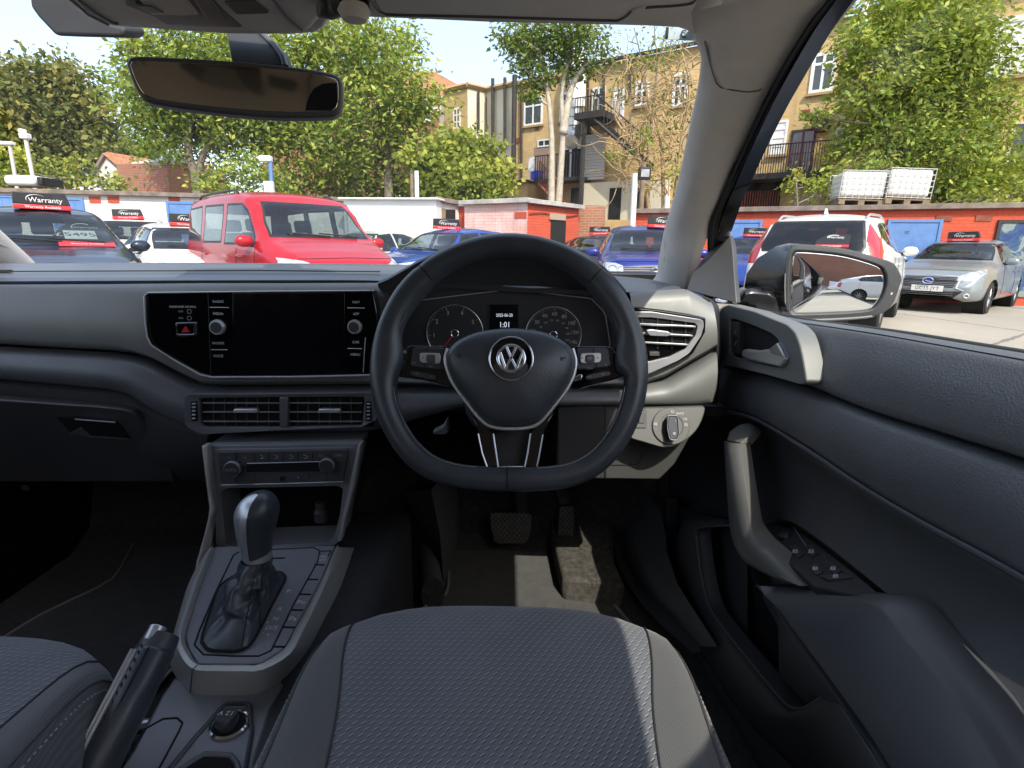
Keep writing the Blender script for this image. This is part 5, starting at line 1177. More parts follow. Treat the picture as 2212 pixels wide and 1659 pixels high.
VAN = scaled(HATCH, 4.4, 1.0, 1.03,
    prof=[(0, .70), (.012, .82), (.05, .94), (.12, 1.05), (.185, 1.14), (.215, 1.18), (.275, 1.38), (.335, 1.64), (.385, 1.76), (.48, 1.82), (.70, 1.82), (.92, 1.80), (.972, 1.68), (.99, 1.2), (1, .66)],
    bz=[(0, .66), (.05, .84), (.12, .93), (.235, 1.04), (.5, 1.08), (.9, 1.10), (.97, 1.08), (1, .62)],
    bw=[(0, .62), (.02, .73), (.07, .80), (.2, .88), (.5, .90), (.75, .90), (.95, .87), (.985, .84), (1, .78)],
    tw=[(0, .5), (.05, .62), (.18, .73), (.215, .76), (.335, .71), (.6, .745), (.85, .745), (.97, .73), (1, .7)],
    side=[[(.262, 1.10), (.275, 1.2), (.352, 1.55), (.395, 1.64), (.515, 1.65), (.515, 1.10)], [(.545, 1.12), (.545, 1.65), (.74, 1.66), (.74, 1.12)], [(.77, 1.14), (.77, 1.66), (.93, 1.64), (.945, 1.16)]],
    ws=[(-.70, 1.20), (-.66, 1.42), (-.585, 1.665), (.585, 1.665), (.66, 1.42), (.70, 1.20)], rw=[(-.6, 1.15), (-.58, 1.62), (.58, 1.62), (.6, 1.15)],
    hl=[(.42, .76), (.46, .86), (.62, .93), (.80, .96), (.82, .86), (.70, .76)], gr=[(-.40, .70), (-.42, .80), (.42, .80), (.40, .70)], lg=[(-.5, .30), (-.46, .52), (.46, .52), (.5, .30)],
    tl=[(.74, .8), (.72, 1.4), (.80, 1.4), (.86, .8)], wh=(.17, .78), wr=.32)
LOWC = scaled(HATCH, 4.32, .965, 1.01)

def in_poly(x, y, P):
    r = False; j = len(P) - 1
    for i in range(len(P)):
        (xi, yi), (xj, yj) = P[i], P[j]
        if (yi > y) != (yj > y) and x < (xj - xi) * (y - yi) / (yj - yi) + xi: r = not r
        j = i
    return r
def cut_out(bm, poly, axis, cond):
    """cut polygon (2-D, projected along axis) out of the shell; returns a new bmesh with these faces"""
    ia, ib = (1, 2) if axis == 'x' else (0, 2)
    x0, x1 = min(p[0] for p in poly), max(p[0] for p in poly); y0, y1 = min(p[1] for p in poly), max(p[1] for p in poly)
    def cand():
        out = []
        for f in bm.faces:
            c = f.calc_center_median()
            if not cond(c, f.normal): continue
            us = [v.co[ia] for v in f.verts]; vs = [v.co[ib] for v in f.verts]
            if max(us) < x0 or min(us) > x1 or max(vs) < y0 or min(vs) > y1: continue
            out.append(f)
        return out
    n = len(poly)
    for i in range(n):
        a, b = poly[i], poly[(i + 1) % n]; d = V((b[0] - a[0], b[1] - a[1])); 
        if d.length < 1e-6: continue
        co = V((0, 0, 0)); no = V((0, 0, 0)); co[ia], co[ib] = a; no[ia], no[ib] = d.y, -d.x
        fs = cand(); geom = list(set([e for f in fs for e in f.edges] + [v for f in fs for v in f.verts])) + fs
        bmesh.ops.bisect_plane(bm, geom=geom, dist=1e-5, plane_co=co, plane_no=no.normalized())
        bm.faces.ensure_lookup_table(); bm.normal_update()
    hit = []
    for f in bm.faces:
        c = f.calc_center_median()
        if cond(c, f.normal) and in_poly(c[ia], c[ib], poly): hit.append(f)
    nb = bmesh.new(); mp = {}
    for f in hit:
        vs = []
        for v in f.verts:
            if v not in mp: mp[v] = nb.verts.new(v.co)
            vs.append(mp[v])
        try: nb.faces.new(vs)
        except ValueError: pass
    bmesh.ops.delete(bm, geom=hit, context='FACES')
    return nb
def inset_poly(P, d):
    n = len(P); cx = sum(p[0] for p in P) / n; cy = sum(p[1] for p in P) / n; out = []
    for i in range(n):
        a, b, c = V(P[i - 1]), V(P[i]), V(P[(i + 1) % n])
        d1 = (b - a).normalized(); d2 = (c - b).normalized(); n1 = V((-d1.y, d1.x)); n2 = V((-d2.y, d2.x))
        ctr = V((cx, cy))
        if n1.dot(ctr - b) < 0: n1 = -n1
        if n2.dot(ctr - b) < 0: n2 = -n2
        q = n1 + n2; q = q / max(.3, q.length_squared / 2) ; out.append(tuple(b + q * d))
    return out
def heading(hx, hy): return math.atan2(-hx, hy)
CARS = {}
def make_car(lab, cat, loc, hd, S, col, metal=.3, dark_glass=False, rails=None, cabin='cabin', group='cars parked on the sales lot', frit=.03, rhd=True, grille='trim_blk', wipers=True, detail=True):
    root = empty('parked_car', (loc[0], loc[1], 0), heading(*hd), lab, cat, group)
    L = S['L']; pm_ = paint('car_paint', col, metal)
    yy = lambda t: L / 2 - t * L
    nT, nR = 72, 30; rows = []
    for i in range(nT):
        t = i / (nT - 1); t = t ** 1.0
        # denser sampling at both ends
        t = .5 - .5 * math.cos(math.pi * t) * (1) if False else t
        zt = I1(S['prof'], t); w = I1(S['bw'], t); tw = min(I1(S['tw'], t), w * .95); zb = min(I1(S['bz'], t), zt - .05)
        lowz = .24 + .10 * max(0, (t - .93) / .07) + .05 * max(0, (.03 - t) / .03)
        k = max(0, min(1, (zt - zb - .05) / .3))
        pts = [(w * .80, lowz), (w * .95, lowz + .02), (w * 1.0, lowz + .10), (w * 1.015, (lowz + zb) * .48), (w * 1.0, lowz * .25 + zb * .75), (w * .975, zb)]
        pts += [(w * .975 + (tw - w * .975) * .5, zb + (zt - .035 - zb) * .52), (tw + .015, zt - .07 * k - .012), (tw * .86, zt - .022 * k - .004), (tw * .5, zt + .004), (0, zt + .012 * k + .006)]
        ring = cr([V((x, z, 0)) for x, z in pts], nR)
        r = [V((q.x, yy(t), q.y)) for q in ring]
        rows.append(r + [V((-q.x, q.y, q.z)) for q in r[-2::-1]])
    nc = len(rows[0])
    def capring(r, dy): 
        c = V((0, r[0].y + dy, .48)); return [[p.lerp(c, s) + V((0, dy * s * (2 - s) if False else 0, 0)) for p in r] for s in (.35, .7)]
    fr = rows[0]; bk = rows[-1]
    c0 = V((0, fr[0].y + .05, .46)); c1 = V((0, bk[0].y - .04, .55))
    pre = [[V((p.x * k_, fr[0].y + .05 * (1 - k_ * k_) ** .5, .46 + (p.z - .46) * k_)) for p in fr] for k_ in (.05, .4, .7, .9)]
    post = [[V((p.x * k_, bk[0].y - .04 * (1 - k_ * k_) ** .5, .55 + (p.z - .55) * k_)) for p in bk] for k_ in (.9, .7, .4, .05)]
    rows = pre + rows + post
    bm = bmesh.new(); vv = [[bm.verts.new(p) for p in r] for r in rows]
    for i in range(len(rows) - 1):
        for j in range(nc - 1): bm.faces.new((vv[i][j], vv[i][j + 1], vv[i + 1][j + 1], vv[i + 1][j]))
    bmesh.ops.recalc_face_normals(bm, faces=bm.faces)
    # make sure normals face outward
    bm.normal_update()
    up = sum(1 if f.normal.z > 0 else -1 for f in bm.faces if f.calc_center_median().z > .9)
    if up < 0: bmesh.ops.reverse_faces(bm, faces=bm.faces)
    bm.normal_update()
    full = BVHTree.FromBMesh(bm)
    parts = []
    gl = 'car_glass'
    fwd = lambda c, n: n.y > .12 and c.y > 0
    rear = lambda c, n: n.y < -.12 and c.y < 0
    def pane(poly, axis, cond, m, name):
        o_ = cut_out(bm, poly, axis, cond); i_ = cut_out(o_, inset_poly(poly, frit), axis, lambda c, n: True) if False else None
        o_.normal_update(); inner = cut_out(o_, inset_poly(poly, frit), axis, cond)
        parts.append(('window_trim', o_, 'trim_blk')); parts.append((name, inner, m))
    wsp = S['ws']; pane(wsp, 'y', lambda c, n: n.y > .2 and c.y > 0 and c.z > wsp[0][1] - .1, gl, 'windscreen')
    pane(S['rw'], 'y', lambda c, n: n.y < -.2 and c.y < 0, 'car_glass_dk' if dark_glass else gl, 'rear_window')
    for k, q in enumerate(S['side']):
        P = [(yy(t), z) for t, z in q]
        for sx in (1, -1): pane(P, 'x', lambda c, n, sx=sx: n.x * sx > .3 and c.x * sx > .2, 'car_glass_dk' if (dark_glass and k > 0) else gl, 'side_window')
    if detail:
        for sx in (1, -1):
            H_ = [(x * sx, z) for x, z in S['hl']]
            parts.append(('headlight', cut_out(bm, H_, 'y', lambda c, n: fwd(c, n) and c.y > L * .28), 'headlamp'))
            T_ = [(x * sx, z) for x, z in S['tl']]
            parts.append(('tail_light', cut_out(bm, T_, 'y', lambda c, n: rear(c, n) and c.y < -L * .3), 'tail_red'))
        parts.append(('grille', cut_out(bm, S['gr'], 'y', lambda c, n: fwd(c, n) and c.y > L * .35), grille))
        parts.append(('air_intake', cut_out(bm, S['lg'], 'y', lambda c, n: fwd(c, n) and c.y > L * .35), 'trim_blk'))
    for t in S['wh']:
        R_ = S['wr'] + .055; y0, z0 = yy(t), S['wr'] + .01
        P = [(y0 + R_ * math.cos(a), z0 + R_ * math.sin(a)) for a in [i * math.pi / 12 for i in range(24)]]
        for sx in (1, -1): cut_out(bm, P, 'x', lambda c, n, sx=sx: c.x * sx > .35).free()
    body = bm_obj('body', bm, pm_, root, recalc=False, sharp=180)
    for nme, b_, m in parts:
        if len(b_.faces): bm_obj(nme, b_, m, body if nme in ('window_trim',) else root, recalc=False, sharp=180)
        else: b_.free()
    for t in S['wh']:
        for sx in (1, -1):
            w = I1(S['bw'], t); y0 = yy(t); r = S['wr']; x0 = (w - .01) * sx; c = V((x0 - .20 * sx, y0, r))
            wl_ = lathe('wheel', c, (sx, 0, 0), [(r * .62, 0), (r * .93, 0), (r, .03), (r, .17), (r * .95, .195), (r * .68, .20), (r * .64, .17)], 'tyre', root, seg=28)
            rim = MB()
            for a in range(10):
                w_ = a * math.pi / 5
                rim.tube([c + V((.175 * sx, r * .1 * math.cos(w_), r * .1 * math.sin(w_))), c + V((.165 * sx, r * .63 * math.cos(w_), r * .63 * math.sin(w_)))], .024, seg=5)
            v_, f_ = tube_geo([c + V((.16 * sx, r * .63 * math.cos(i * math.pi / 14), r * .63 * math.sin(i * math.pi / 14))) for i in range(28)], .022, 6, True); rim.add(v_, f_)
            rim.build('rim', 'alloy', wl_, sharp=50)
            lathe('brake_disc', c + V((.10 * sx, 0, 0)), (sx, 0, 0), [(r * .62, 0), (r * .60, .02), (.01, .02)], 'trim_blk', wl_, seg=20)
            lathe('wheel_arch', V((x0 - .36 * sx, y0, r + .01)), (sx, 0, 0), [(.02, 0), (r + .058, 0), (r + .058, .34)], 'void', body, seg=24) if detail else None
    # under tray, cabin, seats
    mb = MB(); mb.box((0, 0, .27), (1.3, L * .86, .06)); mb.box((0, yy(.16), .52), (1.1, L * .20, .36)); mb.build('underbody', 'void', body)
    zf = S['bz'][3][1]
    mb = MB(); mb.box((0, yy(.60), .40), (1.46, L * .56, .1)); mb.box((0, yy(.315), zf - .14), (1.34, L * .10, .22)); mb.build('cabin', cabin if cabin != 'cabin' else 'cabin', root, bevel=.03)
    zsE = zf - .36
    hs = S['prof'][8][1]
    for k, (t, xs) in enumerate(((.53, (-.36, .36)), (.73, (-.40, 0, .40)))):
        for x in xs:
            mb = MB(); mb.box((x, yy(t) + .22, zsE), (.46 if k == 0 else .40, .5, .16))
            q = Matrix.Rotation(R(14), 3, 'X'); mb.box((x, yy(t) - .04, zsE + .30), (.44 if k == 0 else .38, .13, .60), mtx=q)
            so2 = mb.build('seat', cabin, root, bevel=.05, seg=3)
            mb = MB(); mb.box((x, yy(t) - .13, zsE + .70), (.26, .10, .18), mtx=q); mb.build('headrest', cabin, so2, bevel=.04, seg=3)
    xs = .36 if rhd else -.36
    c = V((xs, yy(.405), zf + .02)); ax = V((0, -.9, .42)).normalized(); a_ = V((1, 0, 0)); b_ = ax.cross(a_)
    tube('steering_wheel', [c + a_ * (.17 * math.cos(i * math.pi / 12)) + b_ * (.17 * math.sin(i * math.pi / 12)) for i in range(24)], .016, 'trim_blk', root, closed=True, seg=6)
    # mirrors
    for sx in (1, -1):
        t = S['side'][0][0][0] + .012; x = I1(S['bw'], t) * .96; z = S['side'][0][0][1] + .03
        m_ = MB(); vs = []; P0 = V((sx * (x + .10), yy(t), z + .02)); rws = []
        for i in range(9):
            u = -1 + 2 * i / 8; q = max(.02, (1 - abs(u) ** 2.6)) ** .5
            rws.append([P0 + V((sx * u * .115, .0 + .06 * q * math.cos(a), .075 * q * math.sin(a))) for a in [j * math.pi / 8 for j in range(16)]])
        mo_ = loft('door_mirror', rws, pm_, root, closed=True, cap=True, sharp=180)
        tube('mirror_arm', [V((sx * (x - .03), yy(t), z - .03)), V((sx * (x + .06), yy(t) + .01, z - .02))], .028, 'trim_blk', mo_, seg=6)
        # door handles and shut lines
        if detail:
            for tt_ in (S['side'][0][3][0] - .03, S['side'][1][2][0] - .02):
                h = full.ray_cast(V((sx * 2, yy(tt_), zf - .08)), V((-sx, 0, 0)))
                if h[0]: tube('door_handle', [h[0] + V((sx * .012, -.10, 0)), h[0] + V((sx * .022, 0, .004)), h[0] + V((sx * .012, .10, 0))], .015, pm_, root, seg=6)
            for tt_ in (S['side'][0][0][0] - .01, S['side'][0][3][0] + .008, S['side'][1][-1][0] + .01):
                P = []
                for k in range(14):
                    z_ = .34 + (zf + .02 - .34) * k / 13; h = full.ray_cast(V((sx * 2, yy(tt_), z_)), V((-sx, 0, 0)))
                    if h[0]: P.append(h[0] + V((sx * .0005, 0, 0)))
                if len(P) > 2: tube('door_gap', P, .0045, 'void', body, seg=5)
    if detail:
        for k in range(2):
            P = []
            for i in range(12):
                x = -.52 + .56 * i / 11 + .42 * k; z_ = wsp[0][1] + .015 + .035 * (i / 11)
                h = full.ray_cast(V((x, 5, z_)), V((0, -1, 0)))
                if h[0]: P.append(h[0] + V((0, .012, .012)))
            if len(P) > 2 and wipers: tube('wiper', P, .010, 'trim_blk', root, seg=5)
        P = []
        for i in range(25):
            x = -.64 + 1.28 * i / 24; h = full.ray_cast(V((x, 5, S['hl'][2][1] + .03 - .02 * abs(x))), V((0, -1, 0)))
            if h[0]: P.append(h[0] + V((0, .001, 0)))
        if len(P) > 3: tube('bonnet_gap', P, .005, 'void', body, seg=5)
    if rails:
        for sx in (1, -1):
            P = []
            for i in range(15):
                t = .47 + .40 * i / 14; x = sx * I1(S['tw'], t) * .93; h = full.ray_cast(V((x, yy(t), 4)), V((0, 0, -1)))
                if h[0]: P.append(h[0] + V((0, 0, .045 if 0 < i < 14 else .0)))
            tube('roof_rail', cr(P, 30), .016, rails, root, seg=8)
    CARS[lab] = (root, S, full, pm_)
    return root, S, full
def plate(root, full, txt, S, front=True, z=.50, m='plate'):
    s = 1 if front else -1; h = full.ray_cast(V((0, 5 * s, z)), V((0, -s, 0)))
    y = h[0].y + .02 * s
    p = prism('number_plate', [V((-.26 * s, y, z - .055)), V((.26 * s, y, z - .055)), V((.26 * s, y, z + .055)), V((-.26 * s, y, z + .055))], V((0, -.012 * s, 0)), m, root, bevel=.003)
    text('plate_text', txt, V((0, y, z)), V((-s, 0, 0)), V((0, 0, 1)), .095, 'sign_blk', p, .001)
    return y
MBsign = {}
def roof_sign(root, S, full, t, lab, w=.64, rz=0, dx=0):
    """warranty board standing on a car roof: its own thing"""
    y = S['L'] / 2 - t * S['L']; h = full.ray_cast(V((0, y, 4)), V((0, 0, -1))); ztop = h[0].z
    e = empty('roof_sign', root.matrix_basis @ V((dx, y, ztop + .002)), root.rotation_euler.z + math.pi + rz, lab, 'sign', 'warranty signs on car roofs')
    k_ = len(CARS) * 2.4 + w; e.rotation_euler = (R(2.5 * math.sin(k_)), R(1.6 * math.cos(k_ * 1.7)), e.rotation_euler.z + R(5 * math.sin(k_ * 2.3)))
    def Q(pts, y0): return [V((x * w / 2, y0, z)) for x, z in pts]
    if 'a' not in MBsign:
        prism('board', Q([(-1, .058), (1.0, .058), (.86, .20), (-.98, .20)], -.05), V((0, .10, 0)), 'sign_blk', e, bevel=.008)
        prism('base', Q([(-1.01, .0), (1.01, .0), (1.0, .056), (-1.0, .056)], -.062), V((0, .124, 0)), 'sign_red', e, bevel=.008)
        arc = [V((-.06 * w + .16 * w * math.cos(a) * 1.1 - .02, -.054, .118 + .055 * math.sin(a))) for a in [R(200 - 160 * i / 16) for i in range(17)]]
        tube('swoosh', arc, lambda q: .004 + .009 * (1 - abs(2 * q - .7)), 'sign_wht', e, seg=6, ell=(1, .5))
        text('lettering', 'Warranty', V((.06 * w, -.052, .112)), (1, 0, 0), (0, 0, 1), .085, 'sign_wht', e, .001)
        text('lettering', 'Warranty Available', V((0, -.0635, .028)), (1, 0, 0), (0, 0, 1), .045, 'sign_wht', e, .001)
        for c in e.children: MBsign.setdefault('a', []).append(c)
    else:
        for c in MBsign['a']:
            q = c.copy(); COL.objects.link(q); q.parent = e
    return e
def at(px, y): p = UY((px, 700), y); return (p.x, p.y)

HAT1 = scaled(HATCH, 4.05, 1.03, 1.0)
c1 = make_car('dark blue hatchback at the far left of the lot, price card in its windscreen', 'car', at(136, 7.4), (.66, -.75), HAT1, (.018, .026, .055), .4)
roof_sign(*c1, .47, 'warranty sign on the roof of the dark blue hatchback at far left', w=.56)
c2 = make_car('white tall hatchback behind the dark blue car, seen head-on', 'car', at(312, 12.6), (.45, -.89), scaled(HATCH, 3.9, 1.10, .98), (.78, .78, .76), 0)
roof_sign(*c2, .47, 'small warranty sign on the white hatchback behind the dark blue car', w=.66)
c12 = make_car('dark hatchback almost hidden behind the dark blue and white cars', 'car', at(222, 14.6), (.5, -.87), scaled(HATCH, 4.0, 1.04, 1.0), (.03, .03, .035), .3, detail=False)
roof_sign(*c12, .47, 'partly hidden warranty sign between the dark blue car and the white tall hatchback', w=.66)
c3 = make_car('white low hatchback parked beside the red people carrier', 'car', at(428, 10.0), (.66, -.75), scaled(LOWC, 4.3, 1.0, 1.0), (.80, .79, .76), 0)
roof_sign(*c3, .46, 'warranty sign on the white car next to the red people carrier', w=.66)
c4 = make_car('bright red people carrier with roof rails in the front row', 'van', (-3.36, 8.5), (.70, -.71), dict(VAN, L=4.1), (.40, .004, .011), .0, rails='trim_blk', cabin='cabin')
c5 = make_car('bright blue hatchback left of the steering wheel rim', 'car', at(968, 11.6), (-.60, -.80), scaled(HATCH, 4.1, .985, 1.0), (.02, .07, .36), .3)
roof_sign(*c5, .50, 'warranty sign on the bright blue hatchback', w=.5, rz=R(38))
c11 = make_car('small pale green car far behind the bright blue hatchback', 'car', at(800, 14.0), (-.5, -.86), scaled(HATCH, 3.7, .99, .95), (.50, .54, .46), .1, detail=False)
c6 = make_car('dark navy estate behind the top right of the steering wheel', 'car', at(1275, 15.0), (-.72, -.69), scaled(LOWC, 4.6, 1.03, 1.03), (.012, .016, .04), .4)
roof_sign(*c6, .55, 'warranty sign on the dark navy estate', w=.58, rz=R(30))
IGN = scaled(HATCH, 3.7, 1.03, 1.0, gr=[(-.5, .72), (-.52, .86), (.52, .86), (.5, .72)], hl=[(.46, .71), (.48, .88), (.60, .92), (.76, .92), (.78, .82), (.70, .71)])
for k_, up_z in (('prof', {0: .74, .012: .90, .05: .99, .14: 1.04, .24: 1.06, .285: 1.08}), ('bz', {0: .70, .05: .88, .14: .94, .285: .98})): IGN[k_] = [(t, up_z.get(t, z)) for t, z in IGN[k_]]
c7 = make_car('royal blue small crossover with chrome grille next to the pillar', 'car', at(1380, 10.3), (-.12, -.99), IGN, (.02, .03, .22), .3)
roof_sign(*c7, .47, 'warranty sign on the royal blue crossover beside the pillar', w=.60, dx=-.30)
c8 = make_car('white off-roader seen from behind with tall red tail lights', 'car', (5.42, 9.6), (.62, .785), SUV, (.80, .80, .78), 0, dark_glass=True, rails='satin')
c9 = make_car('silver hatchback with dark grille and number plate at the right', 'car', (9.75, 12.45), (-.76, -.65), scaled(LOWC, 4.3, 1.0, 1.02, gr=[(-.40, .50), (-.47, .70), (.47, .70), (.40, .50)], lg=[(-.36, .24), (-.56, .44), (.56, .44), (.36, .24)]), (.27, .30, .315), .35, cabin='cabin_pale')
roof_sign(*c9, .47, 'warranty sign on the silver hatchback at the right', w=.95)
c10 = make_car('blue car peeking out behind the left of the white off-roader', 'car', at(1612, 13.6), (-.5, -.86), scaled(HATCH, 4.0, 1.0, 1.0), (.02, .06, .28), .3, detail=False)
roof_sign(*c10, .47, 'warranty sign left of the white off-roader', w=.66)
c13 = make_car('white estate car reflected in the door mirror', 'car', (2.9, -8.0), (.95, -.30), scaled(LOWC, 4.4, 1.0, 1.0), (.78, .78, .78), 0)
# marks on the cars
def mark(root, full, name, pts, front, m, r=None, closed=False, off=.006):
    s = 1 if front else -1; P = []
    for x, z in pts:
        h = full.ray_cast(V((x, 5 * s, z)), V((0, -s, 0)))
        if h[0]: P.append(h[0] + V((0, off * s, 0)))
    if len(P) < 3: return None
    if r: return tube(name, P, r, m, root, seg=6, closed=closed)
    return prism(name, P, V((0, -.004 * s, 0)), m, root, bevel=0)
# silver hatchback: grille bars, oval badge, plate, fog lamps
r_, S_, f_ = c9
for z in (.53, .56, .59, .65, .675): mark(r_, f_, 'grille_bar', [(-.44 + .88 * i / 12, z) for i in range(13)], True, 'alloy', .006)
for z in (.32, .355, .39, .425): mark(r_, f_, 'grille_bar', [(-.42 + .84 * i / 12, z) for i in range(13)], True, 'alloy', .005)
mark(r_, f_, 'grille_frame', [(-.36, .24), (-.57, .45), (-.45, .50), (-.48, .71), (0, .73), (.48, .71), (.45, .50), (.57, .45), (.36, .24)], True, 'satin', .011)
py = plate(r_, f_, 'GC15 JYT', S_, True, .475)
bc = V((0, py + .02, .625))
tube('badge', [bc + V((.085 * math.cos(a), 0, .058 * math.sin(a))) for a in [i * math.pi / 16 for i in range(32)]], .010, 'chrome', r_, seg=6, closed=True)
prism('badge_field', [bc + V((.08 * math.cos(a), -.004, .054 * math.sin(a))) for a in [i * math.pi / 16 for i in range(32)]], V((0, -.004, 0)), mat('badge_blue', (.02, .04, .35), .3), r_, bevel=0)
tube('badge_bar', [bc + V((.03, .002, .045)), bc + V((.035, .002, -.01)), bc + V((-.06, .002, -.02))], .008, 'chrome', r_, seg=6)
for sx in (1, -1): mark(r_, f_, 'fog_lamp', [(sx * .62 + .035 * math.cos(i * .6), .36 + .035 * math.sin(i * .6)) for i in range(10)], True, 'headlamp', .012, True)
# blue crossover: bright grille frame, S-like mark, lamp rings
r_, S_, f_ = c7
mark(r_, f_, 'grille_frame', [(-.52, .74), (-.54, .86), (0, .88), (.54, .86), (.52, .74), (0, .71)], True, 'chrome', .012, True)
for z in (.75, .78, .81, .84): mark(r_, f_, 'grille_bar', [(-.48 + .96 * i / 12, z) for i in range(13)], True, 'satin', .004)
mark(r_, f_, 'badge', [(.06, .835), (0, .865), (-.06, .825), (.05, .785), (0, .75), (-.06, .775)], True, 'chrome', .014, off=.03)
for sx in (1, -1): mark(r_, f_, 'lamp_ring', [(sx * .63 + .075 * math.cos(i * .52), .815 + .07 * math.sin(i * .52)) for i in range(12)], True, 'chrome', .010, True)
# white off-roader: rear wiper, letters, lower bumper, sticker, aerial fin
r_, S_, f_ = c8
mark(r_, f_, 'rear_wiper', [(-.40 + .06 * i, 1.155 + .006 * i) for i in range(9)], False, 'trim_blk', .012, off=.02)
h = f_.ray_cast(V((-.62, -5, 1.0)), V((0, 1, 0)))
text('lettering', 'CR-V', V((-.56, h[0].y - .012, 1.02)), (1, 0, 0), (0, 0, 1), .10, 'satin', r_, .002)
h = f_.ray_cast(V((0, -5, .95)), V((0, 1, 0)))
plate(r_, f_, '', S_, False, .86, 'plate_y')
mark(r_, f_, 'bumper_trim', [(-.8 + 1.6 * i / 14, .40) for i in range(15)], False, 'trim_blk', .06, off=-.02)
mark(r_, f_, 'chrome_strip', [(-.52 + 1.04 * i / 10, .97) for i in range(11)], False, 'satin', .018)
prism('roof_fin', [V((-.0, -1.55, 1.655)), V((0, -1.35, 1.66)), V((0, -1.52, 1.74))], V((.03, 0, 0)), 'sign_wht', r_, bevel=.008)
# stickers and price card in the windows: things of their own
def window_card(root, full, name, lab, cx, cz, w, h, front, price=None):
    s = 1 if front else -1; P = []
    for x, z in ((cx - w / 2, cz - h / 2), (cx + w / 2, cz - h / 2), (cx + w / 2, cz + h / 2), (cx - w / 2, cz + h / 2)):
        q = full.ray_cast(V((x, 5 * s, z)), V((0, -s, 0)))[0]; P.append(q + V((0, .008 * s, .004)))
    M4 = root.matrix_basis.copy() if False else Matrix.Translation(root.location) @ Matrix.Rotation(root.rotation_euler.z, 4, 'Z')
    xd = (P[1] - P[0]); yd = P[3] - P[0]
    if front: P0, xd2 = P[1], -xd
    else: P0, xd2 = P[0], xd
    def pt(u, v, l=0):
        nn = xd2.cross(yd).normalized(); return M4 @ (P0 + xd2 * u + yd * v + nn * l)
    e = empty(name, pt(.5, 0), 0, lab, 'price card' if price else 'sticker')
    loc0 = e.location.copy()
    def L_(o): 
        o.location = -loc0; return o
    nv = (pt(0, 0, 1) - pt(0, 0, 0))
    L_(prism('red_band', [pt(0, 0, .004), pt(1, 0, .004), pt(1, .2, .004), pt(0, .2, .004)], -nv * .002, 'sign_red', e, bevel=0))
    L_(prism('backing', [pt(0, .2, .002), pt(1, .2, .002), pt(1, 1, .002), pt(.3, 1, .002), (pt(0, .5, .002))], -nv * .002, 'sign_blk', e, bevel=0))
    xw = (pt(1, 0) - pt(0, 0)); yw = (pt(0, 1) - pt(0, 0))
    arc = [pt(.52 + .2 * math.cos(a), .76 + .16 * math.sin(a), .005) for a in [R(200 - 150 * i / 12) for i in range(13)]]
    L_(tube('swoosh', arc, .006, 'sign_wht', e, seg=5))
    L_(text('lettering', 'Warranty', pt(.58, .76, .004), xw, yw, .06 * w / .5, 'sign_wht', e))
    L_(text('lettering', 'Warranty Available', pt(.5, .09, .005), xw, yw, .038 * w / .5, 'sign_wht', e))
    if price:
        L_(prism('price_strip', [pt(.14, .28, .005), pt(.72, .28, .005), pt(.72, .62, .005), pt(.14, .62, .005)], -nv * .002, 'sign_wht', e, bevel=0))
        L_(text('lettering', price[1:], pt(.43, .45, .006), xw, yw, .165, 'sign_blk', e))
        L_(text('lettering', price[0], pt(.05, .44, .006), xw, yw, .15, 'sign_wht', e))
window_card(c1[0], c1[2], 'price_card', 'black and red price card reading £5495 in the dark blue hatchback windscreen', -.34, 1.20, .56, .30, True, '£5495')
window_card(c8[0], c8[2], 'window_sticker', 'red and black sticker in the rear window of the white off-roader', .26, 1.27, .40, .17, False)
# ------------------------------------------------------------------ ground, walls, buildings
def ground_mat():
    m, nt, b = base_mat('dusty_tarmac')
    n1 = noise_tex(nt, .25, 6, .6); n2 = noise_tex(nt, 3.5, 6, .7); n3 = noise_tex(nt, 60, 3, .7)
    c = ramp(nt, n1, [(.35, (.30, .27, .225)), (.65, (.42, .38, .315))])
    c = mixc(nt, E(nt, n2) * .45, c, (.22, .20, .175)); c = mixc(nt, E(nt, n3) * .3, c, (.46, .41, .34))
    v = nt.nodes.new('ShaderNodeTexVoronoi'); v.feature = 'DISTANCE_TO_EDGE'; v.inputs['Scale'].default_value = .22; nt.links.new(coords(nt), v.inputs['Vector'])
    crack = (E(nt, v.outputs[0]) + E(nt, n2) * .03).lt(.022)
    c = mixc(nt, crack * .6, c, (.06, .055, .05))
    nt.links.new(c, b.inputs['Base Color']); setp(b, Roughness=.95); add_bump(nt, b, E(nt, n3) + E(nt, n2) * .5, .4, .02); return m
MT['ground'] = ground_mat()
gv = [V((x, y, 0)) for y in (-400, -60, -20, 0, 20, 60, 400) for x in (-400, -60, -20, 0, 20, 60, 400)]
g = pydata('ground', gv, grid_faces(7, 7), 'ground', None, sharp=None); g['kind'] = 'structure'

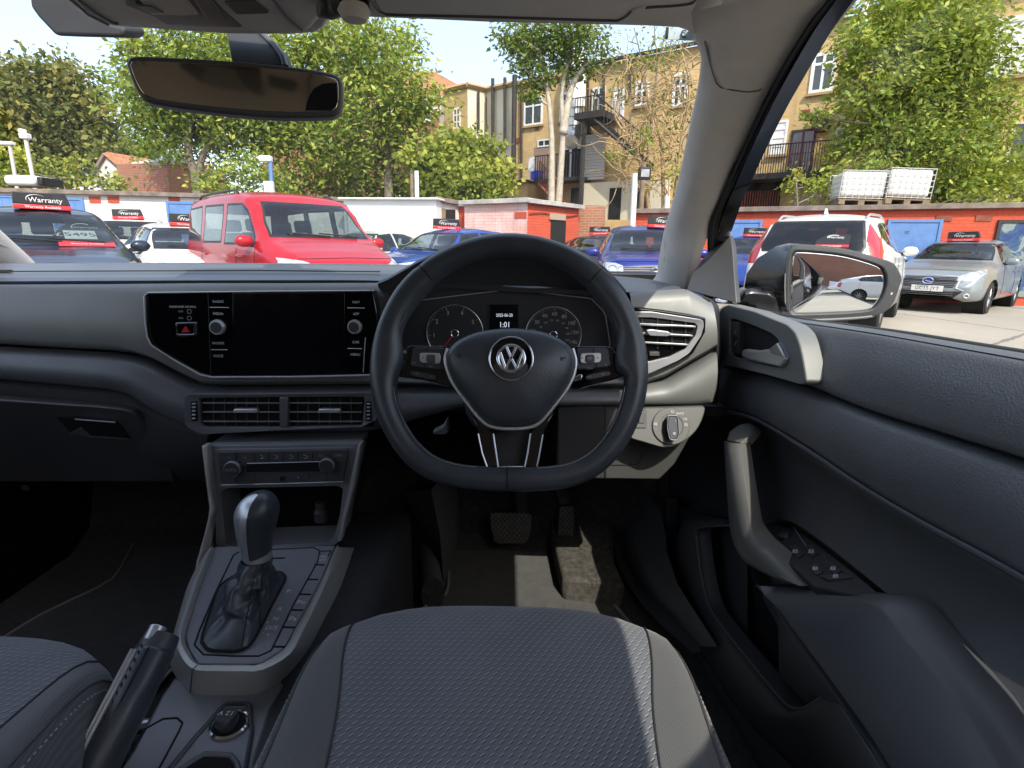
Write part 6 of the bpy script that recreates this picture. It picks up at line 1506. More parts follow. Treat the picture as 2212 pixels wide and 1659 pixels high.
def brick(name, c1, c2, mortar, stain=(.12, .10, .07), st=.35, scale=1.0, mort=.012, bump=.4, peel=None):
    m, nt, b = base_mat(name)
    br = nt.nodes.new('ShaderNodeTexBrick'); br.inputs['Color1'].default_value = (*c1, 1); br.inputs['Color2'].default_value = (*c2, 1); br.inputs['Mortar'].default_value = (*mortar, 1)
    br.inputs['Scale'].default_value = 1; br.inputs['Mortar Size'].default_value = mort * scale; br.inputs['Brick Width'].default_value = .225 * scale; br.inputs['Row Height'].default_value = .075 * scale
    nt.links.new(coords(nt, 'UV'), br.inputs['Vector'])
    n1 = noise_tex(nt, .5, 6, .65, 'UV'); n2 = noise_tex(nt, 5, 5, .7, 'UV'); n3 = noise_tex(nt, 1.3, 5, .65, 'UV', stretch=(2.5, .35, 1))
    c = mixc(nt, (E(nt, n1) - .42).mx(0).mn(.35) * (2.6 * st), br.outputs['Color'], stain)
    c = mixc(nt, (E(nt, n3) - .5).mx(0) * (2.2 * st), c, tuple(q * .5 for q in stain))
    c = mixc(nt, (E(nt, n2) - .45).mx(0) * .5, c, tuple(min(1, q * 1.35) for q in c1))
    if peel: c = mixc(nt, (E(nt, n2) * .5 + E(nt, n1) * .5).gt(.60), c, peel)
    nt.links.new(c, b.inputs['Base Color']); setp(b, Roughness=.92)
    add_bump(nt, b, E(nt, br.outputs['Fac']) * -1.0 + E(nt, n2) * .4, bump, .012); return m
MT['ochre'] = brick('ochre_brick', (.66, .45, .19), (.55, .36, .15), (.58, .45, .27), (.25, .17, .09), .6)
MT['cream'] = brick('cream_render', (.70, .64, .50), (.68, .62, .48), (.69, .63, .49), (.42, .30, .14), .55, mort=.002, bump=.1)
MT['stained'] = brick('stained_render', (.46, .32, .14), (.42, .29, .12), (.40, .28, .13), (.20, .14, .08), .6, mort=.003, bump=.2)
MT['redbrick'] = brick('red_brick', (.36, .12, .065), (.28, .09, .05), (.30, .22, .17), (.10, .05, .03), .35)
MT['orangebrick'] = brick('orange_brick', (.50, .20, .10), (.42, .16, .08), (.42, .32, .24), (.2, .1, .05), .3)
MT['redpaint'] = brick('red_painted_brick', (.62, .10, .045), (.56, .085, .04), (.45, .07, .035), (.30, .09, .06), .3, mort=.008)
MT['pinkwall'] = brick('sun_paled_pink_brick', (.74, .60, .57), (.70, .52, .48), (.62, .40, .36), (.60, .16, .11), .9, mort=.008)  # whitish tone carries the strong sunlight on this wall in its colour
MT['whitewall'] = brick('white_painted_brick', (.74, .71, .68), (.70, .67, .64), (.60, .57, .54), (.45, .34, .28), .35, mort=.008)
MT['roof_felt'] = mat('weathered_roof_edge', (.19, .15, .125), .9, var=.4, vscale=4)
MT['corrug'] = mat('corrugated_sheet', (.42, .40, .37), .8, var=.3, vscale=3)
MT['white_pvc'] = mat('white_upvc', (.76, .76, .75), .4, var=.04)
MT['whitesheet'] = mat('white_sheet_cladding', (.74, .75, .76), .5, var=.06, vscale=1.2)
MT['bluedoor'] = mat('blue_painted_door', (.11, .22, .47), .55, var=.12, vscale=5)
MT['pane'] = mat('dark_window_pane', (.05, .06, .065), .06, spec=.8, var=.5, vscale=1.1)
MT['iron'] = mat('dark_iron', (.035, .03, .028), .7, var=.3)
MT['rust'] = mat('rusty_red_iron', (.24, .07, .04), .8, var=.3)
MT['duct'] = mat('galvanised_duct', (.55, .57, .58), .32, metal=.8, var=.2, vscale=4)
MT['tile'] = mat('orange_roof_tiles', (.34, .15, .075), .85, var=.35, vscale=9)
MT['pole'] = mat('pale_pole', (.50, .48, .44), .6, var=.15)
MT['tank'] = mat('milky_plastic_tank', (.78, .78, .74), .45, var=.05)
MT['darkopen'] = mat('dark_opening', (.012, .011, .010), .95)
MT['timber'] = mat('weathered_timber', (.22, .16, .10), .9, var=.3)

def wall_mesh(name, p0, p1, z0, z1, th, m, parent=None, **k):
    """upright wall from p0 to p1 with brick coordinates, thickness behind it"""
    p0, p1 = V((p0[0], p0[1], 0)), V((p1[0], p1[1], 0)); d = p1 - p0; L = d.length; d.normalize(); nb = V((-d.y, d.x, 0)) * th
    z1b = z1 if not isinstance(z1, tuple) else z1[1]; z1a = z1 if not isinstance(z1, tuple) else z1[0]
    q = [p0, p1]; vs = []; uv = []
    def face(a, b, c, e, ua): 
        for v, t in zip((a, b, c, e), ua): vs.append(v); uv.append(t)
    A, B = p0 + V((0, 0, z0)), p1 + V((0, 0, z0)); C_, D_ = p1 + V((0, 0, z1b)), p0 + V((0, 0, z1a))
    face(A, B, C_, D_, ((0, z0), (L, z0), (L, z1b), (0, z1a)))
    face(B, B + nb, C_ + nb, C_, ((0, z0), (th, z0), (th, z1b), (0, z1b))); face(B + nb, A + nb, D_ + nb, C_ + nb, ((0, z0), (L, z0), (L, z1a), (0, z1b)))
    face(A + nb, A, D_, D_ + nb, ((0, z0), (th, z0), (th, z1a), (0, z1a))); face(D_, C_, C_ + nb, D_ + nb, ((0, 0), (L, 0), (L, th), (0, th)))
    return pydata(name, vs, [tuple(range(4 * i, 4 * i + 4)) for i in range(5)], m, parent, uvs=uv, sharp=None, recalc=False)
class Fac:
    """a façade plane: work in (s along wall, z)"""
    def __init__(s, p0, p1): s.p0 = V((p0[0], p0[1], 0)); d = V((p1[0], p1[1], 0)) - s.p0; s.L = d.length; s.d = d.normalized(); s.n = V((s.d.y, -s.d.x, 0))
    def px(s, p): q = UP(p, s.p0, s.n); return ((q - s.p0).dot(s.d), q.z)
    def pt(s, a, z, o=0): return s.p0 + s.d * a + V((0, 0, z)) + s.n * o
    def rect(s, q):
        P = [s.px(p) for p in q]; xs = [p[0] for p in P]; zz = [p[1] for p in P]; return min(xs), max(xs), min(zz), max(zz)
    def box(s, mb, a0, a1, z0, z1, o0, o1):
        mb.prism([s.pt(a0, z0, o1), s.pt(a1, z0, o1), s.pt(a1, z1, o1), s.pt(a0, z1, o1)], s.n * (o0 - o1))
    def window(s, par, q, mull=(), trans=(), fw=.07, m='white_pvc', pm='pane', name='window', sill=True):
        a0, a1, z0, z1 = s.rect(q) if not (isinstance(q, tuple) and len(q) == 4 and not isinstance(q[0], tuple)) else q
        mb = MB(); s.box(mb, a0, a0 + fw, z0, z1, -.02, .05); s.box(mb, a1 - fw, a1, z0, z1, -.02, .05); s.box(mb, a0 + fw, a1 - fw, z1 - fw, z1, -.02, .049); s.box(mb, a0 + fw, a1 - fw, z0, z0 + fw, -.02, .049)
        for t in mull: x = a0 + (a1 - a0) * t; s.box(mb, x - fw * .4, x + fw * .4, z0 + fw, z1 - fw, -.02, .046)
        for t in trans: z = z0 + (z1 - z0) * t; s.box(mb, a0 + fw, a1 - fw, z - fw * .4, z + fw * .4, -.02, .043)
        f = mb.build(name, m, par, sharp=None)
        mb = MB(); s.box(mb, a0 + fw * .5, a1 - fw * .5, z0 + fw * .5, z1 - fw * .5, -.02, .022); mb.build('pane', pm, f, sharp=None)
        if sill: mb = MB(); s.box(mb, a0 - .08, a1 + .08, z0 - .09, z0 - .002, -.02, .12); mb.build('sill', 'stained', f, sharp=None)
        return f
def house(name, lab, cat='building', loc=(0, 0, 0), group=None): return empty(name, (loc[0], loc[1], 0), 0, lab, cat, group)
def fix(root):
    """children were written in world space"""
    for c in root.children: c.location = -root.location
# --- left row of white lock-ups
def lockup(lab, pa, pb, ya, yb, m, depth=5, roof='roof_felt', group=None, rt=.12):
    A_, B_ = UY(pa, ya), UY(pb, yb); r = house('lockup_garage', lab, 'garage', ((A_.x + B_.x) / 2, (A_.y + B_.y) / 2), group=group)
    wall_mesh('wall', A_, B_, -.05, (A_.z, B_.z), depth, m, r)
    d = (B_ - A_); d.z = 0; d.normalize(); n = V((d.y, -d.x, 0)); 
    a, b = A_ - d * .1 + n * .14, B_ + d * .1 + n * .14
    prism('roof', [a + V((0, 0, .003)), b + V((0, 0, .003)), b + V((0, 0, rt)), a + V((0, 0, rt))], -n * (depth + .3), roof, r, bevel=.01)
    return r, Fac(A_, B_)
LK, lf = lockup('long white painted lock-up row with blue doors on the left', (-260, 409), (742, 436), 16.0, 17.2, 'whitewall')
def door(fac, par, q, m='bluedoor', name='door', fr='bluedoor', pl=4):
    a0, a1, z0, z1 = fac.rect(q); mb = MB(); fac.box(mb, a0, a1, z0, z1, -.02, .03)
    for i in range(1, pl): x = a0 + (a1 - a0) * i / pl; fac.box(mb, x - .012, x + .012, z0 + .03, z1 - .03, .0, .036)
    d = mb.build(name, m, par, sharp=None); mb = MB(); fac.box(mb, a0 - .07, a0 - .003, z0, z1 + .07, -.02, .05); fac.box(mb, a1 + .003, a1 + .07, z0, z1 + .07, -.02, .05); fac.box(mb, a0, a1, z1 + .003, z1 + .07, -.02, .05); mb.build('door_frame', fr, d, sharp=None); return d
for x0, x1, y0 in ((-60, 76, 1172), (415, 482, 1188), (1070, 1190, 1212)):
    a = lf.px(zA(x0, y0)); b = lf.px(zA(x1, y0 + 4)); mb = MB()
    door(lf, LK, [zA(x0, y0), zA(x1, y0), (zA(x0, y0)[0], 640), (zA(x1, y0)[0], 640)])
for x in (530, 640, 1000):
    mb = MB(); s0, z0 = lf.px(zA(x, 1180)); lf.box(mb, s0, s0 + .3, z0 - .1, z0 + .08, 0, .02); mb.build('air_brick', 'redpaint', LK, sharp=None)
fix(LK)
# --- white clad cabin in the middle
Wb, wf = lockup('plain white clad cabin behind the red people carrier', zB(135, 1150), zB(668, 1152), 16.6, 16.0, 'whitesheet', 3, roof='whitesheet', rt=.05)
mb = MB(); s0, z0 = wf.px(zB(150, 1215)); wf.box(mb, s0, s0 + .05, 0, z0, 0, .03); wf.box(mb, s0 + .5, s0 + .58, 0, z0 - .3, 0, .03); mb.build('downpipe', 'pole', Wb, sharp=None); fix(Wb)
Wc, cf = lockup('narrow white lock-up with open dark doorway beside the cabin', zB(672, 1160), zB(830, 1190), 16.4, 17.0, 'whitewall', 3)
mb = MB(); a0, a1, z0, z1 = cf.rect([zB(722, 1208), zB(778, 1208), zB(722, 1330), zB(778, 1330)]); cf.box(mb, a0, a1, 0, z1, -.02, .02); mb.build('doorway', 'darkopen', Wc, sharp=None)
mb = MB(); a0, a1, z0, z1 = cf.rect([zB(684, 1200), zB(718, 1200), zB(684, 1330), zB(718, 1330)]); cf.box(mb, a0, a1, 0, z1, -.02, .05); mb.build('door', 'timber', Wc, sharp=None); fix(Wc)
# --- pink and red block with a corner
Pk, pf_ = lockup('worn pink and white lock-up wall under a corrugated roof', zB(832, 1182), zB(1196, 1168), 16.2, 15.2, 'pinkwall', 3, roof='corrug')
mb = MB(); a0, a1, z0, z1 = pf_.rect([zB(1122, 1222), zB(1190, 1222), zB(1122, 1258), zB(1190, 1258)]); pf_.box(mb, a0, a1, z0, z1, 0, .015); mb.build('painted_patch', 'redpaint', Pk, sharp=None); fix(Pk)
Rd, rf_ = lockup('bright red painted lock-up with a dark doorway in the middle', zB(1198, 1172), zB(1492, 1206), 15.2, 17.0, 'redpaint', 3, roof='corrug')
mb = MB(); a0, a1, z0, z1 = rf_.rect([zB(1330, 1270), zB(1412, 1270), zB(1330, 1350), zB(1412, 1350)]); rf_.box(mb, a0, a1, 0, z1, -.02, .02); mb.build('doorway', 'darkopen', Rd, sharp=None)
mb = MB(); a0, a1, z0, z1 = rf_.rect([zB(1318, 1236), zB(1408, 1236), zB(1318, 1264), zB(1408, 1264)]); rf_.box(mb, a0, a1, z0, z1, 0, .05); mb.build('lintel_board', 'orangebrick', Rd, sharp=None)
P = [rf_.pt(rf_.px(zB(*q))[0], rf_.px(zB(*q))[1], .03) for q in ((1200, 1232), (1290, 1228), (1380, 1250), (1485, 1240))]
tube('cable', cr(P, 20), .012, 'iron', Rd, seg=5); fix(Rd)
Bw = house('brick_wall', 'rough orange brick wall right of the red lock-up', 'wall', UY(zB(1555, 1300), 17.4)); A_, B_ = UY(zB(1490, 1180), 17.3), UY(zB(1628, 1184), 17.0)
wall_mesh('wall', A_, B_, 0, (A_.z, B_.z), .35, 'orangebrick', Bw); fix(Bw)
# low wall and yard behind, left of the right-hand row
Lw = house('concrete_wall', 'pale low wall with rubble between brick wall and right-hand lock-ups', 'wall', UY(zB(1720, 1300), 18)); A_, B_ = UY(zB(1630, 1265), 18.5), UY(zB(1800, 1265), 18.5)
wall_mesh('wall', A_, B_, 0, A_.z, .3, 'stained', Lw); fix(Lw)
# --- right-hand red lock-ups
RL_, rl = lockup('long red painted lock-up row with blue doors on the right', zB(1810, 1232), zC(2100, 955), 15.2, 12.6, 'redpaint')
door(rl, RL_, zs(zC, [(1156, 1026), (1320, 1026), (1156, 1330), (1320, 1330)]), pl=1)
label(RL_, '52', zC(1228, 1072), lambda p: rl.pt(*rl.px(p), .035), 9, 'sign_blk')
door(rl, RL_, zs(zC, [(400, 1028), (515, 1028), (400, 1330), (515, 1330)]), pl=1)
_m, _nt, _b = base_mat('blue_white_mural'); _c = ramp(_nt, noise_tex(_nt, 1.6, 6, .6, dist=1.5), [(.42, (.02, .05, .16)), (.5, (.04, .10, .20)), (.53, (.26, .30, .28)), (.62, (.15, .20, .19))]); _nt.links.new(_c, _b.inputs['Base Color']); MT['mural'] = _m
door(rl, RL_, zs(zC, [(1665, 1030), (1990, 1030), (1665, 1366), (1990, 1366)]), m='mural', fr='iron', pl=1)
for x in (1400, 1585):
    s0, z0 = rl.px(zC(x, 1005)); mb = MB(); rl.box(mb, s0 - .16, s0 + .16, z0 - .07, z0 + .06, 0, .02); mb.build('air_brick', 'rust', RL_, sharp=None)
fix(RL_)

# --- ochre terrace behind
oc = Fac((0, 30), (13, 20.5)); OB = house('ochre_terrace', 'tall ochre brick terrace rear with windows, pipes and fire escape', 'building', (6, 25))
s1, zt1 = oc.px(zB(1640, 405)); s0, zt0 = oc.px(zB(1112, 492)); s2, zt2 = oc.px(zB(1480, 432))
sR = 36
wall_mesh('wall', oc.pt(s0, 0), oc.pt(s2, 0), 0, (zt0, zt2 + .1), 8, 'ochre', OB); 
sM, zM = oc.px(zB(2190, 268)); sN, zN = oc.px(zC(1030, 70))
wall_mesh('wall', oc.pt(s2 + .002, 0), oc.pt(sR, 0), 0, (oc.px(zB(1500, 395))[1], zN), 8, 'ochre', OB)
mb = MB(); oc.box(mb, s0 - .1, s2, zt0 - .05, zt0 + .12, -.4, .14); mb.build('parapet', 'stained', OB, sharp=None)
zr = oc.px(zB(1500, 395))[1]
prism('roof', [oc.pt(s2 - .2, zr + .1, .25), oc.pt(sR, zN + .1, .25), oc.pt(sR, zN + .9, -2), oc.pt(s2 - .2, zr + .7, -2)], -oc.n * .1, 'tile', OB, bevel=0)
mb = MB(); mb.prism([oc.pt(s2 - .2, zr + .0, .3), oc.pt(sR, zN + .0, .3), oc.pt(sR, zN + .1, .3), oc.pt(s2 - .2, zr + .1, .3)], -oc.n * .1); mb.build('gutter', 'iron', OB, sharp=None)
for q, ht in ((zB(1225, 420), .9), (zB(1340, 405), 1.0)):
    s_, z_ = oc.px(q); mb = MB(); oc.box(mb, s_ - .55, s_ + .55, zt0 - .5, z_ + .1, -2.4, -1.6); ck = mb.build('chimney', 'redbrick', OB, sharp=None)
    for k in (-.3, .1): lathe('chimney_pot', oc.pt(s_ + k, z_ + .1, -2), (0, 0, 1), [(.13, 0), (.11, .35), (.12, .37), (.01, .37)], 'orangebrick', ck, seg=12)
W_ = oc.window
W_(OB, zs(zB, [(1178, 566), (1282, 715)]), mull=(.5,), trans=(.68,), fw=.09)
W_(OB, zs(zB, [(1386, 538), (1486, 690)]), mull=(.36, .64), trans=(.70,), fw=.09)
W_(OB, zs(zB, [(1574, 506), (1638, 650)]), mull=(.5,), trans=(.6,), fw=.09)
W_(OB, zs(zB, [(1688, 512), (1748, 690)]), fw=.10, pm='white_pvc', name='door')
W_(OB, zs(zB, [(1822, 470), (1890, 606)]), mull=(.5,), trans=(.6,), fw=.10)
W_(OB, zs(zB, [(2040, 424), (2112, 606)]), mull=(.5,), trans=(.6,), fw=.12, pm='pane')
W_(OB, zs(zB, [(1256, 808), (1330, 842)]), mull=(.5,), fw=.06, sill=False)
mb = MB(); a0, a1, z0, z1 = oc.rect(zs(zB, [(1404, 786), (1552, 1030)])); oc.box(mb, a0, a1, z0, z1, -.02, .03); mb.build('loading_opening', 'darkopen', OB, sharp=None)
for i in range(4):
    x0 = a0 + (a1 - a0) * (i + .12) / 4; mb = MB(); oc.box(mb, x0, x0 + (a1 - a0) * .19, z1 - .62, z1 - .1, 0, .05); mb.build('window', 'pane' if i % 2 else 'white_pvc', OB, sharp=None)
mb = MB(); oc.box(mb, a0 + (a1 - a0) * .25, a0 + (a1 - a0) * .34, z0, z0 + 1.6, 0, .06); oc.box(mb, a0 + (a1 - a0) * .72, a0 + (a1 - a0) * .80, z0, z0 + 1.9, 0, .06); mb.build('open_door', 'white_pvc', OB, sharp=None)
mb = MB(); oc.box(mb, a0 - .9, a1 + .1, z0 - .15, z0, -.02, 1.1)
for i in range(19): oc.box(mb, a0 - .88 + (a1 - a0 + .9) * i / 18, a0 - .85 + (a1 - a0 + .9) * i / 18, z0, z0 + 1.0, 1.04, 1.07)
oc.box(mb, a0 - .9, a1 + .05, z0 + 1.0, z0 + 1.05, 1.03, 1.08); mb.build('balcony', 'iron', OB, sharp=None)
# things drying on the balcony rail
for q, c_, nme, lab in ((zB(1285, 960), (.75, .75, .74), 'towel', 'white cloth hung on the terrace balcony rail'), (zB(1302, 1020), (.03, .07, .50), 'storage_crate', 'blue crate on the end of the terrace balcony'), (zB(1398, 930), (.62, .26, .06), 'coat', 'orange coat hanging above the red iron stair')):
    s_, z_ = oc.px(q); mb = MB(); oc.box(mb, s_ - .18, s_ + .18, z_ - .34, z_ + .3, .95, 1.02) if nme != 'storage_crate' else oc.box(mb, s_ - .25, s_ + .25, z_ - .2, z_ + .2, .6, 1.0)
    o_ = mb.build(nme, mat(nme + '_colour', c_, .8, var=.15), None, bevel=.02); setprops(o_, lab, nme.replace('_', ' '))
mb = MB(); a0, a1, z0, z1 = oc.rect(zs(zB, [(1548, 785), (1655, 1035)]))
for i in range(16): oc.box(mb, a0, a1, z0 + (z1 - z0) * i / 16, z0 + (z1 - z0) * (i + .85) / 16, .3, .36 + .01 * (i % 2))
mb.build('slatted_screen', 'whitewall', OB, sharp=None)
for i, (x, y0, y1, r) in enumerate(((1642, 345, 690, .06), (1792, 315, 560, .06), (1552, 450, 780, .05), (1168, 490, 1075, .055), (1262, 715, 800, .0))):
    if r: sa_, za_ = oc.px(zB(x, y0)); sb_, zb_ = oc.px(zB(x, y1)); tube('downpipe', [oc.pt(sa_, za_, .12), oc.pt(sb_, zb_, .12)], r, 'iron', OB, seg=8)
for x, y in ((1250, 735), (1138, 810), (1470, 750)):
    s_, z_ = oc.px(zB(x, y)); mb = MB(); oc.box(mb, s_ - .12, s_ + .12, z_ - .12, z_ + .12, 0, .04); mb.build('air_brick', 'rust', OB, sharp=None)
mb = MB(); a0, a1, z0, z1 = oc.rect(zs(zB, [(1235, 850), (1330, 1040)])); oc.box(mb, a0, a1, z0, z1, 0, .02); mb.build('brick_patch', 'redbrick', OB, sharp=None)
# ground floor lean-to, stairs
mb = MB(); a0, a1, z0, z1 = oc.rect(zs(zB, [(1092, 1082), (1300, 1160)])); oc.box(mb, a0, a1, 0, z1, 0, 1.6); mb.build('lean_to', 'stained', OB, sharp=None)
mb = MB(); oc.box(mb, a0 - .1, a1 + .1, z1, z1 + .1, 0, 1.8); mb.build('lean_to_roof', 'iron', OB, sharp=None)
mb = MB(); a0, a1, z0, z1 = oc.rect(zs(zB, [(1552, 1062), (2010, 1200)])); oc.box(mb, a0, a1, 0, z1, .0, .5); mb.build('ground_storey', 'cream', OB, sharp=None)
for x0 in (1480, 1700, 1860):
    mb = MB(); b0, b1, y0, y1 = oc.rect(zs(zB, [(x0, 1090), (x0 + 60, 1200)])); oc.box(mb, b0, b1, 0, y1, .3, .54); mb.build('door', 'darkopen', OB, sharp=None)
def stair(par, pa, pb, o, w, m, n, rail=1.0):
    (sa_, za_), (sb_, zb_) = oc.px(pa), oc.px(pb); mb = MB()
    for k in (o, o + w): mb.tube([oc.pt(sa_, za_, k), oc.pt(sb_, zb_, k)], .07, seg=4)
    mb.tube([oc.pt(sa_, za_ + rail, o + w), oc.pt(sb_, zb_ + rail, o + w)], .035, seg=4)
    for i in range(n + 1):
        t = i / n; s_ = sa_ + (sb_ - sa_) * t; z_ = za_ + (zb_ - za_) * t; oc.box(mb, s_ - .14, s_ + .14, z_ - .02, z_ + .02, o, o + w)
        mb.tube([oc.pt(s_, z_, o + w), oc.pt(s_, z_ + rail, o + w)], .018, seg=4)
    return mb.build('fire_escape', m, par, sharp=None)
stair(OB, zB(1640, 700), zB(1955, 975), .5, .9, 'iron', 16); stair(OB, zB(1380, 1080), zB(1480, 1190), 1.0, .8, 'rust', 9)
mb = MB(); a0, a1, z0, z1 = oc.rect(zs(zB, [(1560, 690), (1720, 706)])); oc.box(mb, a0, a1, z0, z1, 0, 1.5)
for i in range(12): s_ = a0 + (a1 - a0) * i / 11; mb.tube([oc.pt(s_, z1, 1.45), oc.pt(s_, z1 + .6, 1.45)], .016, seg=4)
mb.tube([oc.pt(a0, z1 + .6, 1.45), oc.pt(a1, z1 + .6, 1.45)], .025, seg=4)
sp_, zp_ = oc.px(zB(1602, 760)); mb.tube([oc.pt(sp_, 0, 1.3), oc.pt(sp_, z0, 1.3)], .11, seg=6); mb.build('landing', 'iron', OB, sharp=None)
# duct
sa_, za_ = oc.px(zB(1520, 300)); sb_, zb_ = oc.px(zB(1520, 590)); sc_, zc_ = oc.px(zB(1508, 610)); sd__, zd_ = oc.px(zB(1500, 800))
DU = setprops(MB().tube([oc.pt(sa_, za_, .6), oc.pt(sb_, zb_, .6)], .42, seg=4, up=oc.d).tube([oc.pt(sb_, zb_ + .1, .6), oc.pt(sb_, zb_ - .3, .55)], .36, seg=16).build('extract_duct', 'whitesheet', None, sharp=40), 'pale square extract duct with shiny round elbow on the ochre terrace', 'duct')
tube('duct_pipe', [oc.pt(sc_, zc_, .6), oc.pt(sd__, zd_ + .2, .6), oc.pt(sd__, zd_ - .1, .75), oc.pt(sd__ + .1, zd_ - .3, 1.0)], .33, 'duct', DU, seg=16, sharp=50)
for t in (.2, .5, .8): c = oc.pt(sc_, zc_, .6).lerp(oc.pt(sd__, zd_ + .2, .6), t); tube('duct_band', [c + V((.345 * math.cos(a), .345 * math.sin(a), 0)) for a in [i * math.pi / 8 for i in range(16)]], .02, 'duct', DU, closed=True, seg=5)
# right-hand part seen through the side window
W_(OB, zs(zC, [(800, 250), (888, 420)]), mull=(.5,), trans=(.72,), fw=.11)
W_(OB, zs(zC, [(1640, 90), (1800, 340)]), fw=.16, pm='white_pvc'); W_(OB, zs(zC, [(906, 590), (964, 692)]), mull=(.5,), fw=.1, m='cream')
W_(OB, zs(zC, [(700, 602), (790, 792)]), mull=(.5,), fw=.08, m='iron', name='glazed_door'); W_(OB, zs(zC, [(1720, 560), (1800, 770)]), fw=.1, m='cream')
W_(OB, zs(zC, [(612, 560), (668, 710)]), trans=(.25, .5, .75), fw=.08, pm='white_pvc')
s_, z_ = oc.px(zC(840, 566)); lathe('vent_drum', oc.pt(s_, z_, 0), oc.n, [(.34, 0), (.34, .4), (.28, .42), (.27, .30), (.01, .30)], 'iron', OB, seg=24)
s_, z_ = oc.px(zC(1046, 480)); lathe('vent_cowl', oc.pt(s_, z_ - .5, .5), (0, 0, 1), [(.5, 0), (.2, .35), (.2, .9), (.28, .95), (.28, 1.1), (.01, 1.15)], 'duct', OB, seg=16)
mb = MB(); s_, z_ = oc.px(zC(762, 526)); oc.box(mb, s_ - .15, s_ + .15, z_ - .15, z_ + .15, 0, .04); mb.build('air_brick', 'rust', OB, sharp=None)
mb = MB(); a0, a1, z0, z1 = oc.rect(zs(zC, [(540, 700), (900, 800)])); oc.box(mb, a0, a1, z0 - .2, z0, 0, 1.3)
for i in range(34): s_ = a0 + (a1 - a0) * i / 33; mb.tube([oc.pt(s_, z0, 1.25), oc.pt(s_, z1, 1.25)], .016, seg=4)
mb.tube([oc.pt(a0, z1, 1.25), oc.pt(a1, z1, 1.25)], .025, seg=4); mb.build('balcony', 'iron', OB, sharp=None)
mb = MB(); a0, a1, z0, z1 = oc.rect(zs(zC, [(470, 832), (640, 958)])); oc.box(mb, a0, a1, z0 - 1, z1, 0, .06); sh = mb.build('yard_opening', 'darkopen', OB, sharp=None)
mb = MB()
for i in range(16): s_ = a0 + (a1 - a0) * (i + .5) / 16; oc.box(mb, s_ - .02, s_ + .02, z0 - .6, z0 + (z1 - z0) * .6, .1, .14)
mb.build('yard_gate', 'rust', OB, sharp=None)
mb = MB(); a0, a1, z0, z1 = oc.rect(zs(zC, [(715, 880), (830, 960)])); oc.box(mb, a0, a1, 0, z1, 0, .4); mb.build('yard_wall', 'orangebrick', OB, sharp=None)
s_, z_ = oc.px(zC(1030, 120)); tube('soil_pipe', [oc.pt(s_, z_ + 3, .2), oc.pt(s_, z_ - 2.5, .2)], .13, 'white_pvc', OB, seg=10)
fix(OB)
# --- cream rendered extension with pipes
CE = house('rendered_extension', 'cream rendered block with three dark pipes beside the ochre terrace', 'building', UY(zB(900, 800), 31))
A_, B_, C_, D_ = UY(zB(712, 528), 33), UY(zB(850, 496), 32), UY(zB(960, 522), 32.6), UY(zB(1112, 490), 30.1)
wall_mesh('wall', A_, B_, 0, (A_.z, B_.z), 6, 'stained', CE); wall_mesh('wall', B_, C_, 0, (B_.z, C_.z), 5, 'cream', CE); wall_mesh('wall', C_, D_, 0, (C_.z, D_.z), 5, 'cream', CE)
for a, b in ((A_, B_), (B_, C_), (C_, D_)): tube('coping', [a + V((0, -.1, .05)), b + V((0, -.1, .05))], .13, 'stained', CE, seg=4)
fcd = Fac(C_, D_); fbc = Fac(B_, C_); fab = Fac(A_, B_)
for f_, x, y0, y1, r in ((fcd, 1010, 455, 800, .09), (fcd, 1080, 450, 860, .08), (fcd, 972, 560, 780, .04), (fbc, 905, 530, 760, .07)):
    a, b = f_.px(zB(x, y0)), f_.px(zB(x, y1)); tube('soil_pipe', [f_.pt(a[0], a[1], .15), f_.pt(b[0], b[1], .15)], r, 'iron', CE, seg=8)
a, b = UY(zB(1122, 432), 29.7), UY(zB(1108, 1080), 29.7); tube('soil_pipe', [a, V((a.x, a.y, b.z))], .12, 'iron', CE, seg=8)
fab.window(CE, zs(zB, [(768, 625), (812, 740)]), mull=(.5,), trans=(.33, .66), fw=.09, m='cream'); fix(CE)
# --- dark red building behind the trees, red tiled roof
RB = house('red_brick_building', 'red brick building with tiled roof half hidden by the big trees', 'building', UY((780, 400), 36))
A_, B_ = UY((560, 270), 37), UY(zB(720, 560), 35); wall_mesh('wall', A_, B_, 0, (A_.z, B_.z), 8, 'redbrick', RB)
prism('roof', [A_ + V((-.3, -.4, 0)), B_ + V((.3, -.4, 0)), UY(zB(800, 496), 37), UY(zB(655, 415), 40), UY((640, 150), 41), UY((560, 150), 41)], V((0, .2, .1)), 'tile', RB, bevel=0)
rf2 = Fac(A_, B_)
for q in ([(590, 620), (640, 700)], [(150, 640), (230, 760)], [(400, 1050), (470, 1130)]): rf2.window(RB, zs(zB, q), mull=(.5,), trans=(.5,), fw=.12)
mb = MB(); s_, z_ = rf2.px(zB(640, 590)); rf2.box(mb, 0, rf2.L, z_ - .5, z_ - .2, 0, .15); mb.build('string_course', 'cream', RB, sharp=None); fix(RB)
